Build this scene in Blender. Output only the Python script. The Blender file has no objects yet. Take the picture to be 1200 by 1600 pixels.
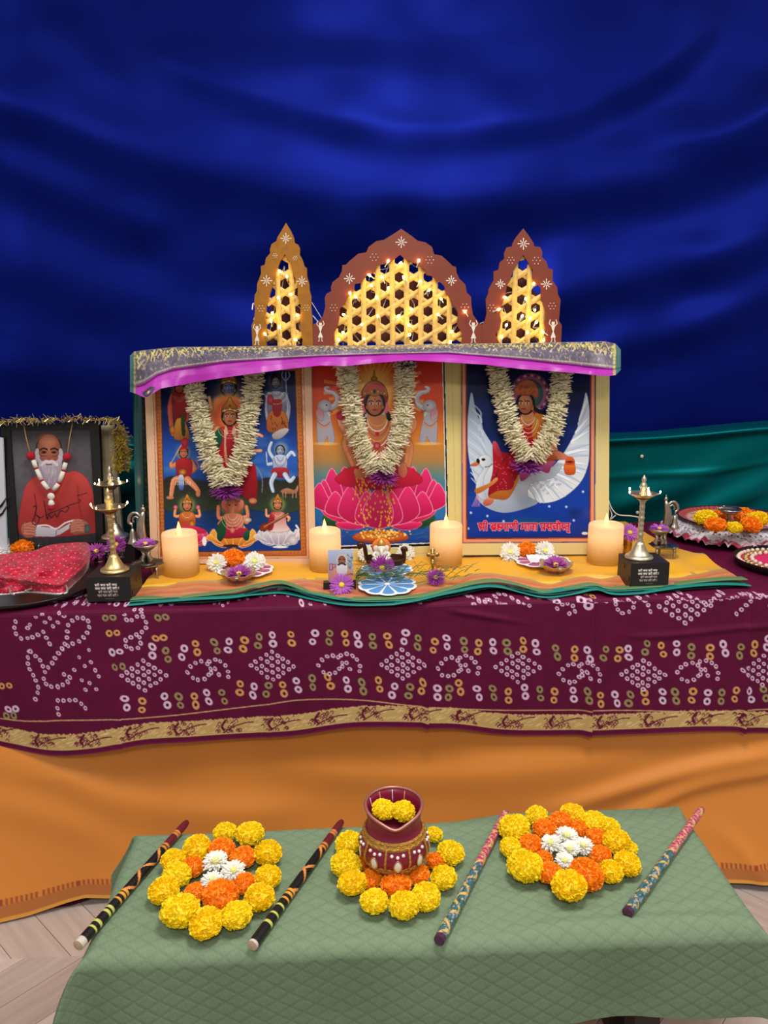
import bpy, bmesh, math, random
import numpy as np
from mathutils import Vector, Matrix

random.seed(7)
RNG = np.random.default_rng(7)
SC = bpy.context.scene
COL = SC.collection
R = math.radians

# ------------------------------------------------------------------ camera
FPX = 1200.0                       # focal length for a 1200 x 1600 frame
PITCH, YAW, ROLL = R(13.0), R(2.3), R(0.6)
CAM = np.array([0.0, 0.0, 1.33])
_f = np.array([math.sin(YAW) * math.cos(PITCH), math.cos(YAW) * math.cos(PITCH), -math.sin(PITCH)])
_r0 = np.array([math.cos(YAW), -math.sin(YAW), 0.0])
_u0 = np.cross(_r0, _f)
_r = _r0 * math.cos(ROLL) - _u0 * math.sin(ROLL)
_u = _u0 * math.cos(ROLL) + _r0 * math.sin(ROLL)
cam_data = bpy.data.cameras.new('camera')
cam_data.sensor_fit = 'HORIZONTAL'
cam_data.sensor_width = 36.0
cam_data.lens = 36.0 * FPX / 1200.0
cam_data.clip_start = 0.02
cam = bpy.data.objects.new('camera', cam_data)
COL.objects.link(cam)
cam.matrix_world = Matrix(((_r[0], _u[0], -_f[0], CAM[0]), (_r[1], _u[1], -_f[1], CAM[1]),
                           (_r[2], _u[2], -_f[2], CAM[2]), (0, 0, 0, 1)))
SC.camera = cam

# ------------------------------------------------------------------ light
SC.view_settings.view_transform = 'Standard'
SC.view_settings.look = 'None'
SC.view_settings.gamma = 1.0
SC.view_settings.exposure = -0.02
SC.view_settings.use_curve_mapping = False
world = bpy.data.worlds.new('room_ambience')
SC.world = world
world.use_nodes = True
world.node_tree.nodes['Background'].inputs[0].default_value = (1.0, 0.93, 0.86, 1)
world.node_tree.nodes['Background'].inputs[1].default_value = 0.36


def area_lamp(name, loc, sx, sy, watts, colour):
    d = bpy.data.lights.new(name, 'AREA')
    d.shape = 'RECTANGLE'
    d.size, d.size_y = sx, sy
    d.energy = watts
    d.color = colour
    o = bpy.data.objects.new(name, d)
    o.location = loc
    COL.objects.link(o)
    return o


area_lamp('ceiling_or_fill_light', (0.30, 0.98, 2.72), 0.60, 0.60, 36, (1.0, 0.95, 0.88))
area_lamp('ceiling_or_fill_light', (0.10, -1.10, 2.72), 0.60, 0.60, 46, (1.0, 0.95, 0.88))  # fill lamp added behind the camera to brighten garlands and front faces
area_lamp('ceiling_or_fill_light', (-1.40, 1.10, 2.72), 0.60, 0.60, 11, (1.0, 0.95, 0.88))
area_lamp('ceiling_or_fill_light', (2.00, 1.10, 2.72), 0.60, 0.60, 14, (1.0, 0.95, 0.88))


# ------------------------------------------------------------------ pixel helpers (photo frame 1200 x 1600)
def ray(px, py):
    px = np.asarray(px, float); py = np.asarray(py, float)
    a = (px - 600.0) / FPX
    b = -(py - 800.0) / FPX
    return _f + a[..., None] * _r + b[..., None] * _u


def at_y(px, py, Y):
    d = ray(px, py)
    t = (np.asarray(Y, float) - CAM[1]) / d[..., 1]
    return CAM + t[..., None] * d


def at_z(px, py, Z):
    d = ray(px, py)
    t = (np.asarray(Z, float) - CAM[2]) / d[..., 2]
    return CAM + t[..., None] * d


def at_plane(px, py, p0, n):
    d = ray(px, py)
    t = np.dot(np.asarray(p0) - CAM, n) / (d @ np.asarray(n))
    return CAM + t[..., None] * d


def scale_at(p):
    """photo pixels per metre at a world point"""
    return FPX / float(np.dot(np.asarray(p) - CAM, _f))


def project(p):
    p = np.asarray(p, float) - CAM
    z = p @ _f
    return 600 + FPX * (p @ _r) / z, 800 - FPX * (p @ _u) / z


# ------------------------------------------------------------------ objects
def lin(c):
    c = np.asarray(c, float)
    if c.max() > 1.001:
        c = c / 255.0
    return np.where(c <= 0.04045, c / 12.92, ((c + 0.055) / 1.055) ** 2.4)


def tag(o, label=None, cat=None, group=None, kind=None):
    if label: o['label'] = label
    if cat: o['category'] = cat
    if group: o['group'] = group
    if kind: o['kind'] = kind
    return o


def thing(name, loc=(0, 0, 0), label=None, cat=None, group=None, rotz=0.0, kind=None):
    o = bpy.data.objects.new(name, None)
    o.empty_display_size = 0.03
    o.location = [float(v) for v in loc]
    o.rotation_euler = (0, 0, rotz)
    COL.objects.link(o)
    return tag(o, label, cat, group, kind)


def new_obj(name, me, parent=None, loc=None):
    o = bpy.data.objects.new(name, me)
    COL.objects.link(o)
    if parent is not None:
        o.parent = parent
    if loc is not None:
        o.location = [float(v) for v in loc]
    return o


def copy_tree(o, parent=None):
    c = o.copy()
    COL.objects.link(c)
    c.parent = parent
    for ch in list(o.children):
        copy_tree(ch, c)
    return c


class MB:
    """collects shapes and links them as ONE mesh object"""
    def __init__(s):
        s.v = []; s.f = []

    def add(s, verts, faces, M=None):
        b = len(s.v)
        if M is not None:
            verts = [tuple(M @ Vector(v)) for v in verts]
        s.v.extend([tuple(float(c) for c in v) for v in verts])
        s.f.extend([tuple(i + b for i in f) for f in faces])
        return s

    def box(s, c, d, M=None):
        x, y, z = c; a, b, h = d[0] / 2, d[1] / 2, d[2] / 2
        vs = [(x + i * a, y + j * b, z + k * h) for i in (-1, 1) for j in (-1, 1) for k in (-1, 1)]
        fs = [(0, 1, 3, 2), (4, 6, 7, 5), (0, 4, 5, 1), (2, 3, 7, 6), (0, 2, 6, 4), (1, 5, 7, 3)]
        return s.add(vs, fs, M)

    def lathe(s, prof, seg=24, M=None, wob=None):
        vs = []; fs = []
        n = len(prof)
        for i, (r, z) in enumerate(prof):
            for j in range(seg):
                a = 2 * math.pi * j / seg
                rr = max(r, 1e-5)
                if wob: rr, zz = wob(rr, z, a)
                else: zz = z
                vs.append((rr * math.cos(a), rr * math.sin(a), zz))
        for i in range(n - 1):
            for j in range(seg):
                k = (j + 1) % seg
                fs.append((i * seg + j, i * seg + k, (i + 1) * seg + k, (i + 1) * seg + j))
        return s.add(vs, fs, M)

    def ball(s, c, r, seg=12, rings=8, M=None):
        if not hasattr(r, '__len__'): r = (r, r, r)
        vs = []; fs = []
        for i in range(rings + 1):
            t = math.pi * i / rings
            for j in range(seg):
                a = 2 * math.pi * j / seg
                vs.append((c[0] + r[0] * math.sin(t) * math.cos(a), c[1] + r[1] * math.sin(t) * math.sin(a), c[2] - r[2] * math.cos(t)))
        for i in range(rings):
            for j in range(seg):
                k = (j + 1) % seg
                fs.append((i * seg + j, i * seg + k, (i + 1) * seg + k, (i + 1) * seg + j))
        return s.add(vs, fs, M)

    def tube(s, path, rad, seg=8, closed=False, M=None, flat=1.0):
        P = [Vector([float(c) for c in p]) for p in path]
        n = len(P)
        rads = [rad] * n if not hasattr(rad, '__len__') else rad
        vs = []; fs = []
        up = None
        for i in range(n):
            if closed: t = P[(i + 1) % n] - P[i - 1]
            else: t = P[min(i + 1, n - 1)] - P[max(i - 1, 0)]
            if t.length < 1e-9: t = Vector((0, 0, 1))
            t.normalize()
            if up is None:
                up = Vector((0, 0, 1)) if abs(t.z) < 0.9 else Vector((0, 1, 0))
            a = t.cross(up)
            if a.length < 1e-6: a = t.orthogonal()
            a.normalize()
            up = a.cross(t).normalized()
            for j in range(seg):
                q = 2 * math.pi * j / seg
                vs.append(tuple(P[i] + a * (rads[i] * math.cos(q)) + up * (rads[i] * flat * math.sin(q))))
        m = n if closed else n - 1
        for i in range(m):
            i2 = (i + 1) % n
            for j in range(seg):
                k = (j + 1) % seg
                fs.append((i * seg + j, i * seg + k, i2 * seg + k, i2 * seg + j))
        if not closed:
            fs.append(tuple(range(seg))[::-1]); fs.append(tuple((n - 1) * seg + j for j in range(seg)))
        return s.add(vs, fs, M)

    def prism(s, loop, z0, z1, M=None):
        n = len(loop)
        vs = [(x, y, z0) for x, y in loop] + [(x, y, z1) for x, y in loop]
        fs = [tuple(range(n))[::-1], tuple(range(n, 2 * n))] + [(i, (i + 1) % n, n + (i + 1) % n, n + i) for i in range(n)]
        return s.add(vs, fs, M)

    def mesh(s, name, mat, smooth=True):
        me = bpy.data.meshes.new(name)
        me.from_pydata(s.v, [], s.f)
        if mat is not None: me.materials.append(mat)
        if smooth and len(me.polygons):
            me.polygons.foreach_set('use_smooth', [True] * len(me.polygons))
        me.update()
        return me

    def build(s, name, mat, parent=None, smooth=True, loc=None, angle=None):
        me = s.mesh(name, mat, smooth)
        if angle is not None:
            me.set_sharp_from_angle(angle=R(angle))
        return new_obj(name, me, parent, loc)


def grid_mesh(name, P, mat, colours=None, smooth=True, extra=None):
    """P: (H, W, 3) points; colours: (H, W, 3) sRGB 0..1 kept as a point colour attribute named paint"""
    H, W = P.shape[:2]
    me = bpy.data.meshes.new(name)
    nf = (H - 1) * (W - 1)
    me.vertices.add(H * W)
    me.vertices.foreach_set('co', np.ascontiguousarray(P, dtype=np.float32).ravel())
    idx = np.arange(H * W).reshape(H, W)
    q = np.stack([idx[:-1, :-1], idx[1:, :-1], idx[1:, 1:], idx[:-1, 1:]], -1).reshape(-1)
    me.loops.add(nf * 4)
    me.loops.foreach_set('vertex_index', q.astype(np.int32))
    me.polygons.add(nf)
    me.polygons.foreach_set('loop_start', (np.arange(nf) * 4).astype(np.int32))
    me.update(calc_edges=True)
    if smooth:
        me.polygons.foreach_set('use_smooth', np.ones(nf, dtype=bool))
    if colours is not None:
        at = me.color_attributes.new('paint', 'FLOAT_COLOR', 'POINT')
        rgba = np.ones((H * W, 4), dtype=np.float32)
        rgba[:, :3] = lin(np.clip(colours, 0, 1)).reshape(-1, 3)
        at.data.foreach_set('color', rgba.ravel())
    if mat is not None:
        me.materials.append(mat)
    me.validate()
    return me


# ------------------------------------------------------------------ materials
MATS = {}


def mat(name, colour=(0.8, 0.8, 0.8), rough=0.6, metal=0.0, spec=0.5, sheen=0.0, noise=0.0, nscale=30.0, bump=0.0, bscale=200.0,
        emit=None, estr=0.0, paint=False, coat=0.0, thin=0.0, trans=0.0, aniso=0.0, sss=0.0, sheen_tint=None, bump_kind='noise'):
    """procedural principled material: colour with noise variation, bump from noise, or the mesh's own 'paint' attribute"""
    if name in MATS: return MATS[name]
    m = bpy.data.materials.new(name)
    m.use_nodes = True
    nt = m.node_tree
    N, L = nt.nodes, nt.links
    b = N['Principled BSDF']
    c = lin(colour)
    b.inputs['Base Color'].default_value = (*c, 1)
    b.inputs['Roughness'].default_value = rough
    b.inputs['Metallic'].default_value = metal
    b.inputs['Specular IOR Level'].default_value = spec
    if sheen:
        b.inputs['Sheen Weight'].default_value = sheen
        b.inputs['Sheen Roughness'].default_value = 0.4
        if sheen_tint is not None: b.inputs['Sheen Tint'].default_value = (*lin(sheen_tint), 1)
    if coat: b.inputs['Coat Weight'].default_value = coat
    if trans: b.inputs['Transmission Weight'].default_value = trans
    if sss:
        b.inputs['Subsurface Weight'].default_value = sss
        b.inputs['Subsurface Scale'].default_value = 0.01
    if emit is not None:
        b.inputs['Emission Color'].default_value = (*lin(emit), 1)
        b.inputs['Emission Strength'].default_value = estr
    tc = N.new('ShaderNodeTexCoord')
    src = None
    if paint:
        a = N.new('ShaderNodeAttribute'); a.attribute_name = 'paint'
        src = a.outputs['Color']
        L.new(src, b.inputs['Base Color'])
    if noise:
        t = N.new('ShaderNodeTexNoise'); t.inputs['Scale'].default_value = nscale; t.inputs['Detail'].default_value = 4
        L.new(tc.outputs['Object'], t.inputs['Vector'])
        mr = N.new('ShaderNodeMapRange'); mr.inputs['From Min'].default_value = 0.3; mr.inputs['From Max'].default_value = 0.7
        mr.inputs['To Min'].default_value = 1 - noise; mr.inputs['To Max'].default_value = 1 + noise
        L.new(t.outputs['Fac'], mr.inputs['Value'])
        mx = N.new('ShaderNodeMix'); mx.data_type = 'RGBA'; mx.blend_type = 'MULTIPLY'; mx.inputs['Factor'].default_value = 1
        if src is not None: L.new(src, mx.inputs[6])
        else: mx.inputs[6].default_value = (*c, 1)
        L.new(mr.outputs['Result'], mx.inputs[7])
        L.new(mx.outputs[2], b.inputs['Base Color'])
    if bump:
        if bump_kind == 'noise':
            t = N.new('ShaderNodeTexNoise'); t.inputs['Scale'].default_value = bscale; t.inputs['Detail'].default_value = 3
        else:
            t = N.new('ShaderNodeTexVoronoi'); t.inputs['Scale'].default_value = bscale
        L.new(tc.outputs['Object'], t.inputs['Vector'])
        bp = N.new('ShaderNodeBump'); bp.inputs['Strength'].default_value = bump; bp.inputs['Distance'].default_value = 0.003
        L.new(t.outputs[0], bp.inputs['Height'])
        L.new(bp.outputs['Normal'], b.inputs['Normal'])
    if thin:        # petals let part of the light through
        tr = N.new('ShaderNodeBsdfTranslucent'); ms = N.new('ShaderNodeMixShader'); ms.inputs[0].default_value = thin
        bl = b.inputs['Base Color'].links
        if bl: L.new(bl[0].from_socket, tr.inputs['Color'])
        else: tr.inputs['Color'].default_value = (*c, 1)
        L.new(b.outputs[0], ms.inputs[1]); L.new(tr.outputs[0], ms.inputs[2]); L.new(ms.outputs[0], N['Material Output'].inputs['Surface'])
    MATS[name] = m
    return m


# ------------------------------------------------------------------ flat print: a small raster painter (feeds the 'paint' attribute)
def catmull(pts, n=6, closed=True):
    P = np.asarray(pts, float)
    m = len(P)
    out = []
    rng = range(m) if closed else range(m - 1)
    for i in rng:
        if closed: p0, p1, p2, p3 = P[i - 1], P[i], P[(i + 1) % m], P[(i + 2) % m]
        else: p0, p1, p2, p3 = P[max(i - 1, 0)], P[i], P[i + 1], P[min(i + 2, m - 1)]
        for k in range(n):
            t = k / n
            out.append(0.5 * ((2 * p1) + (-p0 + p2) * t + (2 * p0 - 5 * p1 + 4 * p2 - p3) * t * t + (-p0 + 3 * p1 - 3 * p2 + p3) * t ** 3))
    if not closed: out.append(P[-1])
    return np.array(out)


def C3(c):
    c = np.asarray(c, float)
    return c / 255.0 if c.max() > 1.001 else c


class Paint:
    """canvas over the box x0..x1, y0..y1 in its own units, `res` samples per unit"""
    def __init__(s, x0, y0, x1, y1, res, base=(0.5, 0.5, 0.5)):
        s.x0, s.y0, s.res = x0, y0, res
        s.W = int((x1 - x0) * res) + 1; s.H = int((y1 - y0) * res) + 1
        s.a = np.empty((s.H, s.W, 3), np.float32); s.a[:] = C3(base)

    def _win(s, xa, ya, xb, yb):
        i0 = max(0, int((ya - s.y0) * s.res)); i1 = min(s.H, int((yb - s.y0) * s.res) + 2)
        j0 = max(0, int((xa - s.x0) * s.res)); j1 = min(s.W, int((xb - s.x0) * s.res) + 2)
        if i1 <= i0 or j1 <= j0: return None
        Y, X = np.mgrid[i0:i1, j0:j1].astype(np.float32)
        return i0, i1, j0, j1, X / s.res + s.x0, Y / s.res + s.y0

    def _put(s, w, m, c):
        i0, i1, j0, j1 = w[:4]
        v = s.a[i0:i1, j0:j1]
        m = np.clip(m, 0, 1)[..., None]
        v[:] = v * (1 - m) + c * m

    def vgrad(s, stops, box=None):
        ys = np.arange(s.H) / s.res + s.y0
        st = [(y, C3(c)) for y, c in stops]
        g = np.stack([np.interp(ys, [q[0] for q in st], [q[1][k] for q in st]) for k in range(3)], -1)
        s.a[:] = g[:, None, :]

    def ell(s, cx, cy, rx, ry, c, c2=None, rot=0.0, soft=0.0, al=1.0, off=(0, 0)):
        k = max(rx, ry) * (1 + soft) + 2
        w = s._win(cx - k, cy - k, cx + k, cy + k)
        if w is None: return
        X, Y = w[4] - cx, w[5] - cy
        ca, sa = math.cos(rot), math.sin(rot)
        u = (X * ca + Y * sa) / rx; v = (-X * sa + Y * ca) / ry
        d = np.sqrt(u * u + v * v)
        e = max(soft, 1.0 / (s.res * min(rx, ry)))
        m = np.clip((1 + e / 2 - d) / e, 0, 1) * al
        col = C3(c)
        if c2 is not None:
            t = np.clip(np.sqrt((u - off[0]) ** 2 + (v - off[1]) ** 2), 0, 1)[..., None]
            col = col * (1 - t) + C3(c2) * t
        s._put(w, m, col)

    def poly(s, pts, c, c2=None, axis=(0, 1), smooth=5, al=1.0, out=None, ow=1.5):
        p = catmull(pts, smooth) if smooth else np.asarray(pts, float)
        x0, y0 = p.min(0) - 2; x1, y1 = p.max(0) + 2
        w = s._win(x0, y0, x1, y1)
        if w is None: return
        X, Y = w[4], w[5]
        m = np.zeros(X.shape, bool)
        n = len(p)
        for i in range(n):
            xa, ya = p[i]; xb, yb = p[(i + 1) % n]
            if ya == yb: continue
            cond = (Y >= min(ya, yb)) & (Y < max(ya, yb))
            m ^= cond & (X < xa + (Y - ya) * (xb - xa) / (yb - ya))
        col = C3(c)
        if c2 is not None:
            q = p @ np.asarray(axis, float)
            t = np.clip(((X * axis[0] + Y * axis[1]) - q.min()) / (np.ptp(q) + 1e-6), 0, 1)[..., None]
            col = col * (1 - t) + C3(c2) * t
        s._put(w, m.astype(np.float32) * al, col)
        if out is not None: s.line(np.vstack([p, p[:1]]), ow, out, smooth=0)

    def line(s, pts, wd, c, smooth=4, al=1.0, wd2=None):
        p = catmull(pts, smooth, False) if smooth and len(pts) > 2 else np.asarray(pts, float)
        k = max(wd, wd2 or 0) + 2
        n = len(p) - 1
        for i in range(n):
            a, b = p[i], p[i + 1]
            w0 = wd if wd2 is None else wd + (wd2 - wd) * i / max(1, n)
            w = s._win(min(a[0], b[0]) - k, min(a[1], b[1]) - k, max(a[0], b[0]) + k, max(a[1], b[1]) + k)
            if w is None: continue
            d = b - a; L2 = float(d @ d) + 1e-9
            t = np.clip(((w[4] - a[0]) * d[0] + (w[5] - a[1]) * d[1]) / L2, 0, 1)
            D = np.hypot(w[4] - a[0] - t * d[0], w[5] - a[1] - t * d[1])
            s._put(w, np.clip((w0 / 2 - D) * s.res + 0.5, 0, 1) * al, C3(c))

    def noise(s, amp, step, seed=1):
        r = np.random.default_rng(seed)
        h, w = int(s.H / s.res / step) + 3, int(s.W / s.res / step) + 3
        g = r.normal(0, amp, (h, w))
        yi = np.arange(s.H) / s.res / step; xi = np.arange(s.W) / s.res / step
        y0 = yi.astype(int); x0 = xi.astype(int); fy = (yi - y0)[:, None]; fx = (xi - x0)[None]
        n = (g[y0][:, x0] * (1 - fy) * (1 - fx) + g[y0 + 1][:, x0] * fy * (1 - fx) + g[y0][:, x0 + 1] * (1 - fy) * fx + g[y0 + 1][:, x0 + 1] * fy * fx)
        s.a *= (1 + n[..., None])

    def sample(s, X, Y):
        """area-averaged look-up on unit coordinates"""
        fx = np.clip((np.asarray(X) - s.x0) * s.res, 0, s.W - 1.001); fy = np.clip((np.asarray(Y) - s.y0) * s.res, 0, s.H - 1.001)
        x0 = fx.astype(int); y0 = fy.astype(int); fx = (fx - x0)[..., None]; fy = (fy - y0)[..., None]
        x1 = np.minimum(x0 + 1, s.W - 1); y1 = np.minimum(y0 + 1, s.H - 1)
        A = s.a
        return (A[y0, x0] * (1 - fx) * (1 - fy) + A[y0, x1] * fx * (1 - fy) + A[y1, x0] * (1 - fx) * fy + A[y1, x1] * fx * fy)


def bilerp(c, u, v):
    c = [np.asarray(q, float) for q in c]          # TL, TR, BR, BL
    u = u[..., None]; v = v[..., None]
    return c[0] * (1 - u) * (1 - v) + c[1] * u * (1 - v) + c[2] * u * v + c[3] * (1 - u) * v


def interp(x, pts):
    return np.interp(x, [p[0] for p in pts], [p[1] for p in pts])


def smooth_interp(x, pts):
    """soft curve through points, for hems and crests"""
    q = catmull(sorted(pts), 10, False)
    return np.interp(x, q[:, 0], q[:, 1])


def vnoise(x, y, seed=0):
    r = np.random.default_rng(seed)
    g = r.normal(0, 1, (64, 64))
    x = np.asarray(x, float); y = np.asarray(y, float)
    xi = np.floor(x).astype(int); yi = np.floor(y).astype(int)
    fx = x - xi; fy = y - yi
    fx = fx * fx * (3 - 2 * fx); fy = fy * fy * (3 - 2 * fy)
    a = g[yi % 64, xi % 64]; b = g[yi % 64, (xi + 1) % 64]; c = g[(yi + 1) % 64, xi % 64]; d = g[(yi + 1) % 64, (xi + 1) % 64]
    return a * (1 - fx) * (1 - fy) + b * fx * (1 - fy) + c * (1 - fx) * fy + d * fx * fy
# ------------------------------------------------------------------ places
TZ = 0.72            # table top
YF = 1.69            # front edge of the table
YB = 2.62            # blue backdrop
ZB = 0.40            # bench top
CL = TZ + 0.008      # top of the cloths on the table

# ------------------------------------------------------------------ floor: chevron planks
plank_mats = [mat('floor_plank_%d' % i, c, rough=0.45, noise=0.14, nscale=9, bump=0.06, bscale=60) for i, c in
              enumerate([(182, 164, 156), (166, 148, 141), (194, 178, 170), (174, 158, 152)])]
for m_ in plank_mats:      # grain stretched along the plank
    nt = m_.node_tree
    mp = nt.nodes.new('ShaderNodeMapping'); mp.inputs['Scale'].default_value = (0.35, 5.0, 1.0)
    tc = [n for n in nt.nodes if n.type == 'TEX_COORD'][0]
    for n in nt.nodes:
        if n.type == 'TEX_NOISE': nt.links.new(mp.outputs['Vector'], n.inputs['Vector'])
    nt.links.new(tc.outputs['Object'], mp.inputs['Vector'])
fl = MB().box((0.1, 1.3, -0.03), (4.4, 3.2, 0.05)).build('floor', mat('floor_joint', (96, 84, 78), rough=0.8))
tag(fl, kind='structure')
pw, row = 0.13, 0.42            # seam spacing along X, height of a chevron row
base_y = 1.46
pl_mesh = {}
for k in range(-2, 1):
    d = 1 if k % 2 == 0 else -1          # seams lean the other way in every second row
    for q in range(4):
        L = row * math.sqrt(2) / 2
        g = 0.0009
        # local x runs along the plank so that the grain follows it
        ang = R(-45) * d
        me = pl_mesh.get((d, q))
        if me is None:
            x0 = -row * d
            pts = [(g, 0.0), (pw - g, 0.0), (pw - g + x0, row), (g + x0, row)]
            ca, sa = math.cos(-(math.atan2(row, x0))), math.sin(-(math.atan2(row, x0)))
            loop = [(x * ca - y * sa, x * sa + y * ca) for x, y in pts]
            me = MB().prism(loop, -0.005, 0.0).mesh('plank', plank_mats[q], smooth=False)
            pl_mesh[(d, q)] = me
    for j in range(-11, 14):
        q = random.randrange(4)
        o = new_obj('plank', pl_mesh[(d, q)], fl)
        o.location = (0.007 + j * pw + (0.0 if d > 0 else row), base_y + k * row, 0.0)
        if d < 0: o.location.x -= row
        o.rotation_euler.z = math.atan2(row, -row * d)

# room walls behind the cloths
wm = mat('wall_paint', (205, 196, 182), rough=0.8, noise=0.03, nscale=4)
w = MB().box((0.1, YB + 0.12, 1.38), (4.4, 0.06, 2.76)).build('wall_back', wm, smooth=False); tag(w, kind='structure')

# ------------------------------------------------------------------ blue satin backdrop with swagged folds
blue = mat('blue_satin', (10, 26, 122), rough=0.47, metal=0.7, spec=0.1, bump=0.02, bscale=900)


def ridges(PX, PY, crests, spread=1.0):
    """crest lines (photo frame, read once on the hanging cloth) -> displacement towards the room"""
    D = np.zeros_like(PX)
    for pts, wu, wd, amp in crests:
        xs = [p[0] for p in pts]
        yc = smooth_interp(PX, pts)
        e0, e1 = min(xs), max(xs)
        fade = np.clip((PX - e0 + 60) / 160, 0, 1) * np.clip((e1 + 60 - PX) / 160, 0, 1)
        fade = fade * fade * (3 - 2 * fade)
        t = PY - yc
        wu, wd = wu * spread, wd * spread * 1.12
        g = np.where(t < 0, np.exp(-(t / wu) ** 2), np.exp(-(t / wd) ** 2))
        D += amp * fade * g
    return D


xs = np.linspace(-1.75, 1.95, 300); zs = np.linspace(2.62, 0.02, 300)
GX, GZ = np.meshgrid(xs, zs)
PX, PY = project(np.stack([GX, np.full_like(GX, YB), GZ], -1))
D = ridges(PX, PY, [
    ([(-250, 60), (50, 170), (200, 232), (350, 272), (500, 300), (700, 308), (900, 288), (1050, 255), (1250, 170), (1500, 20)], 75, 42, 0.048),
    ([(200, 60), (300, 110), (420, 155), (560, 190), (700, 197), (850, 180), (980, 130), (1120, 30)], 95, 36, 0.036),
    ([(-100, 190), (30, 260), (150, 318), (300, 358), (430, 378), (600, 392), (760, 380)], 48, 34, 0.026),
    ([(780, 500), (880, 455), (1000, 425), (1100, 398), (1200, 360), (1400, 260)], 55, 36, 0.040),
    ([(900, 560), (980, 530), (1060, 510), (1150, 478), (1260, 430), (1420, 350)], 36, 28, 0.034),
    ([(980, 240), (1060, 222), (1130, 205), (1200, 165), (1350, 60)], 30, 22, 0.016),
    ([(-60, 380), (60, 420), (180, 450), (330, 470), (420, 470)], 60, 45, 0.018),
    ([(-60, 520), (80, 560), (240, 590)], 50, 40, 0.012),
    ([(60, 40), (180, 120), (280, 165), (380, 190)], 40, 30, 0.012),
    ([(850, 620), (1000, 600), (1200, 560)], 50, 40, 0.010),
], 1.18)
D += 0.010 * vnoise(GX * 2.1 + 3, GZ * 2.6 + 1, 3) + 0.0035 * vnoise(GX * 6 + 3, GZ * 9 + 1, 4)
D += 0.03 * np.exp(-((PX + 10) / 40) ** 2)
P = np.stack([GX, YB - 1.25 * D, GZ], -1)
o = new_obj('backdrop_cloth', grid_mesh('backdrop_cloth', P, blue))
tag(o, 'royal blue satin backdrop cloth hanging in soft swags behind the altar', 'backdrop', kind='thing')

# teal cloth hung low across the backdrop
teal = mat('teal_satin', (0, 102, 108), rough=0.36, metal=0.7, spec=0.1, bump=0.02, bscale=900)
xs = np.linspace(-1.7, 1.9, 260); 
tt = np.linspace(0, 1, 130)
GX, GT = np.meshgrid(xs, tt)
YT = 2.50
top_pts = [(-700, 700), (-100, 690), (150, 684), (560, 680), (950, 676), (1080, 668), (1200, 657), (1700, 620)]
# top edge as a height along X
px_top, _ = project(np.stack([xs, np.full_like(xs, YT), np.full_like(xs, 1.02)], -1))
ztop = at_y(px_top, smooth_interp(px_top, top_pts), np.full_like(px_top, YT))[:, 2]
GZ = ztop[None] * (1 - GT) + 0.35 * GT
PX, PY = project(np.stack([GX, np.full_like(GX, YT), GZ], -1))
D = ridges(PX, PY, [
    ([(880, 690), (960, 683), (1080, 676), (1200, 664), (1400, 650)], 12, 9, 0.030),
    ([(930, 748), (1000, 742), (1100, 737), (1200, 720), (1350, 690)], 6, 5, 0.006),
    ([(900, 790), (1000, 782), (1080, 752), (1160, 712), (1230, 690)], 26, 18, 0.016),
    ([(1040, 830), (1120, 790), (1180, 765), (1260, 730)], 26, 17, 0.030),
    ([(1100, 860), (1160, 815), (1240, 775), (1320, 740)], 20, 14, 0.024),
    ([(900, 850), (960, 800), (1020, 770)], 20, 14, 0.012),
    ([(-100, 700), (100, 694), (240, 690)], 10, 10, 0.014),
    ([(100, 800), (180, 770), (260, 740)], 22, 16, 0.022),
    ([(100, 730), (200, 735), (300, 720)], 16, 14, 0.014),
])
# the top hem turns over and back
roll = np.clip(1 - GT * 22, 0, 1)
P = np.stack([GX, YT - D + 0.05 * roll ** 2, GZ - 0.004 * roll], -1)
o = new_obj('teal_drape', grid_mesh('teal_drape', P, teal))
tag(o, 'teal satin cloth strung low across the blue backdrop behind the table', 'drape')
for px, py in ((1003, 713), (996, 801)):
    MB().ball(tuple(at_y(px, py, YT - 0.012)), (0.006, 0.004, 0.006), 10, 6).build('pin_head', mat('pin_pearl', (225, 205, 170), rough=0.3), o)

# ------------------------------------------------------------------ table under the cloths
t = thing('folding_table', (0.1, 2.06, 0), 'long folding table wholly covered by maroon and orange cloths', 'table')
tm = mat('table_plastic', (190, 185, 175), rough=0.6)
lm = mat('table_metal', (90, 90, 92), rough=0.4, metal=0.8)
MB().box((0, 0, TZ - 0.027), (2.36, 0.70, 0.035)).build('table_top', tm, t, smooth=False)
for sx in (-1, 1):
    for sy in (-1, 1):
        MB().tube([(sx * 1.0, sy * 0.29, TZ - 0.045), (sx * 1.0, sy * 0.29, 0.0)], 0.014, 10).build('leg', lm, t)

# ------------------------------------------------------------------ orange skirt cloth
orange = mat('orange_cloth', (196, 118, 40), rough=0.55, sheen=0.35, sheen_tint=(255, 190, 110), paint=True, noise=0.03, nscale=6, bump=0.03, bscale=700)
xs = np.linspace(-1.25, 1.45, 520); tt = np.linspace(0, 1, 200)
GX, GT = np.meshgrid(xs, tt)
GZ = (TZ - 0.03) * (1 - GT) + 0.003 * GT
low = GT ** 1.6
lift = np.interp(xs, [-1.3, -0.86, -0.78, -0.66, -0.56, 0.8, 0.95, 1.2], [0.05, 0.002, 0.004, 0.022, 0.004, 0.012, 0.018, 0.02])
GZ = GZ + lift[None] * low ** 3
flare = np.interp(xs, [-1.3, -0.86, -0.7, -0.5, 0.0, 0.6, 0.96, 1.4], [0.10, 0.15, 0.10, 0.06, 0.06, 0.07, 0.13, 0.12])
Yk = YF + 0.010 - flare[None] * low
PX, PY = project(np.stack([GX, Yk, GZ], -1))
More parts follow.
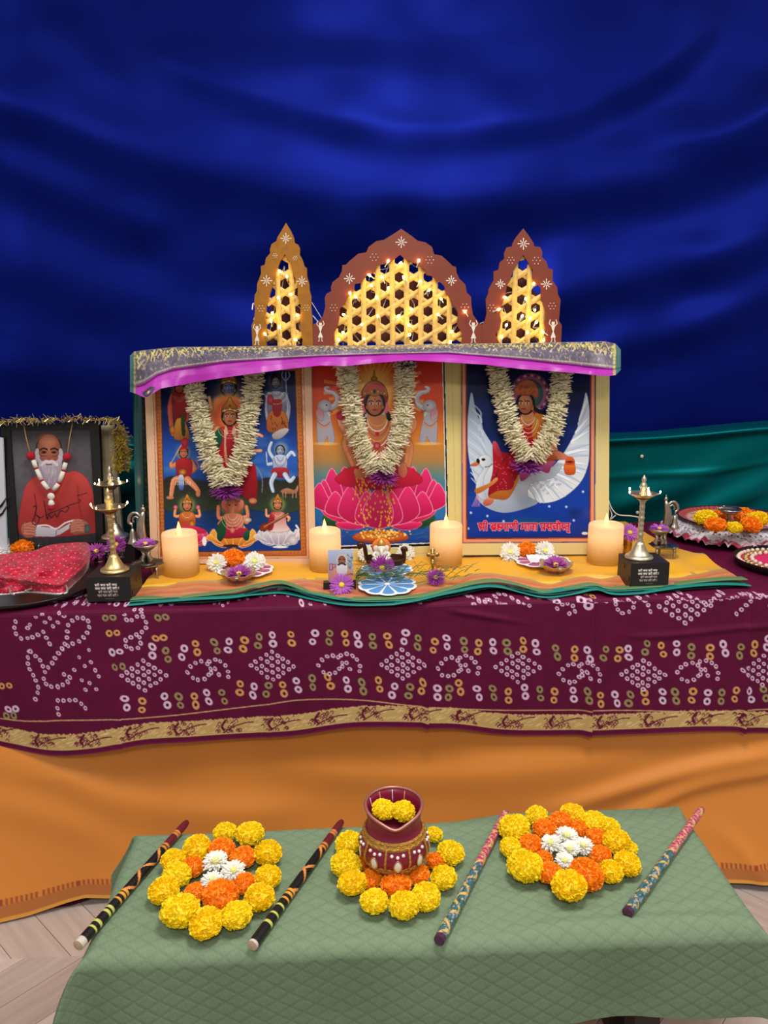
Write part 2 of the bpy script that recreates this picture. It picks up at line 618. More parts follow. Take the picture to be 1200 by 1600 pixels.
D = 0.010 * vnoise(GX * 2.2 + 9, GZ * 3 + 2, 12) * low + 0.004 * vnoise(GX * 6, GZ * 4 + 2, 13) * GT
D += ridges(PX, PY, [
    ([(860, 1262), (960, 1235), (1060, 1208), (1140, 1190), (1260, 1168)], 14, 16, 0.016),
    ([(960, 1290), (1060, 1240), (1150, 1215), (1300, 1190)], 16, 12, 0.012),
    ([(-60, 1165), (60, 1195), (200, 1255), (330, 1270), (480, 1268)], 26, 34, 0.014),
    ([(-60, 1240), (40, 1265), (120, 1290), (200, 1330)], 30, 30, 0.008),
    ([(430, 1205), (620, 1215), (800, 1205), (980, 1190)], 20, 26, 0.008),
    ([(1120, 1300), (1160, 1330), (1200, 1380), (1260, 1420)], 20, 20, 0.010),
])
D *= np.clip((0.42 - GZ) / 0.10, 0, 1)
# faint ironed creases near the middle
for cx in (613, 624, 632):
    D += 0.0012 * np.exp(-((PX - cx) / 2.0) ** 2) * (PY < 1320)
paintc = np.empty(GX.shape + (3,)); paintc[:] = C3((214, 132, 50))
hem = GT > 0.985
band = (GT > 0.945) & (GT <= 0.985)
paintc[band] = C3((176, 104, 46))
tooth = (GT > 0.925) & (GT <= 0.945) & (np.mod(GX * 90, 1.0) < 0.5)
paintc[tooth] = C3((150, 60, 34))
paintc[hem] = C3((214, 150, 60))
P = np.stack([GX, Yk - D, GZ], -1)
o = new_obj('orange_skirt_cloth', grid_mesh('orange_skirt_cloth', P, orange, paintc))
tag(o, 'plain orange cloth hanging from the table front down to the floor', 'cloth')
# a maroon lining hem lying on the floor at the left end
xs = np.linspace(-1.2, -0.66, 40); GX, GT = np.meshgrid(xs, np.linspace(0, 1, 8))
yl = np.interp(xs, [-1.2, -0.86, -0.70, -0.66], [1.545, 1.585, 1.632, 1.65])
P = np.stack([GX, yl[None] - 0.018 + 0.05 * GT, 0.006 + 0.004 * np.sin(GX * 30) * (1 - GT) + 0.004 * GT], -1)
o2 = new_obj('lining_hem', grid_mesh('lining_hem', P, mat('maroon_lining', (84, 12, 44), rough=0.6)), o)

# ------------------------------------------------------------------ maroon tie-dye table cloth
HEM = [(-400, 1150), (-160, 1140), (-60, 1155), (0, 1166), (70, 1174), (140, 1168), (215, 1156), (300, 1154), (400, 1149), (460, 1145), (560, 1131), (700, 1134),
       (800, 1146), (950, 1144), (1090, 1137), (1200, 1140), (1300, 1146), (1600, 1140)]
cv = Paint(-190, 880, 1390, 1190, 2.0, (90, 6, 50))
cv.noise(0.03, 18, 2); cv.noise(0.02, 5, 3)
WH, YE, GR = (226, 196, 220), (214, 160, 92), (150, 140, 92)
rr = random.Random(11)


def ring(x, y, r, c, sq=0.8):
    a = rr.uniform(-0.6, 0.6)
    ra = r * rr.uniform(0.86, 1.12)
    rb = r * sq * rr.uniform(0.9, 1.15)
    cv.ell(x, y, ra, rb, c, rot=a + 0.7, al=0.92)
    cv.ell(x + rr.uniform(-.3, .3), y + rr.uniform(-.3, .3), ra * 0.38, rb * 0.38, (62, 10, 44) if rr.random() < .7 else (46, 14, 34), rot=a + .7)


def pair(x, y, c, r=6.5):
    d = rr.uniform(-5, 5)
    ring(x - d * .5, y - 6.5, r, c); ring(x + d * .5, y + 6.5, r, c)


def diamond(cx, cy, n=5, st=8.6, r=3.7):
    for i in range(n):
        for j in range(n):
            u, v_ = i - (n - 1) / 2, j - (n - 1) / 2
            ring(cx + (u - v_) * st * 0.98 + rr.uniform(-1, 1), cy + (u + v_) * st * 0.62 + rr.uniform(-1, 1), r, WH)


def trail(pts, st=9.5, r=3.7):
    p = catmull(pts, 12, False)
    d = np.concatenate([[0], np.cumsum(np.hypot(*np.diff(p, axis=0).T))])
    for q in np.arange(0, d[-1], st):
        ring(np.interp(q, d, p[:, 0]) + rr.uniform(-.8, .8), np.interp(q, d, p[:, 1]) + rr.uniform(-.8, .8), r, WH)


def swirl(cx, cy, s=1.0):
    trail([(cx - 36 * s, cy + 2), (cx - 26 * s, cy - 9), (cx - 8 * s, cy - 13), (cx + 4 * s, cy - 2), (cx - 8 * s, cy + 13), (cx - 26 * s, cy + 13), (cx - 34 * s, cy + 4)])
    trail([(cx + 2 * s, cy - 14), (cx + 16 * s, cy - 16), (cx + 30 * s, cy - 6), (cx + 36 * s, cy + 8), (cx + 26 * s, cy + 14)])
    trail([(cx + 4, cy + 4), (cx + 12 * s, cy - 2), (cx + 18 * s, cy + 8)])


# rows of bead pairs
row1 = [(240, 1018, WH), (262, 1024, GR), (287, 1021, WH), (308, 1014, YE), (338, 1012, GR), (358, 1011, WH), (382, 1009, YE), (405, 1004, GR), (427, 1001, WH), (456, 1000, YE),
        (491, 998, WH), (515, 998, GR), (540, 999, YE), (559, 1001, WH), (582, 1003, GR), (606, 1002, YE), (632, 997, WH), (652, 1005, GR), (677, 1010, YE), (697, 1005, WH),
        (724, 1010, GR), (746, 1013, YE), (769, 1012, WH), (791, 1013, GR), (816, 1010, YE), (836, 1014, WH), (868, 1021, GR), (896, 1023, YE), (917, 1023, WH), (942, 1022, GR),
        (964, 1023, YE), (979, 1021, WH), (1006, 1013, GR), (1031, 1016, YE), (1053, 1013, WH), (1076, 1018, GR), (1105, 1019, YE), (1127, 1014, WH), (1152, 1018, GR), (1173, 1014, YE),
        (1194, 1006, WH)]
row2 = [(195, 1094, WH), (220, 1098, YE), (257, 1092, WH), (278, 1093, GR), (302, 1093, YE), (322, 1088, WH), (346, 1088, GR), (373, 1075, YE), (394, 1079, WH), (416, 1077, GR), (441, 1076, YE),
        (463, 1070, WH), (487, 1066, GR), (513, 1064, YE), (541, 1068, WH), (565, 1071, GR), (591, 1068, YE), (613, 1077, WH), (638, 1078, GR), (658, 1071, YE), (682, 1080, WH),
        (700, 1081, GR), (717, 1073, YE), (746, 1082, WH), (770, 1082, GR), (794, 1087, YE), (820, 1081, WH), (844, 1084, GR), (866, 1087, YE), (896, 1085, WH), (918, 1085, GR),
        (938, 1091, YE), (962, 1090, WH), (983, 1090, GR), (1007, 1087, YE), (1034, 1085, WH), (1054, 1085, GR), (1080, 1084, YE), (1104, 1086, WH), (1126, 1086, GR), (1148, 1083, YE),
        (1170, 1083, WH), (1194, 1082, GR)]
for x, y, c in row1 + row2: pair(x, y, c)
for k in range(8):
    pair(1216 + 23 * k, 1015, (YE, WH, GR)[k % 3]); pair(1216 + 23 * k, 1083, (WH, GR, YE)[k % 3])
for x, y in ((225, 1054), (425, 1041), (628, 1038), (808, 1044), (1003, 1054), (1190, 1047), (1380, 1047)): diamond(x, y)
for x, y in ((325, 1048), (530, 1038), (715, 1042), (905, 1052), (1088, 1048), (1290, 1048)): swirl(x, y, 0.9)
# column of pairs and big loops at the left end
for x, y, c in ((176, 968, GR), (181, 991, YE), (184, 1019, WH), (187, 1041, GR), (257, 968, GR), (252, 999, YE), (5, 1073, YE), (12, 1108, WH), (8, 1118, GR), (-40, 1016, WH), (-70, 1016, YE)):
    ring(x - 6, y, 5.8, c); ring(x + 6, y - 1, 5.8, c)
for k in range(6):
    pair(-50 - 24 * k, 1082, (WH, YE, GR)[k % 3])
trail([(30, 975), (28, 990), (38, 1000), (58, 997), (72, 990), (80, 1006), (84, 1012)])
trail([(100, 1015), (108, 1000), (112, 980), (126, 968), (142, 970), (144, 982), (132, 1000), (112, 1009), (96, 1018), (80, 1040), (72, 1048)])
trail([(48, 1020), (43, 1036), (50, 1055), (58, 1072), (52, 1090), (50, 1098)])
trail([(50, 1020), (64, 1033), (70, 1050), (68, 1066), (82, 1072), (100, 1068), (110, 1058), (96, 1052)])
trail([(88, 1092), (104, 1091), (120, 1092), (128, 1100), (136, 1108)]); trail([(86, 1104), (88, 1114)])
for x, y in ((117, 1046), (134, 1040), (128, 1061), (144, 1034), (150, 1046), (155, 1055), (140, 1065), (150, 1074), (133, 1075), (142, 1016), (126, 1027)): ring(x, y, 3.3, WH)
for x, y in ((62, 967), (76, 975), (88, 981), (96, 975), (106, 965), (84, 969), (70, 960), (96, 958), (48, 984), (52, 979)): ring(x, y, 3.5, WH)
trail([(200, 962), (204, 973), (216, 968), (226, 956), (222, 952), (206, 954)]); trail([(228, 966), (234, 978), (226, 988), (212, 996), (200, 1000), (200, 1010), (216, 1014), (224, 1002), (216, 990)])
# rings on the table-top strip and just below the edge (flattened by the view of the top)
for x0, x1 in ((300, 470), (480, 560), (560, 760), (760, 890), (900, 1200), (150, 300)):
    for k in range(int((x1 - x0) / 7)):
        x = x0 + 7 * k + rr.uniform(-2, 2)
        y = 935 + 8 * math.sin(x / 24.0) + rr.uniform(-3, 3)
        if rr.random() < 0.62: ring(x, y, 3.4, WH, 0.55)
for x in (176, 193, 248, 265, 472, 538): ring(x, 948 - 6, 6.5, WH, 0.55)
for x, y in ((868, 941), (858, 931), (915, 949), (906, 938)): ring(x, y, 7.5, WH, .9)
for x, y in ((918, 925), (927, 931), (842, 932), (850, 927)): ring(x, y, 5.0, YE, .8)
trail([(958, 938), (957, 950), (966, 960), (978, 959), (986, 948), (980, 938), (970, 941)]); trail([(996, 934), (1004, 944), (1010, 956), (1018, 964)])
diamond(1064, 950, 5, 10, 4.0); trail([(1096, 948), (1108, 938), (1118, 930), (1130, 924)]); trail([(1144, 962), (1152, 955), (1162, 944), (1168, 932)])
trail([(1176, 936), (1184, 930), (1194, 936), (1196, 948), (1188, 952)]); trail([(868, 955), (880, 946), (892, 950), (896, 958), (884, 962)])
trail([(740, 944), (752, 938), (764, 944)]); trail([(775, 932), (786, 928), (800, 934), (810, 942), (822, 949), (832, 956)])
for k in range(60):
    ring(rr.uniform(40, 140), rr.uniform(930, 948), 3.3, WH, .5) if rr.random() < .6 else None
# gold line and gold brocade border, following the hem
xx = np.arange(-190, 1392, 6.0)
LINE = [(-400, 1112), (-160, 1104), (0, 1123), (60, 1124), (100, 1121), (270, 1114), (400, 1101), (470, 1092), (560, 1091), (660, 1101), (800, 1109), (980, 1107), (1130, 1108), (1200, 1105), (1600, 1105)]
hy = smooth_interp(xx, HEM); ly = smooth_interp(xx, LINE)
cv.line(np.stack([xx, ly], -1), 1.7, (196, 160, 112), smooth=0)
top = hy - 29 + 1.2 * np.sin(xx / 4.0); bot = hy - 8
cv.poly(np.vstack([np.stack([xx, top], -1), np.stack([xx, bot], -1)[::-1]]), (190, 158, 100), smooth=0)
dk, lt = (92, 14, 44), (240, 218, 168)
for x in np.arange(-185, 1385, 3.4):
    y0 = float(np.interp(x, xx, hy))
    cv.ell(x + rr.uniform(-1, 1), y0 - 29.5 + rr.uniform(-1, 1), 2.1, 1.8, (198, 164, 110))
for x in np.arange(-185, 1385, 1.4):
    y0 = float(np.interp(x, xx, hy))
    ph = x % 74.0
    yy = y0 - rr.uniform(10, 27)
    if ph < 34:                                   # leaf: flat gold with pale veins
        if rr.random() < .5: cv.line([(x, yy), (x + 7, yy - 3)], 0.9, lt, 0, .7)
    else:                                         # scrolls: dark curls
        if rr.random() < .8: cv.line([(x, yy), (x + 2.6, yy - 2.6), (x + 5, yy), (x + 3, yy + 2)], 1.15, dk, 3, .85)
        if rr.random() < .4: cv.line([(x, yy + 2), (x + 4, yy)], 0.8, lt, 0, .8)
for x in np.arange(-170, 1380, 74.0):
    y0 = float(np.interp(x, xx, hy))
    cv.line([(x - 4, y0 - 10), (x + 12, y0 - 19), (x + 32, y0 - 25), (x + 44, y0 - 26)], 1.6, dk, 4)
    cv.line([(x, y0 - 28), (x - 6, y0 - 20), (x - 3, y0 - 14)], 3.5, dk, 4)
cv.line(np.stack([xx, hy - 8.5], -1), 1.4, (206, 176, 116), smooth=0)
cv.line(np.stack([xx, hy - 1], -1), 2.0, (110, 18, 72), smooth=0)

pxc = np.arange(-185, 1386, 1.12)
Xc = at_y(pxc, np.full_like(pxc, 1000.0), np.full_like(pxc, YF))[:, 0]
hem_y = smooth_interp(pxc, HEM)
rowsP, rowsC = [], []
maroon_c = C3((90, 6, 50))
fold = 0.004 * np.sin(Xc * 9 + 1) + 0.004 * vnoise(Xc * 3.5 + 5, Xc * 0, 21)
crease = np.zeros_like(pxc)
for cx, a_, w_ in ((668, 0.010, 7), (926, 0.012, 12), (1165, 0.012, 6), (420, 0.002, 10), (186, 0.004, 10)):
    dlt = pxc - cx
    crease += a_ * np.where(dlt < 0, np.exp(-(dlt / w_) ** 2), 0.35 * np.exp(-(dlt / (w_ * 3)) ** 2))
for Y in np.linspace(2.42, 1.96, 6):               # plain cloth under everything
    rowsP.append(np.stack([Xc, np.full_like(Xc, Y), np.full_like(Xc, TZ)], -1)); rowsC.append(np.tile(maroon_c, (len(Xc), 1)))
rad = 0.012
Yt0 = YF + rad
for Y in np.linspace(1.95, Yt0, 46):
    _, pyv = project(np.stack([Xc, np.full_like(Xc, Y), np.full_like(Xc, TZ)], -1))
    z = TZ + 0.0015 * vnoise(Xc * 12, np.full_like(Xc, Y * 12), 8)
    rowsP.append(np.stack([Xc, np.full_like(Xc, Y), z], -1)); rowsC.append(cv.sample(pxc, pyv))
for a_ in np.linspace(0.25, 1.0, 6) * math.pi / 2:
    pos = np.stack([Xc, Yt0 - rad * math.sin(a_) - crease * 0.4 * math.sin(a_), TZ - rad * (1 - math.cos(a_)) + 0 * Xc], -1)
    _, pyv = project(pos)
    rowsP.append(pos); rowsC.append(cv.sample(pxc, pyv))
_, py0 = project(rowsP[-1])
NR = 205
for i in range(1, NR + 1):
    t_ = i / NR
    pyv = py0 * (1 - t_) + hem_y * t_
    Yv = YF - 0.006 - 0.030 * t_ - fold * (0.2 + t_) - crease * (0.5 + 0.5 * t_)
    Yv = Yv - 0.004 * np.exp(-((pyv - 988 - 8 * np.sin(pxc / 70)) / 5) ** 2) * np.clip((pxc - 960) / 60, 0, 1)
    Yv = Yv - 0.004 * np.exp(-((pyv - (955 + (pxc - 690) * 0.16)) / 5) ** 2) * np.clip((pxc - 690) / 30, 0, 1) * np.clip((830 - pxc) / 60, 0, 1)
    pos = at_y(pxc, pyv, YF - 0.02 + 0 * pxc)
    rowsP.append(np.stack([Xc, Yv, pos[:, 2]], -1)); rowsC.append(cv.sample(pxc, pyv))
maroon = mat('maroon_cotton_silk', (98, 16, 66), rough=0.7, spec=0.2, paint=True, bump=0.05, bscale=500)
o = new_obj('maroon_tablecloth', grid_mesh('maroon_tablecloth', np.array(rowsP), maroon, np.array(rowsC)))
tag(o, 'maroon tie-dyed tablecloth with ringed dots and a gold woven border', 'tablecloth')

# ------------------------------------------------------------------ bench with the green quilted cover
BX0, BX1, BY0, BY1 = -0.435, 0.645, 1.01, 1.325
bcx, bcy = (BX0 + BX1) / 2, (BY0 + BY1) / 2
t = thing('low_bench', (bcx, bcy, 0), 'low wooden bench hidden under the sage green quilted cover', 'bench')
wd = mat('bench_shadow_wood', (40, 28, 22), rough=0.5, noise=0.15, nscale=20)  # wood coloured nearly black so the legs read as shadow under the hem
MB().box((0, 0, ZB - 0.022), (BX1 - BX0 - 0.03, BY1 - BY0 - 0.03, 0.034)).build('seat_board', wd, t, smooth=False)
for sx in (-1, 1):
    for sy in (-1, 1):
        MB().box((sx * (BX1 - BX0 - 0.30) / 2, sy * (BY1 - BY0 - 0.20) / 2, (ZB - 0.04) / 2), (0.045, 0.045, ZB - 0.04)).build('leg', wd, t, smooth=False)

hw, hd = (BX1 - BX0) / 2, (BY1 - BY0) / 2
rE = 0.022
ext_l, ext_r, ext_f, ext_b = 0.15, 0.16, 0.144, 0.10
S = np.linspace(-hw - ext_l, hw + ext_r, 620); Tt = np.linspace(-hd - ext_f, hd + ext_b, 300)
GS, GT = np.meshgrid(S, Tt)


def foldover(e):
    a = np.clip(e / rE, 0, math.pi / 2)
    ex = np.clip(e - rE * math.pi / 2, 0, None)
    return np.where(e > 0, rE * np.sin(a), 0.0), np.where(e > 0, rE * (1 - np.cos(a)) + ex, 0.0)


ex = np.clip(np.abs(GS) - (hw - rE), 0, None); ey = np.clip(np.abs(GT) - (hd - rE), 0, None)
hx, dx = foldover(ex); hy_, dy = foldover(ey)
mn = np.minimum(dx, dy); mx = np.maximum(dx, dy)
drop = np.sqrt(mx ** 2 + 0.25 * mn ** 2)
out = 0.42 * mn
sgx, sgy = np.sign(GS), np.sign(GT)
Xb = bcx + sgx * (np.minimum(np.abs(GS), hw - rE) + hx + out + 0.10 * drop * (dx > dy))
Yb = bcy + sgy * (np.minimum(np.abs(GT), hd - rE) + hy_ + out * 0.8 + 0.05 * drop * (dy >= dx))
Yb = Yb + 0.045 * np.clip(dy / 0.022, 0, 1) * (sgy > 0) * np.clip((GS + 0.05) / 0.25, 0, 1)
# hem of the front dips and lifts a little; soft drape ripples
rip = 0.005 * np.sin(GS * 13 + 0.8) + 0.003 * np.sin(GS * 29 + 2)
Yb = Yb + sgy * rip * np.clip(dy / 0.1, 0, 1.2) * (dy > dx)
Xb = Xb + sgx * 0.008 * np.sin(GT * 30) * np.clip(dx / 0.1, 0, 1) * (dx > dy)
Zb = ZB - drop * (1.0 - 0.015 * np.exp(-((GS - 0.36) / 0.16) ** 2) * (GT < 0)) + 0.0012 * vnoise(GS * 9, GT * 9, 31) + 0.002
# a rucked fold along the front right of the top
fy_ = -hd + 0.022 + 0.010 * np.sin((GS - 0.1) * 7)
Zb += 0.007 * np.exp(-((GT - fy_) / 0.016) ** 2) * np.clip((GS - 0.12) / 0.1, 0, 1) * np.clip((hw + 0.02 - GS) / 0.08, 0, 1) * (ey <= rE)
Zb += 0.002 * np.exp(-((GT - (-hd + 0.055 + 0.05 * (GS - 0.2))) / 0.010) ** 2) * np.clip((GS - 0.15) / 0.1, 0, 1) * np.clip((hw - GS) / 0.08, 0, 1)
Zb = np.maximum(Zb, 0.005)
# woven relief: rows of pointed leaf cells
u = GS / 0.040; v_ = GT / 0.026
cell = np.abs(((u + v_) % 1.0) - 0.5) + np.abs(((u - v_) % 1.0) - 0.5)
l1 = np.minimum((u + v_) % 1.0, 1 - (u + v_) % 1.0); l2 = np.minimum((u - v_) % 1.0, 1 - (u - v_) % 1.0)
groove = np.exp(-(np.minimum(l1, l2) / 0.075) ** 2)
Zb2 = Zb - 0.0009 * groove * (drop < 0.02)
Yb = Yb + 0.0006 * groove * (dy > 0.02) * (dy > dx)
shade = np.empty(GS.shape + (3,)); shade[:] = C3((118, 139, 112))
weft = 0.5 + 0.5 * np.sin((GS * 1.0 + GT * 0.5) * 900)
shade *= (1 - 0.06 * groove[..., None]) * (0.985 + 0.03 * weft[..., None])
green = mat('sage_quilted_cotton', (126, 152, 122), rough=0.85, spec=0.2, paint=True, noise=0.05, nscale=120, bump=0.12, bscale=420)
P = np.stack([Xb, Yb, Zb2], -1)
o = new_obj('green_bench_cover', grid_mesh('green_bench_cover', P[::-1], green, shade[::-1]))
tag(o, 'sage green quilted cover draped over the low bench in front', 'bench cover')
# ------------------------------------------------------------------ printed pictures: painting helpers
def arc(cx, cy, rx, ry, a0, a1, n=10):
    return [(cx + rx * math.cos(R(a0 + (a1 - a0) * i / n)), cy + ry * math.sin(R(a0 + (a1 - a0) * i / n))) for i in range(n + 1)]


GLY = {   # Devanagari letters as pen strokes; head line at y = 0, foot at y = 1; (strokes, advance)
    'sha': ([[(.10, .34), (.16, .10), (.36, .10), (.40, .30), (.24, .46), (.12, .50), (.30, .62), (.44, .96)], [(.66, 0), (.66, 1)]], .80),
    'shra': ([[(.10, .34), (.16, .10), (.36, .10), (.42, .28), (.26, .44), (.12, .50), (.34, .62)], [(.62, .52), (.40, .66), (.22, .92)], [(.66, 0), (.66, 1)]], .80),
    'ii': ([[(-.14, 0), (-.06, -.34), (.14, -.36), (.22, 0)], [(.22, 0), (.22, 1)]], .36),
    'ba': ([[(.58, .30), (.34, .24), (.12, .40), (.12, .62), (.34, .78), (.58, .66)], [(.16, .36), (.54, .70)], [(.60, 0), (.60, 1)]], .74),
    'bra': ([[(.58, .30), (.34, .24), (.12, .40), (.12, .62), (.34, .78), (.58, .66)], [(.16, .36), (.54, .70)], [(.60, 0), (.60, 1)], [(.58, .78), (.30, 1.0)]], .74),
    'ha': ([[(.34, 0), (.34, .18), (.12, .26), (.16, .42), (.44, .44), (.44, .60), (.18, .66), (.20, .84), (.46, 1.0)]], .52),
    'ma': ([[(.20, 0), (.20, .68)], [(.20, .68), (.08, .76), (.08, .62), (.20, .60), (.62, .62)], [(.62, 0), (.62, 1)]], .76),
    'na_': ([[(.12, 0), (.12, .40), (.26, .58), (.42, .42), (.42, 0)], [(.64, 0), (.64, 1)]], .78),
    'aa': ([[(.16, 0), (.16, 1)]], .30),
    'ta': ([[(.56, .36), (.26, .36), (.12, .58), (.24, .92)], [(.58, 0), (.58, 1)]], .70),
    'pa': ([[(.12, 0), (.12, .40), (.28, .60), (.58, .54)], [(.58, 0), (.58, 1)]], .70),
    'pra': ([[(.12, 0), (.12, .40), (.28, .58), (.58, .52)], [(.58, 0), (.58, 1)], [(.56, .66), (.24, .96)]], .70),
    'sa': ([[(.30, 0), (.30, .26), (.10, .30), (.14, .48), (.34, .58), (.44, .96)], [(.22, .52), (.64, .52)], [(.66, 0), (.66, 1)]], .80),
    'nna': ([[(.66, .34), (.22, .34), (.12, .46), (.24, .50)], [(.66, .68), (.30, .68), (.18, .80), (.32, .84)], [(.68, 0), (.68, 1)]], .82),
    'oo': ([[(.16, 0), (.16, 1)], [(.16, 0), (-.02, -.30), (-.20, -.32)]], .30),
    'stu': ([[(.22, 0), (.22, .26), (.08, .32), (.16, .48), (.30, .56), (.36, .90)], [(.20, .50), (.52, .50)], [(.96, .38), (.66, .38), (.54, .58), (.66, .88)], [(.98, 0), (.98, 1), (.80, 1.22), (1.06, 1.30)]], 1.14),
    'ra': ([[(.14, 0), (.40, .06), (.36, .36), (.14, .42), (.46, .96)]], .50),
    'i': ([[(.12, 0), (.12, 1)], [(.12, 0), (.22, -.30), (.50, -.28), (.60, 0)]], .20),
    'ka': ([[(.40, 0), (.40, 1)], [(.40, .34), (.14, .30), (.10, .60), (.40, .56)], [(.40, .40), (.68, .34), (.70, .66)]], .78),
    'shna': ([[(.12, 0), (.12, .5), (.5, .5)], [(.5, 0), (.5, 1)], [(.2, .9), (.44, .7)]], .66),
    'dot': ([[(.1, .2), (.1, .9)]], .3),
}


def deva(cv, words_, x, y, h, adv, wd, colour, head=True):
    for wrd in words_:
        x0 = x
        for g in wrd:
            st, a = GLY[g]
            for s_ in st:
                cv.line([(x + px * adv, y + py * h) for px, py in s_], wd, colour, smooth=3)
            x += a * adv
        if head: cv.line([(x0 - .02 * adv, y), (x - .02 * adv, y)], wd, colour, 0)
        x += .34 * adv
    return x


SKIN, SKD = (222, 160, 118), (186, 116, 84)
GOLD, GOLDD = (222, 170, 70), (140, 86, 30)


def head(cv, cx, cy, r, skin=SKIN, skd=SKD, hair=(24, 16, 18), crown=True, halo=None, cloth=(190, 40, 50), turn=0.0):
    if halo is not None:
        cv.ell(cx, cy - .1 * r, r * 2.1, r * 2.1, (255, 226, 150), halo, soft=.5, al=.9)
    cv.ell(cx, cy - .05 * r, r * 1.08, r * 1.25, hair)
    cv.ell(cx, cy, r * .80, r * 1.06, skin, skd, off=(-.2, -.2))
    t = turn * r
    for sx in (-1, 1):
        ex = cx + t + sx * .36 * r
        cv.ell(ex, cy - .08 * r, .19 * r, .10 * r, (244, 236, 226))
        cv.ell(ex, cy - .08 * r, .09 * r, .10 * r, (22, 12, 10))
        cv.line([(ex - .24 * r, cy - .26 * r), (ex, cy - .36 * r), (ex + .22 * r, cy - .27 * r)], .09 * r, (34, 18, 14))
        cv.ell(cx + sx * .80 * r, cy + .28 * r, .12 * r, .22 * r, GOLD, GOLDD)
    cv.line([(cx + t, cy - .05 * r), (cx + t - .06 * r, cy + .26 * r), (cx + t + .08 * r, cy + .30 * r)], .08 * r, skd)
    cv.ell(cx + t, cy + .54 * r, .25 * r, .10 * r, (176, 44, 44))
    cv.ell(cx + t * .6, cy - .48 * r, .07 * r, .11 * r, (190, 20, 24))
    if crown:
        cv.poly([(cx - .98 * r, cy - .5 * r), (cx - .9 * r, cy - 1.2 * r), (cx - .42 * r, cy - 1.75 * r), (cx - .12 * r, cy - 2.35 * r), (cx + .12 * r, cy - 2.35 * r), (cx + .42 * r, cy - 1.75 * r),
                 (cx + .9 * r, cy - 1.2 * r), (cx + .98 * r, cy - .5 * r), (cx, cy - .78 * r)], GOLD, GOLDD, out=(96, 54, 22), ow=.07 * r)
        for k in range(-2, 3): cv.ell(cx + k * .32 * r, cy - .92 * r + abs(k) * .08 * r, .10 * r, .12 * r, cloth if k % 2 else (250, 236, 190))
        cv.line([(cx - .9 * r, cy - .68 * r), (cx, cy - .9 * r), (cx + .9 * r, cy - .68 * r)], .08 * r, (250, 222, 140))
        cv.ell(cx, cy - 1.35 * r, .16 * r, .2 * r, cloth)


def limb(cv, pts, w0, w1, c, edge=(90, 50, 36)):
    cv.line(pts, w0 + 2.4, edge, wd2=w1 + 2.4)
    cv.line(pts, w0, c, wd2=w1)
    off = [(x - w0 * .16, y - w0 * .12) for x, y in pts]
    cv.line(off, w0 * .34, tuple(min(255, int(k * 1.16)) for k in c), wd2=w1 * .34, al=.6)


def necklace(cv, cx, cy, w, h, n=3, c=GOLD):
    for k in range(n):
        cv.line(arc(cx, cy, w * (.5 + .25 * k), h * (.5 + .3 * k), 10, 170, 8), 2.2, c if k % 2 == 0 else (240, 236, 224), 0)


def lotus(cv, cx, cy, w, h, c, cd, edge, n=4, low=True):
    if low:
        for s in (-1, 1):
            cv.poly([(cx + s * w * .25, cy + h * .42), (cx + s * w * .72, cy + h * .22), (cx + s * w * 1.0, cy + h * .12), (cx + s * w * .78, cy + h * .42), (cx + s * w * .4, cy + h * .56)], c, cd, out=edge)
    for ring_, (y0, k) in enumerate(((-.40, n), (-.12, n + 1))):
        for i in range(k + 1):
            u = -1 + 2 * i / k
            bx = cx + u * w * .55; tx = cx + u * w * (1.0 if ring_ else .86)
            ty = cy + h * (y0 - .30 + .26 * u * u)
            pw_ = w * .30
            cv.poly([(bx - pw_ * .3, cy + h * .48 - abs(u) * h * .1), (tx - pw_ * .62, (ty + cy + h * .3) / 2), (tx, ty), (tx + pw_ * .62, (ty + cy + h * .3) / 2), (bx + pw_ * .3, cy + h * .48 - abs(u) * h * .1)],
                    c, cd, out=edge, ow=2.0)


def ring_frame(cv, outer, inner, c):
    for i in range(4):
        j = (i + 1) % 4
        cv.poly([outer[i], outer[j], inner[j], inner[i]], c, smooth=0)


def inset(q, l, t, r, b):
    q = [np.asarray(p, float) for p in q]
    w = np.linalg.norm(q[1] - q[0]); h = np.linalg.norm(q[3] - q[0])
    def P(u, v):
        return tuple(q[0] * (1 - u) * (1 - v) + q[1] * u * (1 - v) + q[2] * u * v + q[3] * (1 - u) * v)
    return [P(l / w, t / h), P(1 - r / w, t / h), P(1 - r / w, 1 - b / h), P(l / w, 1 - b / h)]


def picture_quad(paint, quad, z, p0, nrm, nu, nv, parent, part_name, mtl, front=0.0008):
    """a flat print on the plane p0/nrm whose corners are the given corners"""
    k, ox, oy = z
    c3 = [at_plane(ox + q[0] / k, oy + q[1] / k, p0, nrm) for q in quad]
    v, u = np.meshgrid(np.linspace(0, 1, nv), np.linspace(0, 1, nu), indexing='ij')
    P = bilerp(c3, u, v)
    q2 = bilerp([np.array([q[0], q[1], 0.0]) for q in quad], u, v)
    loc = np.array(parent.location)
    off = -np.asarray(nrm) * front
    me = grid_mesh(part_name, P + off - loc, mtl, np.clip(paint.sample(q2[..., 0], q2[..., 1]), 0, 1) ** 1.15)
    return new_obj(part_name, me, parent), c3


def slab(name, c3, nrm, th, mtl, parent):
    """a board behind four corners (TL, TR, BR, BL)"""
    loc = np.array(parent.location); n = np.asarray(nrm)
    f = [np.asarray(c) - loc for c in c3]; b = [c + n * th for c in f]
    m = MB().add([tuple(c) for c in f + b], [(0, 3, 2, 1), (4, 5, 6, 7), (0, 1, 5, 4), (1, 2, 6, 5), (2, 3, 7, 6), (3, 0, 4, 7)])
    return m.build(name, mtl, parent, smooth=False)


PRINT = mat('glossy_print', (200, 200, 200), rough=0.3, spec=0.2, paint=True)
LEAN = R(9.0)
PN = np.array([0.0, math.cos(LEAN), -math.sin(LEAN)])
YP = 2.018

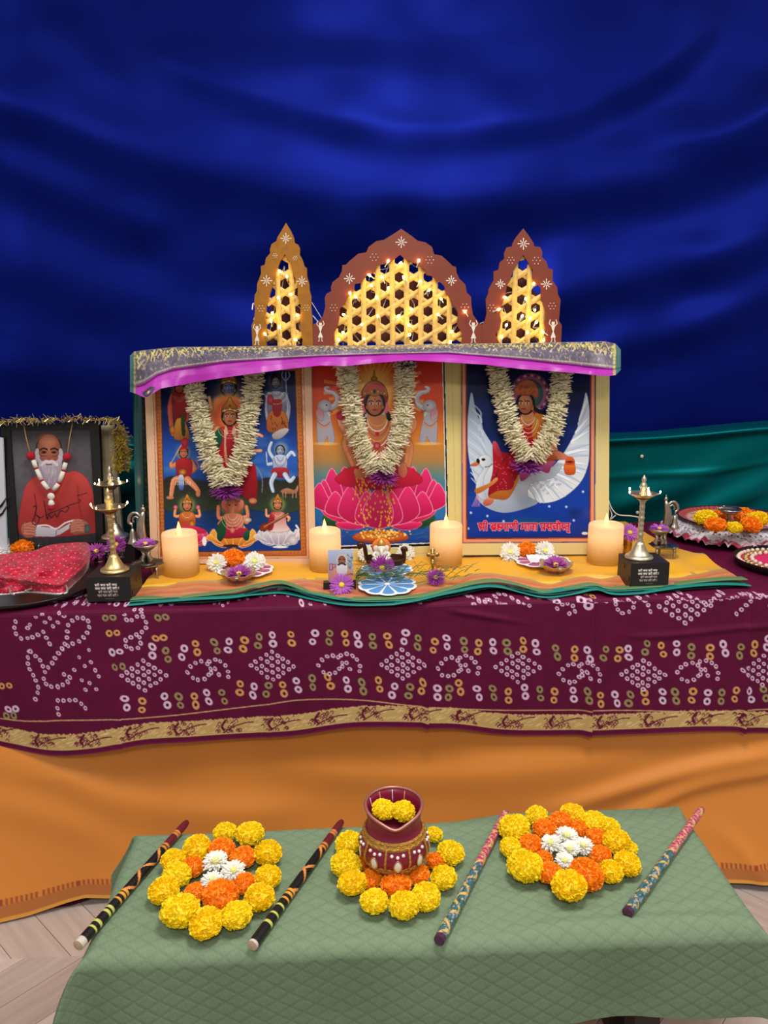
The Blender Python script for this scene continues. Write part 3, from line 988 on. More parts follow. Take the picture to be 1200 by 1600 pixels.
# ------------------------------------------------------------------ poster 1: many deities
z = (4.0, 200.0, 530.0)
Q = [(98, 140), (1142, 150), (1176, 1418), (144, 1396)]
cv = Paint(80, 120, 1200, 1440, 0.55)
cv.vgrad([(150, (12, 24, 66)), (420, (20, 42, 102)), (620, (34, 70, 150)), (760, (50, 104, 190)), (860, (40, 84, 160)), (905, (36, 42, 46)), (1040, (44, 52, 46)), (1085, (26, 66, 120)), (1340, (16, 66, 150))])
rr = random.Random(3)
for k in range(26): cv.ell(rr.uniform(230, 1050), rr.uniform(600, 850), rr.uniform(40, 110), rr.uniform(10, 26), (110, 160, 214), soft=1.2, al=.30)
cv.poly([(220, 880), (330, 850), (520, 900), (700, 930), (860, 860), (960, 880), (1080, 860), (1080, 1050), (900, 1075), (640, 1040), (420, 1080), (220, 1050)], (50, 46, 44), (60, 74, 56))
for k in range(90): cv.line([(x_ := rr.uniform(225, 1070), y_ := rr.uniform(930, 1060)), (x_ + rr.uniform(-8, 8), y_ - rr.uniform(8, 20))], 2.5, (70, 96, 60), 0, .7)
for k in range(30): cv.line([(x_ := rr.uniform(230, 1060), y_ := rr.uniform(1100, 1310)), (x_ + rr.uniform(30, 90), y_ + 3)], 2.5, (60, 130, 200), 0, .5)
# standing figure with raised club, top left
cv.ell(318, 305, 70, 70, (240, 200, 120), (30, 50, 100), soft=.6, al=.8)
limb(cv, [(280, 350), (262, 420), (268, 520), (280, 590)], 34, 20, (196, 100, 84)); limb(cv, [(360, 350), (376, 430), (366, 500)], 32, 22, (196, 100, 84))
cv.poly([(282, 330), (356, 330), (368, 430), (352, 520), (292, 520), (276, 420)], (186, 46, 52), (120, 30, 40), out=(70, 20, 30))
cv.poly([(300, 500), (350, 500), (384, 610), (330, 626), (286, 610)], (220, 164, 60), (150, 96, 40), out=(90, 50, 20))
cv.poly([(330, 480), (350, 480), (356, 590), (336, 590)], (60, 90, 50), (40, 60, 40)); head(cv, 320, 300, 30, crown=False, skin=(206, 120, 96)); necklace(cv, 318, 345, 40, 40)
cv.ell(276, 560, 18, 30, (214, 150, 60), GOLDD)
# blue faced deity, top centre
cv.ell(630, 330, 120, 110, (226, 180, 110), (22, 42, 100), soft=.5, al=.8)
head(cv, 628, 305, 48, skin=(150, 172, 214), skd=(80, 100, 150)); cv.poly([(540, 410), (570, 360), (690, 360), (720, 410), (700, 470), (560, 470)], (196, 60, 90), (150, 40, 60))
cv.ell(560, 380, 26, 22, (236, 140, 170), (190, 70, 110))
# central goddess
cv.ell(622, 500, 150, 160, (230, 90, 60), (230, 170, 80), soft=.25, al=.85)
cv.ell(634, 480, 90, 96, (250, 200, 110), (220, 90, 60), soft=.4)
limb(cv, [(560, 560), (540, 640), (560, 720)], 46, 30, SKIN); limb(cv, [(710, 560), (736, 640), (730, 720)], 46, 30, SKIN)
cv.poly([(548, 575), (590, 545), (680, 545), (720, 575), (740, 700), (790, 860), (800, 990), (740, 1000), (690, 960), (600, 960), (560, 860), (540, 700)], (190, 36, 52), (140, 24, 40), out=(80, 16, 26))
cv.poly([(540, 580), (572, 556), (590, 620), (556, 690), (536, 650)], (40, 110, 70), (24, 70, 50))
cv.poly([(600, 560), (620, 560), (634, 700), (650, 560), (672, 560), (676, 760), (640, 800), (604, 760)], (224, 196, 176), (190, 120, 90))
cv.poly([(612, 600), (660, 600), (654, 730), (636, 760), (618, 730)], (176, 44, 60), (140, 30, 40))
head(cv, 634, 480, 50); necklace(cv, 634, 545, 60, 50, 4)
cv.poly([(740, 800), (790, 780), (806, 900), (798, 1010), (764, 1020)], (180, 32, 46), (130, 20, 36)); cv.ell(778, 1005, 26, 18, SKIN, SKD)
cv.line([(800, 790), (836, 860), (836, 950)], 8, (150, 156, 176), al=.6)
limb(cv, [(720, 620), (800, 590), (836, 600)], 24, 16, SKIN); limb(cv, [(720, 680), (790, 690), (830, 690)], 24, 16, SKIN); limb(cv, [(520, 430), (505, 360)], 18, 12, SKIN)
# ascetic, top right
cv.ell(925, 270, 70, 74, (200, 196, 170), (24, 44, 100), soft=.6, al=.7)
limb(cv, [(880, 345), (868, 430), (876, 510)], 36, 22, (168, 176, 200)); limb(cv, [(975, 345), (1000, 420), (990, 510)], 36, 22, (168, 176, 200))
cv.poly([(884, 330), (968, 330), (988, 400), (976, 470), (884, 470), (868, 400)], (176, 182, 206), (110, 112, 140), out=(60, 60, 84))
cv.poly([(884, 450), (978, 450), (1000, 560), (930, 580), (866, 560)], (206, 130, 60), (150, 84, 40), out=(70, 40, 24))
for k in range(16): cv.line([(x_ := 880 + rr.uniform(0, 110), y_ := 470 + rr.uniform(0, 90)), (x_ + 6, y_ + 12)], 4, (50, 26, 20), 0)
cv.poly([(900, 380), (960, 380), (950, 470), (910, 470)], (186, 60, 60), (140, 40, 50)); head(cv, 922, 270, 30, skin=(176, 186, 210), skd=(110, 112, 140), crown=False)
cv.poly([(890, 260), (896, 224), (925, 205), (952, 224), (956, 260), (925, 236)], (30, 24, 30)); necklace(cv, 925, 320, 60, 60, 4, (60, 44, 40))
for dx_ in (-24, 0, 24): cv.line([(985, 262), (985 + dx_, 230), (985 + dx_ * .8, 205)], 5, (170, 176, 190))
cv.line([(985, 250), (990, 340)], 5, (170, 176, 190))
cv.ell(888, 375, 22, 34, (214, 90, 110), (150, 50, 70))
cv.poly([(900, 590), (960, 555), (1005, 560), (960, 610), (915, 620)], (196, 190, 190), (150, 140, 140))
# running pale-blue child and dog, right
cv.ell(955, 680, 56, 56, (240, 210, 140), (44, 96, 180), soft=.5, al=.9); head(cv, 950, 690, 28, skin=(190, 206, 226), skd=(120, 140, 180), crown=False)
limb(cv, [(912, 745), (880, 690), (895, 640)], 22, 16, (184, 204, 230)); limb(cv, [(985, 740), (1020, 700), (1040, 720)], 22, 16, (184, 204, 230)); limb(cv, [(905, 770), (875, 776)], 20, 16, (184, 204, 230))
cv.poly([(912, 725), (985, 725), (985, 810), (910, 810)], (190, 210, 234), (140, 160, 200), out=(70, 90, 130)); cv.poly([(906, 800), (990, 800), (1000, 860), (900, 850)], (186, 60, 70), (130, 36, 50))
limb(cv, [(915, 840), (893, 890), (905, 945)], 30, 18, (184, 204, 230)); limb(cv, [(980, 840), (1010, 880), (1035, 858)], 30, 18, (184, 204, 230)); necklace(cv, 950, 725, 40, 60, 3, (180, 50, 60))
cv.line([(868, 780), (862, 700)], 6, (210, 214, 220), 0)
cv.poly([(950, 945), (990, 925), (1040, 935), (1060, 905), (1062, 940), (1040, 960), (980, 960)], (206, 160, 130), (150, 100, 80), out=(90, 50, 40))
for x_ in (965, 985, 1030, 1050): cv.line([(x_, 950), (x_ - 8 + rr.uniform(0, 16), 985)], 6, (190, 140, 112), 0)
# kneeling monkey deity, left
cv.ell(345, 705, 56, 56, (240, 200, 110), (50, 100, 180), soft=.5, al=.9); head(cv, 346, 705, 28, skin=(206, 120, 90), crown=False); cv.poly([(316, 690), (346, 655), (382, 690), (350, 680)], (200, 50, 60), (150, 30, 40))
limb(cv, [(305, 770), (272, 790), (268, 770)], 28, 18, (206, 132, 100)); limb(cv, [(392, 760), (412, 810), (350, 830)], 30, 20, (206, 132, 100)); cv.line([(262, 780), (340, 640)], 5, (214, 180, 120), 0)
cv.poly([(308, 745), (390, 745), (400, 820), (380, 870), (318, 870), (300, 810)], (184, 50, 56), (140, 34, 44), out=(80, 20, 30)); cv.ell(340, 825, 24, 20, GOLD, GOLDD)
limb(cv, [(330, 870), (285, 880), (268, 980)], 42, 20, (212, 146, 112)); limb(cv, [(370, 870), (420, 920), (440, 950)], 40, 20, (212, 146, 112)); cv.poly([(316, 850), (345, 850), (346, 930), (318, 930)], (220, 224, 236), (60, 90, 170))
cv.ell(262, 985, 24, 10, (206, 132, 100)); cv.ell(436, 960, 14, 20, (206, 132, 100)); cv.line([(400, 830), (440, 790), (420, 750)], 7, (190, 110, 80)); cv.ell(354, 640, 24, 30, (200, 60, 80), (150, 40, 60))
for k in range(8): cv.line([(300 + 12 * k, 885), (296 + 13 * k, 905)], 3, (240, 236, 230), 0)
# bottom left goddess
head(cv, 368, 1035, 30, halo=(60, 90, 60)); limb(cv, [(325, 1100), (292, 1100), (296, 1055)], 18, 14, SKIN); limb(cv, [(415, 1100), (446, 1100), (440, 1055)], 18, 14, SKIN); limb(cv, [(330, 1105), (330, 1150), (380, 1160)], 20, 14, SKIN)
cv.poly([(330, 1080), (408, 1080), (420, 1150), (400, 1180), (330, 1180), (318, 1140)], (206, 120, 60), (170, 70, 50), out=(90, 40, 26)); cv.ell(398, 1150, 20, 24, GOLD, GOLDD)
for x_, y_ in ((296, 1046), (436, 1046)): cv.ell(x_, y_, 13, 14, (236, 150, 180), (200, 80, 120))
lotus(cv, 375, 1240, 122, 100, (226, 84, 140), (170, 30, 80), (250, 190, 210)); cv.poly([(262, 1196), (330, 1165), (420, 1165), (494, 1200), (420, 1215), (340, 1215)], (214, 60, 110), (180, 34, 76)); cv.ell(476, 1260, 14, 30, (236, 240, 244))
necklace(cv, 368, 1080, 40, 40, 3)
# seated elephant-headed deity
cv.ell(650, 1040, 95, 80, (250, 210, 120), (60, 80, 60), soft=.5, al=.9)
lotus(cv, 655, 1235, 140, 120, (244, 196, 90), (196, 110, 40), (255, 236, 180))
limb(cv, [(600, 1110), (565, 1110), (562, 1040)], 26, 18, (214, 140, 110)); limb(cv, [(705, 1110), (745, 1100), (738, 1040)], 26, 18, (214, 140, 110)); limb(cv, [(600, 1120), (570, 1150), (590, 1130)], 28, 18, (214, 140, 110)); limb(cv, [(710, 1120), (740, 1140), (742, 1120)], 26, 18, (214, 140, 110))
cv.poly([(600, 1090), (705, 1090), (720, 1170), (690, 1210), (615, 1210), (590, 1170)], (222, 150, 120), (180, 100, 84), out=(100, 50, 40)); cv.poly([(582, 1190), (640, 1170), (720, 1180), (745, 1175), (735, 1230), (660, 1240), (590, 1238)], (196, 44, 86), (150, 26, 60), out=(80, 16, 36))
cv.poly([(560, 1160), (600, 1120), (612, 1200), (580, 1260), (555, 1240)], (40, 110, 70), (24, 70, 50)); cv.poly([(720, 1210), (756, 1190), (752, 1250), (724, 1250)], (40, 110, 70), (24, 70, 50))
for s in (-1, 1): cv.poly([(652 + s * 22, 1010), (652 + s * 62, 1000), (652 + s * 70, 1040), (652 + s * 40, 1075), (652 + s * 20, 1060)], (222, 150, 120), (180, 96, 84), out=(110, 60, 50))
cv.ell(652, 1035, 40, 42, (224, 156, 124), (180, 100, 84)); cv.poly([(610, 1010), (620, 985), (655, 972), (690, 985), (696, 1012), (652, 1000)], (196, 160, 80), (110, 80, 40))
for s in (-1, 1): cv.ell(652 + s * 20, 1032, 6, 4, (20, 12, 10))
cv.line([(652, 1045), (650, 1085), (664, 1115), (650, 1130)], 22, (216, 146, 116), wd2=14); cv.line([(646, 1050), (644, 1085)], 3, (170, 96, 80))
necklace(cv, 652, 1090, 60, 70, 4, (240, 236, 226)); cv.ell(650, 1190, 14, 18, SKIN, SKD); cv.ell(745, 1125, 24, 16, (236, 220, 200), (190, 150, 120)); cv.ell(640, 1290, 50, 10, (70, 40, 30))
# white goddess with veena
lotus(cv, 940, 1230, 128, 105, (226, 222, 232), (160, 156, 176), (250, 250, 252)); cv.ell(1030, 1250, 34, 34, (226, 224, 232), (176, 172, 190)); cv.line([(1050, 1230), (1066, 1190), (1050, 1160)], 12, (226, 224, 232))
head(cv, 934, 1030, 28, halo=(60, 90, 60)); limb(cv, [(895, 1095), (866, 1100), (862, 1060)], 18, 12, SKIN); limb(cv, [(975, 1095), (1006, 1110), (1000, 1130)], 18, 12, SKIN)
cv.poly([(892, 1080), (974, 1080), (990, 1150), (1010, 1190), (930, 1205), (860, 1190), (880, 1140)], (196, 110, 104), (226, 214, 216), out=(100, 60, 60)); cv.poly([(890, 1085), (915, 1080), (905, 1180), (868, 1185)], (176, 40, 60), (150, 30, 50))
cv.line([(836, 1180), (900, 1145), (1000, 1085)], 16, (120, 56, 34)); cv.ell(852, 1170, 36, 24, (176, 84, 44), (110, 44, 24), rot=-.5); cv.line([(850, 1168), (1000, 1085)], 3, (230, 200, 140), 0); necklace(cv, 934, 1070, 40, 40, 3)
cv.ell(950, 1296, 50, 8, (230, 234, 240))
# printed border and mount
OB = [(162, 168), (1086, 170), (1120, 1356), (200, 1362)]
IB = [(205, 200), (1040, 200), (1076, 1314), (235, 1328)]
cv_outer = [(60, 100), (1230, 100), (1230, 1460), (60, 1460)]
ring_frame(cv, OB, IB, (196, 124, 66)); ring_frame(cv, cv_outer, OB, (226, 190, 160))
ring_frame(cv, inset(OB, -12, -12, -12, -12), inset(OB, -8, -8, -8, -8), (170, 110, 96)); ring_frame(cv, inset(OB, 6, 6, 6, 6), inset(OB, 11, 11, 11, 11), (150, 78, 40)); ring_frame(cv, inset(IB, -6, -6, -6, -6), IB, (96, 60, 44))
for side in range(4):
    a_, b_ = np.array(OB[side]), np.array(OB[(side + 1) % 4]); a2, b2 = np.array(IB[side]), np.array(IB[(side + 1) % 4])
    n_ = int(np.linalg.norm(b_ - a_) / 24)
    for i in range(n_):
        p_ = ((a_ + (b_ - a_) * (i + .5) / n_) + (a2 + (b2 - a2) * (i + .5) / n_)) / 2
        cv.ell(p_[0], p_[1], 7, 5, (120, 60, 36)); cv.ell(p_[0], p_[1], 3, 2.5, (230, 180, 120))
p0 = np.array([0, YP - 0.006, TZ + 0.010])
BOARD = mat('cream_board', (224, 204, 170), rough=0.6)
PEACH = mat('peach_board', (228, 192, 164), rough=0.6)
loc = at_plane(z[1] + 660 / 4, z[2] + 1408 / 4, p0, PN)
t = thing('devotional_poster', loc, 'framed-border poster of many deities on blue ground with peach mount', 'poster')
o_, c3 = picture_quad(cv, Q, z, p0, PN, 300, 370, t, 'print', PRINT)
slab('mount_board', c3, PN, 0.004, PEACH, t)

# ------------------------------------------------------------------ poster 2: goddess on a pink lotus
z = (3.7214, 460.0, 530.0)
Q = [(86, 90), (968, 84), (984, 1262), (104, 1296)]
cv = Paint(60, 70, 1010, 1320, 0.6)
cv.vgrad([(100, (206, 58, 50)), (300, (222, 84, 50)), (450, (226, 116, 46)), (580, (214, 140, 60)), (700, (178, 136, 84)), (780, (110, 140, 140)), (880, (60, 130, 172)), (1040, (44, 110, 176)), (1200, (30, 70, 150))])
rr = random.Random(5)
for k in range(36):
    a_ = R(10 * k + rr.uniform(-3, 3)); L_ = rr.uniform(190, 300)
    cv.poly([(462, 300), (462 + L_ * math.cos(a_ - .035), 300 + L_ * math.sin(a_ - .035)), (462 + L_ * math.cos(a_ + .035), 300 + L_ * math.sin(a_ + .035))], (250, 216, 110), smooth=0, al=.55)
cv.ell(462, 300, 150, 165, (255, 240, 160), (240, 160, 70), soft=.6, al=.9)
for s, ex in ((1, 170), (-1, 790)):     # two elephants with raised trunks
    X_ = lambda d: ex + s * d
    cv.poly([(X_(-40), 440), (X_(-30), 380), (X_(10), 360), (X_(44), 390), (X_(40), 450), (X_(56), 520), (X_(64), 590), (X_(30), 600), (X_(20), 560), (X_(-2), 606), (X_(-34), 606), (X_(-40), 540)], (206, 206, 214), (160, 156, 170), out=(110, 100, 110))
    limb(cv, [(X_(28), 395), (X_(66), 380), (X_(80), 340), (X_(58), 310), (X_(20), 300), (X_(10), 282), (X_(28), 276)], 34, 12, (196, 194, 204), (110, 100, 116))
    cv.ell(X_(6), 385, 40, 36, (216, 216, 224), (170, 168, 182)); cv.poly([(X_(-44), 410), (X_(-20), 400), (X_(0), 430), (X_(-10), 470), (X_(-40), 450)], (226, 150, 160), (200, 180, 190), out=(140, 100, 110))
    cv.ell(X_(16), 380, 5, 4, (20, 16, 20)); cv.line([(X_(30), 412), (X_(50), 420)], 7, (190, 60, 70)); cv.line([(X_(24), 425), (X_(36), 440)], 5, (250, 246, 240))
    cv.line([(X_(-38), 470), (X_(0), 500), (X_(36), 480)], 6, (206, 110, 60)); cv.line([(X_(-36), 485), (X_(0), 514), (X_(38), 492)], 4, (226, 150, 70))
    cv.ell(X_(12), 602, 70, 9, (240, 196, 120), soft=.6, al=.7)
# lotus seat
C_, D_, E_ = (232, 60, 130), (176, 22, 84), (250, 180, 200)
for s in (-1, 1):
    X_ = lambda d: 490 + s * d
    cv.poly([(X_(250), 1100), (X_(150), 1060), (X_(280), 1010), (X_(330), 1040)], (40, 110, 60), (20, 60, 40)); 
    cv.poly([(X_(90), 1060), (X_(220), 1020), (X_(330), 985), (X_(300), 1030), (X_(200), 1072), (X_(110), 1090)], C_, D_, out=E_); cv.poly([(X_(60), 1070), (X_(160), 1060), (X_(250), 1065), (X_(210), 1100), (X_(120), 1104)], C_, D_, out=E_)
    for (bx, by), (tx, ty), w_ in (((230, 960), (200, 735), 62), ((250, 980), (275, 745), 62), ((280, 980), (320, 810), 50), ((235, 1010), (345, 830), 60), ((120, 1000), (120, 760), 70)):
        cv.poly([(X_(bx - w_ * .5), by), (X_(tx - w_), (by + ty) / 2 + 10), (X_(tx), ty), (X_(tx + w_ * .8), (by + ty) / 2 + 30), (X_(bx + w_ * .6), by)], C_, D_, out=E_, ow=3)
    for (bx, by), (tx, ty), w_ in (((200, 1040), (255, 880), 66), ((120, 1070), (170, 850), 76), ((60, 1080), (75, 880), 70)):
        cv.poly([(X_(bx - w_ * .7), by), (X_(tx - w_), (by + ty) / 2 + 10), (X_(tx), ty), (X_(tx + w_ * .9), (by + ty) / 2 + 30), (X_(bx + w_ * .7), by - 10)], C_, D_, out=E_, ow=3)
cv.poly([(430, 1085), (400, 980), (490, 860), (570, 980), (545, 1085)], C_, D_, out=E_, ow=3)
# goddess
limb(cv, [(330, 560), (275, 500), (262, 460)], 44, 26, SKIN); limb(cv, [(640, 560), (690, 500), (690, 450)], 44, 26, SKIN); cv.ell(266, 440, 24, 26, (230, 60, 110), (180, 30, 80))
limb(cv, [(345, 520), (300, 600), (330, 690), (370, 790)], 62, 34, (206, 140, 96)); limb(cv, [(610, 520), (660, 610), (660, 690), (640, 770)], 62, 34, (206, 140, 96))
cv.poly([(245, 790), (340, 735), (490, 760), (640, 735), (725, 780), (735, 830), (610, 860), (480, 870), (350, 860), (250, 830)], (214, 40, 70), (170, 24, 60), out=(110, 16, 40))
cv.poly([(350, 500), (430, 450), (520, 450), (600, 500), (620, 620), (590, 740), (490, 790), (390, 750), (340, 640)], (206, 140, 96), (160, 90, 66), out=(96, 50, 36))
cv.poly([(400, 560), (480, 600), (560, 480), (590, 500), (610, 640), (580, 740), (480, 790), (400, 740), (380, 640)], (206, 34, 76), (150, 20, 60), out=(100, 12, 40))
cv.poly([(405, 470), (440, 420), (520, 420), (560, 470), (530, 600), (480, 680), (430, 600)], (214, 150, 106), (170, 96, 70))
for k in range(6):
    cv.line(arc(480, 450, 50 + 9 * k, 50 + 30 * k, 8, 172, 12), 5, (GOLD, (240, 234, 220), (170, 90, 50))[k % 3], 0)
cv.ell(478, 615, 22, 22, (230, 130, 130), (150, 40, 50)); cv.ell(480, 545, 12, 12, (180, 40, 50))
for k in range(9): cv.ell(430 + 12 * k, 640 + 8 * (4 - abs(k - 4)), 5, 8, (236, 226, 206))
cv.poly([(398, 430), (410, 380), (420, 460), (404, 480)], (20, 14, 16)); cv.poly([(530, 400), (560, 440), (556, 470), (536, 460)], (20, 14, 16))
cv.ell(464, 330, 80, 92, (210, 60, 84), (160, 30, 56)); cv.ell(404, 398, 12, 30, (240, 120, 150)); cv.ell(534, 395, 12, 30, (240, 120, 150))
head(cv, 466, 375, 58, crown=False)
cv.poly([(396, 330), (398, 290), (428, 250), (452, 235), (462, 178), (472, 235), (500, 250), (534, 290), (538, 330), (500, 318), (466, 330), (430, 318)], GOLD, (176, 110, 60), out=(110, 64, 30), ow=3)
cv.poly([(402, 320), (408, 286), (436, 256), (500, 256), (526, 290), (530, 322), (500, 306), (466, 300), (432, 306)], (206, 80, 90), (180, 100, 60)); 
for k in range(7): cv.ell(408 + 19 * k, 312 - 12 * math.sin(math.pi * k / 6), 8, 9, GOLD if k % 2 else (250, 226, 160), GOLDD)
cv.ell(464, 300, 9, 12, (30, 60, 50)); cv.ell(462, 228, 20, 14, GOLD, GOLDD); cv.ell(416, 440, 10, 12, (236, 230, 220), (160, 150, 140)); cv.ell(516, 430, 10, 12, (236, 230, 220), (160, 150, 140))
cv.poly([(610, 720), (640, 715), (656, 760), (640, 800), (612, 790), (600, 760)], (226, 150, 120), (190, 100, 80), out=(110, 50, 40)); cv.poly([(350, 750), (390, 760), (420, 790), (380, 810), (350, 790)], (220, 150, 100), (180, 110, 70))
for k in range(150):     # falling coins
    x_ = rr.choice((rr.gauss(390, 24), rr.gauss(440, 34), rr.gauss(520, 30), rr.gauss(550, 12))); y_ = rr.uniform(800, 1090)
    cv.ell(x_, y_, 4.5, 8.5, (246, 206, 90), (206, 130, 50), rot=rr.uniform(-.4, .4))
for k in range(20): cv.line([(x_ := rr.uniform(130, 860), y_ := rr.uniform(1090, 1190)), (x_ + 60, y_ - 14)], 5, (80, 150, 210), 0, .35)
cv.poly([(342, 1140), (500, 1105), (656, 1140), (630, 1172), (500, 1186), (370, 1172)], (206, 110, 50), (150, 70, 34), out=(110, 50, 24))
cv.ell(500, 1140, 152, 32, (226, 150, 60), (190, 100, 50))
for k in range(220): cv.ell(500 + rr.gauss(0, 58), 1128 + rr.gauss(0, 13), 6, 4.5, rr.choice([(246, 206, 100), (216, 150, 50), (250, 226, 150), (176, 100, 40)]))
IB = [(100, 128), (858, 124), (884, 1178), (116, 1204)]
ring_frame(cv, inset(IB, -30, -30, -30, -30), IB, (232, 228, 214)); ring_frame(cv, inset(IB, -18, -16, -14, -20), inset(IB, -6, -6, -5, -6), (20, 24, 42))
OB = inset(IB, -20, -18, -16, -24)
ring_frame(cv, [(30, 40), (1060, 40), (1060, 1360), (30, 1360)], OB, (218, 202, 140)); ring_frame(cv, inset(OB, -36, -30, -40, -40), inset(OB, -34, -28, -37, -37), (196, 178, 120))
p0 = np.array([0, YP + 0.010, TZ + 0.010])
loc = at_plane(z[1] + 540 / z[0], z[2] + 1280 / z[0], p0, PN)
t = thing('devotional_poster', loc, 'poster of a goddess seated on a large pink lotus between two elephants', 'poster')
o_, c3 = picture_quad(cv, Q, z, p0, PN, 300, 390, t, 'print', PRINT)
slab('mount_board', c3, PN, 0.004, BOARD, t)

# ------------------------------------------------------------------ poster 3: goddess on a swan
z = (4.2857, 700.0, 530.0)
Q = [(84, 120), (1080, 118), (1072, 1440), (92, 1446)]
cv = Paint(60, 90, 1110, 1470, 0.55)
cv.vgrad([(100, (12, 22, 62)), (400, (16, 30, 84)), (700, (18, 44, 120)), (900, (24, 66, 160)), (1100, (22, 70, 170)), (1320, (18, 56, 150))])
rr = random.Random(9)
for k in range(30): cv.ell(rr.uniform(130, 940), rr.uniform(150, 1300), rr.uniform(40, 120), rr.uniform(20, 50), rr.choice([(40, 80, 170), (14, 24, 66), (30, 90, 180)]), soft=1.2, al=.3)
cv.ell(540, 1230, 240, 60, (20, 110, 130), (20, 60, 150), soft=.8, al=.7)
for x_, y_ in ((153, 1158), (262, 1180), (676, 1115), (790, 1118), (902, 1016), (135, 1265), (370, 1215), (840, 1210)): cv.ell(x_, y_, 8, 8, (220, 236, 255), soft=1.0, al=.9)
WHT, GRY, SHD = (226, 232, 238), (150, 164, 186), (110, 126, 156)
# far wing (left) with feathers
cv.poly([(158, 352), (185, 470), (235, 600), (305, 720), (330, 820), (280, 900), (200, 960), (160, 880), (135, 760), (128, 600), (138, 450)], (170, 190, 216), (206, 214, 224), out=(120, 140, 170))
for i in range(15):
    y_ = 420 + i * 36
    cv.line([(300 - max(0, 9 - i) * 12, y_ + 150), (220, y_ + 70), (134 + abs(i - 7) * 3, y_)], 16, (206, 216, 230) if i % 2 else (176, 192, 216), wd2=5)
# near wing (right), rising high then sweeping down
cv.poly([(922, 352), (946, 480), (946, 700), (935, 840), (880, 960), (760, 1060), (640, 1092), (540, 1060), (480, 1000), (560, 930), (680, 870), (770, 760), (850, 620), (900, 480)], (196, 208, 224), (220, 226, 234), out=(120, 136, 164))
for i in range(22):
    a_ = i / 21
    tip = catmull([(922, 360), (946, 520), (945, 700), (930, 840), (880, 950), (780, 1045), (640, 1090), (560, 1070)], 4, False)
    tx, ty = tip[int(a_ * (len(tip) - 1))]
    root = catmull([(890, 520), (860, 620), (800, 740), (740, 820), (690, 870), (620, 910), (560, 950), (510, 1000)], 4, False)
    bx, by = root[int(a_ * (len(root) - 1))]
    cv.line([(bx, by), ((bx + tx) / 2 + 6, (by + ty) / 2 - 10), (tx, ty)], 26, (232, 238, 244) if i % 2 else (190, 204, 222), wd2=7)
    cv.line([(bx, by + 8), ((bx + tx) / 2 + 6, (by + ty) / 2), (tx, ty)], 2.5, (130, 146, 176), al=.8)
for k in range(60):
    cv.ell(520 + rr.uniform(0, 230), 960 + rr.gauss(0, 34), 12, 7, rr.choice([(220, 226, 234), (180, 190, 208)]), rot=-.5)
# swan body and neck
cv.poly([(300, 800), (330, 840), (450, 900), (600, 880), (760, 830), (700, 920), (560, 960), (530, 1040), (600, 1090), (480, 1140), (370, 1158), (270, 1130), (200, 1070), (186, 980), (215, 900), (255, 850)], WHT, GRY, axis=(.4, 1), out=SHD)
cv.poly([(206, 790), (240, 768), (282, 780), (292, 820), (270, 860), (240, 920), (236, 1000), (262, 1070), (214, 1060), (186, 990), (200, 920), (236, 860), (215, 838)], WHT, (176, 188, 206), axis=(1, .3), out=SHD)
cv.poly([(147, 838), (200, 808), (212, 828), (180, 846)], (222, 150, 100), (180, 90, 60)); cv.poly([(196, 792), (212, 806), (204, 826), (188, 812)], (24, 22, 26)); cv.ell(236, 800, 13, 9, (30, 26, 30)); cv.line([(246, 850), (272, 846), (296, 830)], 5, (120, 60, 80))
# seated goddess
cv.poly([(470, 560), (640, 560), (680, 760), (640, 830), (520, 860), (420, 800), (420, 700)], (190, 24, 48), (150, 14, 40), out=(90, 10, 26))
cv.poly([(560, 560), (640, 560), (660, 740), (600, 800)], (206, 140, 60), (170, 90, 40))
limb(cv, [(640, 540), (690, 660), (720, 760)], 50, 34, SKIN)
cv.ell(548, 360, 130, 134, (186, 120, 150), (150, 90, 130), soft=.12)
for k in range(30):
    a_ = R(12 * k); cv.ell(548 + 116 * math.cos(a_), 360 + 120 * math.sin(a_), 8, 8, (220, 170, 190) if k % 2 else (120, 50, 90))
cv.ell(548, 362, 88, 96, (96, 120, 110), (60, 90, 90))
cv.poly([(300, 690), (345, 740), (400, 760), (450, 800), (470, 880), (440, 980), (400, 1055), (330, 1062), (270, 1050), (280, 960), (300, 860)], (190, 24, 48), (150, 14, 40), out=(90, 10, 26))
cv.poly([(270, 1050), (330, 1012), (420, 1000), (445, 950), (470, 900), (462, 960), (400, 1062), (330, 1068)], (214, 150, 60), (170, 100, 40)); cv.poly([(390, 780), (345, 850), (315, 940), (300, 960), (330, 880), (370, 800)], (40, 50, 40), (30, 40, 36))
cv.poly([(180, 1000), (270, 960), (320, 920), (330, 940), (276, 985), (200, 1030)], (214, 150, 80), (180, 110, 50)); 
for k in range(40): cv.ell(rr.uniform(300, 450), rr.uniform(780, 1000), 3.5, 3.5, (240, 150, 160), al=.8)
cv.poly([(232, 1090), (260, 1060), (305, 1066), (290, 1100), (250, 1112)], (222, 140, 110), (180, 90, 70)); 
cv.poly([(296, 690), (320, 680), (350, 740), (360, 790), (318, 760)], (214, 90, 110), (180, 40, 70))
cv.poly([(470, 515), (540, 480), (620, 490), (650, 530), (640, 640), (600, 690), (540, 700), (490, 660), (470, 600)], (196, 26, 46), (150, 16, 40), out=(90, 10, 26))
cv.poly([(575, 500), (640, 500), (640, 600), (600, 660), (560, 640)], (206, 140, 60), (170, 90, 40)); cv.poly([(480, 520), (520, 480), (570, 490), (560, 560), (510, 580)], SKIN, SKD)
for k in range(5): cv.line(arc(535, 500, 36 + 10 * k, 40 + 28 * k, 15, 165, 10), 4, (GOLD, (240, 230, 214))[k % 2], 0)
cv.poly([(560, 430), (600, 460), (650, 480), (640, 500), (580, 480)], (20, 14, 16)); head(cv, 516, 430, 60, crown=False, turn=-.16)
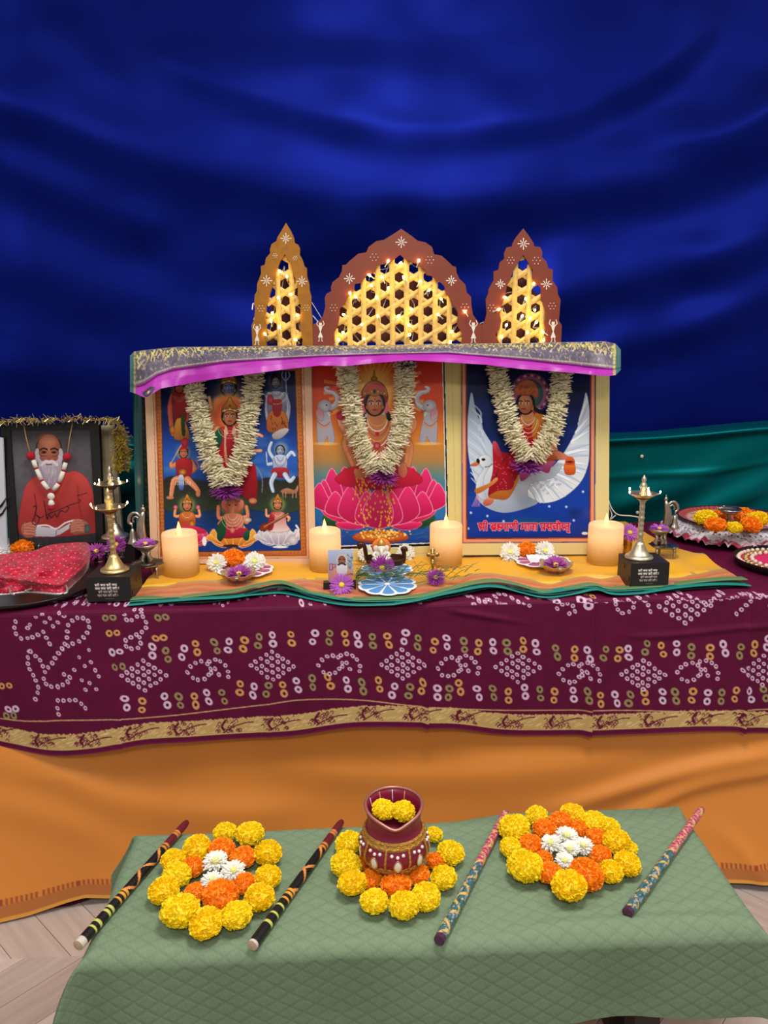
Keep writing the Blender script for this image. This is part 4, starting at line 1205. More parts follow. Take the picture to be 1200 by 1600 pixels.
cv.ell(520, 325, 74, 52, (196, 110, 90), (150, 70, 60)); cv.poly([(448, 372), (452, 320), (480, 286), (530, 270), (580, 290), (602, 340), (596, 390), (560, 372), (500, 366)], (206, 130, 90), (170, 84, 60), out=(110, 54, 40))
for k in range(16): cv.ell(460 + rr.uniform(0, 130), 300 + rr.uniform(0, 70), 8, 8, rr.choice([GOLD, (230, 190, 130), (190, 70, 70)]), GOLDD)
cv.ell(564, 460, 8, 16, GOLD, GOLDD)
cv.poly([(640, 780), (720, 740), (790, 770), (800, 800), (720, 800), (660, 830)], (222, 150, 120), (190, 110, 90), out=(120, 60, 50)); cv.poly([(640, 790), (700, 760), (730, 790), (680, 810)], (206, 120, 60), (170, 80, 40))
cv.poly([(600, 850), (670, 820), (720, 810), (690, 850), (670, 890), (630, 880)], (206, 110, 160), (160, 60, 120)); cv.poly([(475, 900), (510, 880), (540, 910), (490, 945)], (206, 110, 160), (160, 60, 120))
cv.poly([(780, 830), (840, 830), (852, 870), (840, 900), (790, 900), (775, 866)], (230, 130, 50), (190, 80, 30), out=(120, 50, 20)); cv.poly([(782, 810), (806, 778), (838, 790), (846, 832), (790, 836)], (222, 110, 70), (190, 80, 40)); cv.ell(814, 816, 24, 7, (90, 40, 20))
for k in range(6): cv.line([(196, 1030), (176 + 7 * k, 1080), (160 + 10 * k, 1115)], 3, (214, 150, 190))
# caption
words_ = [['shra', 'ii'], ['bra', 'ha', 'ma', 'aa', 'na_', 'ii'], ['ma', 'aa', 'ta', 'aa'], ['pra', 'sa', 'nna', 'oo', 'stu']]
for wd_, cc in ((15, (226, 170, 200)), (8.5, (206, 26, 44))):
    deva(cv, words_, 202, 1232, 44, 53.5, wd_, cc)
cv.ell(915, 1298, 22, 10, (230, 230, 220))
IB = [(128, 152), (948, 150), (942, 1320), (132, 1326)]
for l_, c_ in ((36, (196, 128, 96)), (30, (226, 160, 128)), (14, (184, 104, 80)), (8, (90, 44, 60))): ring_frame(cv, inset(IB, -l_, -l_, -l_, -l_), IB, c_)
ring_frame(cv, [(30, 60), (1150, 60), (1150, 1500), (30, 1500)], inset(IB, -40, -40, -42, -40), (222, 206, 150))
p0 = np.array([0, YP + 0.004, TZ + 0.010])
Q = [(84, 120), (1082, 118), (1076, 1440), (92, 1446)]
loc = at_plane(z[1] + 580 / z[0], z[2] + 1442 / z[0], p0, PN)
t = thing('devotional_poster', loc, 'poster of a goddess riding a white swan with red caption below', 'poster')
o_, c3 = picture_quad(cv, Q, z, p0, PN, 300, 390, t, 'print', PRINT)
slab('mount_board', c3, PN, 0.004, BOARD, t)
# ------------------------------------------------------------------ wooden folding screen with cane weave
def Z6(x, y): return (380 + x / 4.615, 340 + y / 4.615)
def Z7(x, y): return (620 + x / 4.286, 340 + y / 4.286)


YS = 2.235
ARCH = {
    'left': ([Z6(*p) for p in [(308, 38), (345, 100), (366, 150), (370, 182), (395, 195), (408, 225), (406, 268), (425, 300), (440, 350), (458, 365), (459, 420), (475, 480), (479, 532), (491, 570), (489, 640), (498, 740), (500, 800), (501, 925)]] +
             [Z6(*p) for p in [(60, 925), (60, 775), (78, 740), (86, 660), (80, 610), (82, 560), (98, 530), (100, 480), (130, 400), (127, 350), (155, 340), (165, 290), (195, 255), (192, 228), (205, 190), (238, 170), (245, 145), (275, 95)]],
             [Z6(*p) for p in [(300, 262), (330, 310), (352, 360), (362, 410), (395, 480), (392, 560), (415, 640), (410, 720), (408, 790), (430, 860), (424, 925), (168, 925), (162, 860), (170, 780), (160, 720), (166, 640), (190, 560), (214, 470), (238, 385), (265, 318)]]),
    'mid': ([Z7(*p) for p in [(30, 75), (95, 120), (140, 155), (190, 165), (235, 195), (250, 245), (300, 255), (350, 300), (375, 325), (397, 330), (400, 370), (420, 410), (460, 450), (468, 500), (497, 530), (500, 590), (510, 650), (545, 700), (570, 718), (570, 845)]] +
            [Z6(*p) for p in [(501, 925), (501, 768), (540, 755), (575, 710), (592, 640), (588, 580), (600, 550), (635, 530), (632, 500), (645, 465), (690, 430), (712, 385), (715, 342), (740, 340), (770, 310), (830, 260), (888, 250), (905, 210), (960, 170), (1015, 160), (1080, 120)]],
            [Z7(*p) for p in [(22, 248), (60, 280), (130, 310), (190, 350), (200, 385), (230, 390), (300, 440), (320, 460), (330, 510), (365, 545), (375, 585), (400, 610), (410, 650), (405, 720), (440, 780), (432, 845)]] +
            [Z6(*p) for p in [(664, 925), (655, 830), (680, 790), (695, 720), (695, 660), (740, 610), (750, 570), (800, 520), (805, 480), (850, 470), (890, 420), (940, 400), (965, 345), (1040, 330), (1090, 300)]]),
    'right': ([Z7(*p) for p in [(848, 72), (890, 130), (916, 170), (920, 192), (960, 197), (975, 230), (972, 265), (1000, 290), (1015, 340), (1045, 348), (1043, 420), (1075, 470), (1078, 510), (1097, 550), (1090, 640), (1086, 690), (1105, 720), (1105, 845),
                                (571, 845), (571, 718), (590, 690), (602, 640), (595, 550), (612, 510), (615, 480), (648, 420), (648, 360), (680, 350), (690, 300), (720, 275), (718, 240), (735, 200), (772, 192), (776, 170), (800, 130)]],
              [Z7(*p) for p in [(848, 250), (880, 300), (912, 350), (910, 400), (935, 440), (965, 470), (968, 540), (990, 590), (1000, 640), (990, 700), (1000, 760), (1000, 845), (690, 845), (662, 785), (690, 740), (700, 690), (690, 650), (705, 580), (725, 520), (740, 450), (765, 400), (780, 340), (815, 300)]]),
}
BROWN = mat('arch_brown_paint', (126, 54, 34), rough=0.42, noise=0.06, nscale=12)
GOLD_SHEEN = mat('arch_gold_sheen', (176, 118, 44), rough=0.36, metal=0.35, noise=0.12, nscale=60)  # left panel: gold reflection on the brown paint, put into its colour
DARKB = mat('arch_backing', (92, 38, 32), rough=0.7)
CANE = mat('woven_cane', (222, 186, 106), rough=0.5, noise=0.10, nscale=90, bump=0.15, bscale=300)
MOTIF = mat('white_paint', (236, 226, 214), rough=0.6)
EDGE = mat('arch_edge', (150, 96, 66), rough=0.5)
screen = thing('arched_screen', at_y(617, 540, YS) * np.array([1, 1, 0]) + np.array([0, 0, TZ + 0.003]),
               'brown three-arched wooden screen with woven cane windows and white folk motifs', 'screen')
SL = np.array(screen.location)


def panel_plane(key):
    if key == 'left':
        a = R(-9)
        n = np.array([-math.sin(a), math.cos(a), 0.0]); p = at_y(Z6(501, 900)[0], Z6(501, 900)[1], YS)
    else:
        n = np.array([0.0, 1.0, 0.0]); p = np.array([0, YS, 0.0])
    return p, n


def plate_with_hole(name, outer, inner, p, n, th, mtl, parent, base=None):
    """flat board with an opening: outer/inner loops in world points on the plane, thickness along n"""
    bm = bmesh.new()
    loops = []
    for lp in (outer, inner):
        if lp is None: continue
        vs = [bm.verts.new(tuple(q - np.array(base))) for q in lp]
        loops.append([bm.edges.new((vs[i], vs[(i + 1) % len(vs)])) for i in range(len(vs))])
    es = [e for l in loops for e in l]
    r = bmesh.ops.triangle_fill(bm, use_beauty=True, use_dissolve=False, edges=es)
    faces = [f for f in r['geom'] if isinstance(f, bmesh.types.BMFace)]
    ex = bmesh.ops.extrude_face_region(bm, geom=faces)
    mv = [v for v in ex['geom'] if isinstance(v, bmesh.types.BMVert)]
    bmesh.ops.translate(bm, verts=mv, vec=tuple(n * th))
    bmesh.ops.recalc_face_normals(bm, faces=bm.faces)
    me = bpy.data.meshes.new(name)
    bm.to_mesh(me); bm.free()
    me.materials.append(mtl)
    return new_obj(name, me, parent)


def inside(poly, x, y):
    r = False
    n = len(poly)
    for i in range(n):
        xa, ya = poly[i]; xb, yb = poly[(i + 1) % n]
        if (ya > y) != (yb > y) and x < xa + (y - ya) * (xb - xa) / (yb - ya): r = not r
    return r


STARS = {'left': [(308, 150, 34), (168, 455, 36), (424, 460, 34)], 'mid6': [(1140, 178, 36), (766, 440, 34)], 'mid7': [(365, 422, 30)], 'right': [(848, 175, 34), (694, 445, 28), (1002, 445, 32)]}
DOTS = {'left': [(230, 272, 14), (374, 292, 14), (128, 655, 22), (456, 650, 20)], 'mid6': [(945, 285, 26), (652, 650, 24)], 'mid7': [(220, 283, 24), (455, 600, 24)], 'right': [(762, 285, 22), (935, 288, 24), (635, 605, 22), (1040, 592, 22)]}
MEN = {'left': [(100, 855)], 'mid6': [(557, 830)], 'mid7': [(513, 775)], 'right': [(1047, 770)]}
BULBS = {'left': [(265, 390), (320, 425), (345, 555), (260, 580), (215, 690), (205, 745), (395, 705), (265, 790), (160, 840), (380, 880)],
         'mid6': [(1045, 315), (1135, 330), (908, 415), (1000, 430), (1160, 440), (770, 545), (925, 490), (1045, 510), (960, 575), (810, 570), (725, 700), (855, 770), (970, 710), (1120, 715), (720, 830), (690, 880), (870, 875)],
         'mid7': [(145, 290), (45, 400), (155, 430), (215, 485), (295, 545), (95, 615), (10, 660), (275, 650), (455, 630), (80, 720), (85, 785), (365, 765), (355, 832)],
         'right': [(912, 445), (720, 535), (860, 545), (680, 615), (920, 620), (838, 660), (890, 675), (930, 700), (730, 720), (870, 768), (975, 765), (980, 820), (700, 800)]}
ZF = {'left': Z6, 'mid6': Z6, 'mid7': Z7, 'right': Z7}
bulb_points = []
for key in ('left', 'mid', 'right'):
    p, n = panel_plane(key)
    out_px, in_px = ARCH[key]
    wp = lambda q: at_plane(q[0], q[1], p, n)
    outer = [wp(q) for q in catmull(out_px, 3)] if False else [wp(q) for q in out_px]
    zb = TZ + 0.006
    # carry the board down to the table behind the posters
    lo = sorted(outer, key=lambda q: q[2])[:2]
    outer = [np.array([q[0], q[1], zb]) if any(np.allclose(q, l_) for l_ in lo) else q for q in outer]
    inner = [wp(q) for q in in_px]
    pan = plate_with_hole('arch_panel', outer, inner, p, n, 0.008, GOLD_SHEEN if key == 'left' else BROWN, screen, SL)
    # a red-brown backing board a little behind the weave
    e1 = np.array([n[1], -n[0], 0.0]); up = np.array([0, 0, 1.0])
    ic = np.mean(inner, 0)
    bk = [ic + (q - ic) * np.array([1.05, 1.0, 0.86]) + n * 0.045 - np.array([0, 0, 0.012]) for q in inner]
    plate_with_hole('backing_board', bk, None, p, n, 0.004, DARKB, screen, SL)
    # cane strips in three directions
    U = [(float((q - ic) @ e1), float((q - ic) @ up)) for q in inner]
    R_ = max(math.hypot(*q) for q in U)
    sp = 0.0405; wdt = 0.0148
    for fam, ang in enumerate((90, 30, 150)):
        d = np.array([math.cos(R(ang)), math.sin(R(ang))]); m = np.array([-d[1], d[0]])
        kk = int(R_ / sp) + 2
        for k in range(-kk, kk + 1):
            c = m * (k + 0.5) * sp
            ts = [t_ for t_ in np.linspace(-R_, R_, 160) if inside(U, c[0] + d[0] * t_, c[1] + d[1] * t_)]
            if len(ts) < 2: continue
            a_, b_ = min(ts) - 0.006, max(ts) + 0.006
            off = 0.010 + 0.0016 * fam
            nseg = max(2, int((b_ - a_) / (sp * 0.58)))
            mb = MB()
            vs = []; fs = []
            for i in range(nseg + 1):
                t_ = a_ + (b_ - a_) * i / nseg
                bow = 0.0016 * (1 if (i + k + fam) % 2 else -1)
                for sgn in (-1, 1):
                    q2 = c + d * t_ + m * sgn * wdt / 2
                    for dep in (0, 0.0012):
                        vs.append(tuple(ic + e1 * q2[0] + up * q2[1] + n * (off + bow + dep) - SL))
            for i in range(nseg):
                b4 = i * 4
                fs += [(b4, b4 + 2, b4 + 6, b4 + 4), (b4 + 1, b4 + 5, b4 + 7, b4 + 3), (b4, b4 + 4, b4 + 5, b4 + 1), (b4 + 2, b4 + 3, b4 + 7, b4 + 6)]
            st = MB().add(vs, fs).build('cane_strip', CANE, pan)
    # painted motifs
    for zk in (('mid6', 'mid7') if key == 'mid' else (key,)):
        zf = ZF[zk]; sc_ = 4.615 if zf is Z6 else 4.286

        def on(x, y):
            q = zf(x, y); return at_plane(q[0], q[1], p, n) - n * 0.0006 - SL

        def bar(mb, a_, b_, w0, w1):
            a3, b3 = on(*a_), on(*b_)
            d3 = b3 - a3; d3 = d3 / (np.linalg.norm(d3) + 1e-9); s3 = np.cross(d3, n)
            k_ = 1 / (sc_ * 545)
            vs = [a3 - s3 * w0 * k_, a3 + s3 * w0 * k_, b3 + s3 * w1 * k_, b3 - s3 * w1 * k_]
            mb.add([tuple(v) for v in vs] + [tuple(v + n * 0.0005) for v in vs], [(0, 1, 2, 3), (7, 6, 5, 4), (0, 4, 5, 1), (1, 5, 6, 2), (2, 6, 7, 3), (3, 7, 4, 0)])
        for x, y, r in STARS[zk]:
            mb = MB()
            for k in range(8):
                a_ = R(45 * k); rr_ = r * (1.15 if k % 2 == 0 else 0.9)
                bar(mb, (x + 5 * math.cos(a_), y + 5 * math.sin(a_)), (x + rr_ * math.cos(a_), y + rr_ * math.sin(a_)), 1.6, 3.4)
            mb.build('painted_star', MOTIF, pan, smooth=False)
        for x, y, r in DOTS[zk]:
            mb = MB()
            for k in range(7):
                a_ = R(60 * k); q = (x, y) if k == 6 else (x + r * math.cos(a_), y + r * math.sin(a_))
                bar(mb, (q[0] - 2.6, q[1]), (q[0] + 2.6, q[1]), 2.6, 2.6)
            mb.build('painted_dots', MOTIF, pan, smooth=False)
        for x, y in MEN[zk]:
            mb = MB()
            bar(mb, (x - 10, y - 62), (x + 10, y - 62), 10, 10)                      # head
            bar(mb, (x, y - 50), (x, y - 4), 15, 2); bar(mb, (x, y - 6), (x, y + 34), 3, 18)
            for s in (-1, 1):
                bar(mb, (x + s * 12, y - 44), (x + s * 27, y - 62), 2.6, 2.6); bar(mb, (x + s * 27, y - 62), (x + s * 18, y - 88), 2.6, 2.4)
                bar(mb, (x + s * 9, y + 32), (x + s * 10, y + 60), 2.6, 2.4); bar(mb, (x + s * 10, y + 60), (x + s * 18, y + 62), 2.2, 2.0)
            mb.build('painted_dancer', MOTIF, pan, smooth=False)
        for x, y in BULBS[zk]:
            q = zf(x, y)
            bulb_points.append(at_plane(q[0], q[1], p, n) - n * random.uniform(0.004, 0.009))
# fairy lights
WIRE = mat('white_wire', (226, 224, 216), rough=0.5)
GLOW = mat('warm_bulb', (255, 220, 140), rough=0.4, emit=(255, 206, 96), estr=30.0)
BSHELL = mat('bulb_holder', (240, 236, 220), rough=0.4)
fs_ = thing('fairy_light_string', SL, 'warm white fairy lights twinkling over the cane windows of the screen', 'string lights')
bm_ball = MB().ball((0, 0, 0), (0.0034, 0.0034, 0.0050), 10, 8).mesh('bulb', GLOW)
bm_cap = MB().lathe([(0.0002, 0), (0.0016, 0.0), (0.0016, 0.011), (0.0026, 0.012), (0.0026, 0.016), (0.0002, 0.016)], 8).mesh('bulb_socket', BSHELL)
for q in bulb_points:
    b = new_obj('bulb', bm_ball, fs_, q - SL)
    b.rotation_euler = (random.uniform(-.7, .7), random.uniform(-1.2, 1.2), random.uniform(0, 6.28))
    c = new_obj('bulb_socket', bm_cap, b, (0, 0, -0.019))
order = sorted(range(len(bulb_points)), key=lambda i: (round(bulb_points[i][0] / 0.05), bulb_points[i][2] * (1 if int(round(bulb_points[i][0] / 0.05)) % 2 else -1)))
path = []
for i in order:
    q = bulb_points[i]
    path += [q + np.array([0.0, 0.034, -0.016]), q + np.array([0.012, 0.036, 0.014])]
path = catmull(path, 3, False)
MB().tube([v - SL for v in path], 0.0012, 5).build('wire', WIRE, fs_)
lw = [at_y(394, 484, YS + 0.02), at_y(396, 474, YS + 0.03), at_y(402, 486, YS + 0.03), at_y(396, 500, YS + 0.03)]
rw = [at_y(480, 494, YS + 0.03), at_y(486, 492, YS + 0.02), at_y(492, 497, YS + 0.02), at_y(500, 508, YS + 0.03)]
for w_ in (lw, rw): MB().tube([v - SL for v in catmull(w_, 6, False)], 0.0018, 6).build('loose_wire', WIRE, fs_)

# ------------------------------------------------------------------ purple brocade runner laid over the tops of the posters
TOPL = [(203, 556), (210, 549), (225, 547), (275, 542), (400, 541), (560, 540), (700, 537), (820, 536), (945, 533), (962, 537), (970, 546)]
BND = [(203, 600), (212, 604), (225, 600), (245, 586), (270, 577), (350, 565), (430, 560), (500, 556), (594, 553), (700, 551), (817, 561), (890, 569), (940, 575), (958, 577), (970, 574)]
BOT = [(203, 612), (214, 616), (228, 622), (240, 614), (252, 607), (300, 598), (350, 590), (430, 579), (500, 571), (540, 572), (589, 567), (640, 563), (700, 566), (760, 570), (817, 577), (890, 582), (950, 588), (962, 586), (970, 578)]
pu = np.arange(203, 970.5, 1.0)
tl, bl, ol = interp(pu, TOPL), interp(pu, BND), interp(pu, BOT)
cvv = Paint(200, 0, 975, 100, 2.0, (88, 78, 98))       # v: 0..60 brocade, 60..100 plain silk
rr = random.Random(8)
cvv.noise(0.10, 3, 5)
for k in range(2600): cvv.ell(rr.uniform(200, 975), rr.uniform(0, 58), .7, .9, rr.choice([(150, 140, 160), (80, 66, 96), (190, 176, 150)]))
x = 206
while x < 968:                  # running floral scroll
    cvv.line([(x, 34), (x + 6, 22), (x + 12, 30), (x + 18, 18), (x + 24, 30)], 1.6, (190, 172, 96))
    cvv.ell(x + 8, 26, 4.5, 7, (70, 86, 74)); cvv.ell(x + 8, 26, 2, 3, (206, 190, 120))
    for k in range(20): cvv.line([(a_ := x + rr.uniform(0, 24), b_ := rr.uniform(8, 46)), (a_ + rr.uniform(-5, 5), b_ - rr.uniform(4, 9))], 1.3, rr.choice([(214, 196, 116), (176, 160, 92), (226, 212, 150)]), 0)
    x += 24
for xx_ in np.arange(204, 970, 2.4): cvv.ell(xx_, 57, .8, 1.2, (196, 180, 150))
cvv.poly([(200, 60), (975, 60), (975, 101), (200, 101)], (172, 36, 170), smooth=0)
for k in range(40): cvv.line([(a_ := rr.uniform(205, 960), b_ := rr.uniform(64, 96)), (a_ + rr.uniform(20, 50), b_ + rr.uniform(-4, 6))], 1.4, rr.choice([(120, 20, 124), (176, 48, 172)]), 0, .5)
cvv.poly([(200, -1), (209, -1), (209, 101), (200, 101)], (6, 104, 104), smooth=0); cvv.poly([(963, -1), (976, -1), (976, 101), (963, 101)], (6, 112, 108), smooth=0)
for yy in np.arange(2, 100, 5):
    cvv.ell(210.5, yy, 1.6, 2.0, (196, 186, 110)); cvv.ell(960, yy, 2.4, 2.2, (190, 176, 100))
cvv.ell(232, 88, 10, 11, (44, 40, 60)); cvv.ell(232, 88, 5, 6, (120, 70, 100)); cvv.ell(232, 88, 2, 3, (226, 206, 140))
rows, cols = [], []
prof = [(0.0, 2.235, 0), (0.10, 2.15, 0), (0.25, 2.030, 0.02), (0.45, 2.000, 0.45), (0.60, 1.990, 1.0), (0.66, 1.995, 1.1), (0.80, 1.984, 1.55), (1.0, 1.977, 2.0)]
vv = np.linspace(0, 1, 64)
Yv = np.interp(vv, [q[0] for q in prof], [q[1] for q in prof]); kv = np.interp(vv, [q[0] for q in prof], [q[2] for q in prof])
nz = vnoise(pu / 34.0, pu * 0 + 3, 5)
for v_, y_, k_ in zip(vv, Yv, kv):
    py = np.where(k_ <= 1, tl + (bl - tl) * k_, bl + (ol - bl) * (k_ - 1))
    sag = 0.006 * nz * np.clip(k_, 0, 2) + 0.003 * np.sin(pu / 9.0 + v_ * 3) * np.clip(k_ - 1, 0, 1)
    wrap = 0.03 * np.clip((214 - pu) / 11, 0, 1) + 0.03 * np.clip((pu - 962) / 8, 0, 1)
    rows.append(at_y(pu, py, y_ - sag + wrap * (y_ < 2.1)))
    cols.append(cvv.sample(pu, 100 * np.clip(np.interp(v_, [0.10, 0.60, 1.0], [0, 60, 100]), 0, 100) + 0 * pu if False else np.interp(v_, [0.10, 0.60, 1.0], [0.0, 60.0, 100.0]) + 0 * pu))
SILK = mat('brocade_silk', (150, 30, 150), rough=0.42, sheen=0.3, paint=True, bump=0.05, bscale=600)
loc = at_y(590, 575, 2.05)
t = thing('brocade_runner', loc, 'purple silk runner with gold brocade band draped over the poster tops', 'runner')
new_obj('runner_cloth', grid_mesh('runner_cloth', np.array(rows) - loc, SILK, np.array(cols)), t)
# its dark teal tail hanging at the left of the posters
vv, uu = np.meshgrid(np.linspace(0, 1, 70), np.linspace(0, 1, 26), indexing='ij')
pxg = np.interp(vv, [0, .12, .5, 1], [204, 207, 209, 214]) * (1 - uu) + np.interp(vv, [0, 1], [226, 240]) * uu
pyg = 558 + (856 - 558) * vv
Yg = 2.078 + 0.10 * np.clip(1 - vv * 1.2, 0, 1) * 0.2 + 0.010 * np.sin(uu * 7 + vv * 2)
Pg = at_y(pxg, pyg, Yg + 0.05 * (1 - vv))
cg = np.empty(uu.shape + (3,)); cg[:] = C3((4, 62, 62))
trim = (np.abs(uu - 0.72) < 0.05) & (np.mod(vv * 40, 1) < .6)
cg[trim] = C3((120, 110, 70))
cg[(uu < 0.3)] = C3((6, 84, 84))
new_obj('hanging_tail', grid_mesh('hanging_tail', Pg - loc, SILK, cg), t)

# ------------------------------------------------------------------ flowers
def petal_mesh(name, layers, mtl, seed=0, droop=0.0, jitter=0.12):
    """layers: (count, inner radius, length, width, elevation deg, z0); petals are narrow folded blades"""
    r = random.Random(seed)
    mb = MB()
    for n_, r0, L, W, el, z0 in layers:
        for k in range(n_):
            a = 2 * math.pi * (k + r.uniform(-.35, .35)) / n_
            e = R(el + r.uniform(-9, 9)); l = L * r.uniform(1 - jitter, 1 + jitter); w = W * r.uniform(.85, 1.15)
            ca, sa = math.cos(a), math.sin(a)
            def pt(d, s, h=0.0):
                rad = r0 + d * math.cos(e); z = z0 + d * math.sin(e) + h - droop * d * d
                return (rad * ca - s * sa, rad * sa + s * ca, z)
            mb.add([pt(0, 0), pt(l * .55, -w / 2, w * .25), pt(l * .95, -w * .25, w * .12), pt(l, 0), pt(l * .95, w * .25, w * .12), pt(l * .55, w / 2, w * .25), pt(l * .55, 0, -w * .12)],
                   [(0, 1, 6), (0, 6, 5), (1, 2, 3, 6), (6, 3, 4, 5)])
    return mb.mesh(name, mtl)


CREAM = mat('cream_petal', (255, 251, 232), rough=0.6, noise=0.04, nscale=300, thin=0.35)
WHITE = mat('white_petal', (252, 252, 246), rough=0.6, noise=0.03, nscale=300, thin=0.3)
PURPLE = mat('purple_petal', (196, 104, 208), rough=0.6, noise=0.14, nscale=120, thin=0.25)
DPURP = mat('dark_purple_petal', (128, 40, 130), rough=0.6, noise=0.18, nscale=120)
YCEN = mat('yellow_centre', (236, 206, 60), rough=0.7, bump=0.4, bscale=900)
GCEN = mat('pale_yellow_centre', (238, 232, 110), rough=0.7, bump=0.4, bscale=900)
# unit flowers (radius 1)
GAR = [petal_mesh('garland_bloom', [(18, .10, .86, .40, -26, -.14), (20, .10, .92, .40, -8, -.02), (20, .10, .90, .40, 12, .06), (16, .08, .76, .36, 34, .14), (10, .06, .55, .30, 58, .18)], CREAM, s) for s in (1, 2, 3)]
GARP = petal_mesh('garland_bloom_purple', [(28, .08, .92, .14, -10, -.05), (28, .08, .92, .14, 8, .03), (24, .08, .8, .14, 28, .06)], DPURP, 4)
MUM = [petal_mesh('white_bloom', [(24, .12, .88, .27, 2, -.04), (24, .12, .86, .27, 12, 0), (22, .12, .78, .26, 26, .04), (18, .10, .62, .22, 44, .08), (12, .08, .42, .18, 64, .12)], WHITE, s) for s in (5, 6, 7)]
AST = [petal_mesh('aster_petals', [(30, .16, .88, .125, 0, -.02), (30, .16, .87, .125, 11, .01), (26, .16, .74, .12, 24, .04)], PURPLE, s, jitter=.06) for s in (8, 9)]
ASTD = petal_mesh('aster_petals', [(32, .14, .88, .12, 2, -.02), (32, .14, .84, .12, 15, 0), (28, .14, .74, .12, 30, .04), (18, .12, .55, .10, 50, .06)], mat('magenta_petal', (160, 56, 156), rough=0.6, noise=0.16, nscale=120), 10)


def centre_mesh(mtl, r, h):
    m = MB()
    m.lathe([(r, 0), (r * .98, h * .5), (r * .8, h * .85), (r * .4, h), (0.0001, h * .92)], 16)
    return m.mesh('centre', mtl)


C_MUM = centre_mesh(GCEN, .30, .34); C_AST = centre_mesh(YCEN, .24, .22)


def bloom(name, me, cme, loc, radius, label, cat, group=None, tilt=(0, 0), spin=None, petals='petals'):
    """a single flower: petals and centre"""
    t = thing(name, loc, label, cat, group)
    t.rotation_euler = (tilt[0], tilt[1], 0)
    sp_ = random.uniform(0, 6.28) if spin is None else spin
    o = new_obj(petals, me, t); o.scale = (radius,) * 3; o.rotation_euler = (0, 0, sp_)
    if cme is not None:
        c = new_obj('centre', cme, t); c.scale = (radius,) * 3
    return t


# garlands of cream chrysanthemums over the three posters
def garland(label, armL, armR, purple, topflower=None, base_y=YP):
    nrm = PN
    p0 = np.array([0, base_y - 0.040, TZ + 0.010])
    loc = at_plane(purple[0], purple[1], p0, nrm)
    g = thing('flower_garland', loc, label, 'garland', 'cream chrysanthemum garlands on the posters')
    rad0 = 18.0 / scale_at(loc)
    for arm in (armL, armR):
        pts = catmull([at_plane(q[0], q[1], p0, nrm) for q in arm], 10, False)
        d = np.concatenate([[0], np.cumsum(np.linalg.norm(np.diff(pts, axis=0), axis=1))])
        n_ = int(d[-1] / 0.0245)
        for i in range(n_ + 1):
            s = d[-1] * i / n_
            c = np.array([np.interp(s, d, pts[:, k]) for k in range(3)])
            c2 = np.array([np.interp(min(s + .01, d[-1]), d, pts[:, k]) for k in range(3)]); c1 = np.array([np.interp(max(s - .01, 0), d, pts[:, k]) for k in range(3)])
            ax = Vector(c2 - c1).normalized()
            o = new_obj('bloom', random.choice(GAR), g, c - loc)
            qn = ax.to_track_quat('Z', 'Y')
            qn = qn @ Vector((0, 0, 1)).rotation_difference(Vector((random.uniform(-.18, .18), random.uniform(-.18, .18), 1))) @ Matrix.Rotation(random.uniform(0, 6.28), 3, 'Z').to_quaternion()
            o.rotation_mode = 'QUATERNION'; o.rotation_quaternion = qn
            rr_ = rad0 * random.uniform(.94, 1.10)
            o.scale = (rr_, rr_, rr_ * 0.80)
        MB().tube([v - loc for v in pts], 0.0015, 5).build('thread', WIRE, g)
    o = new_obj('purple_bloom', GARP, g, (0, -0.004, 0)); rr_ = 25 / scale_at(loc)
    o.scale = (rr_, rr_, rr_ * .8); o.rotation_euler = (R(18), 0, 0.4)
    if topflower is not None:
        c = at_plane(topflower[0], topflower[1], p0, nrm)
        o = new_obj('purple_bloom', GARP, g, c - loc); o.scale = (rad0 * 1.05,) * 3; o.rotation_euler = (R(15), R(8), 0)
    return g


garland('cream flower garland hanging over the many-deities poster', [(301, 594), (303, 605), (310, 642), (320, 685), (330, 722), (346, 752)], [(397, 580), (397, 590), (392, 625), (387, 665), (381, 705), (364, 748)], (354, 768))
garland('cream flower garland hanging over the pink lotus poster', [(538, 566), (542, 582), (547, 619), (554, 659), (564, 697), (582, 732)], [(633, 572), (633, 584), (632, 619), (628, 659), (620, 697), (602, 730)], (598, 746), (634, 568))
garland('cream flower garland hanging over the swan poster', [(775, 562), (777, 575), (782, 607), (791, 642), (800, 675), (819, 711)], [(878, 578), (877, 588), (874, 623), (867, 656), (859, 682), (838, 712)], (822, 728))
# ------------------------------------------------------------------ yellow silk cloth spread over the table middle
def tz(px, py, z=CL):
    return at_z(px, py, z)


EDGE_Y = [(200, 940), (230, 938), (300, 937), (360, 933), (400, 925), (440, 921), (490, 931), (540, 939), (600, 939), (650, 936), (700, 928), (760, 920), (800, 921), (850, 928), (900, 922), (930, 920), (950, 924), (990, 922), (1060, 917), (1130, 913), (1170, 912)]
INNER = [(200, 918), (230, 915), (300, 909), (360, 908), (420, 910), (470, 904), (520, 906), (580, 913), (640, 912), (700, 904), (760, 896), (820, 900), (880, 908), (930, 900), (980, 902), (1050, 900), (1110, 896), (1150, 890), (1170, 888)]
pu = np.arange(203, 1168.5, 1.25)
ey, iy = smooth_interp(pu, EDGE_Y), smooth_interp(pu, INNER)
pf = at_z(pu, ey, np.full_like(pu, CL)); pi_ = at_z(pu, iy, np.full_like(pu, CL))
rows, cols = [], []
YEL, ORA, TEA = C3((236, 172, 20)), C3((206, 122, 66)), C3((10, 120, 112))
NB = 26
xb = pf[:, 0]
backY = np.interp(xb, [-0.6, 0.70, 0.74, 0.885, 0.905, 0.95, 1.02], [2.20, 2.20, 2.40, 2.40, 2.10, 2.02, 1.93])
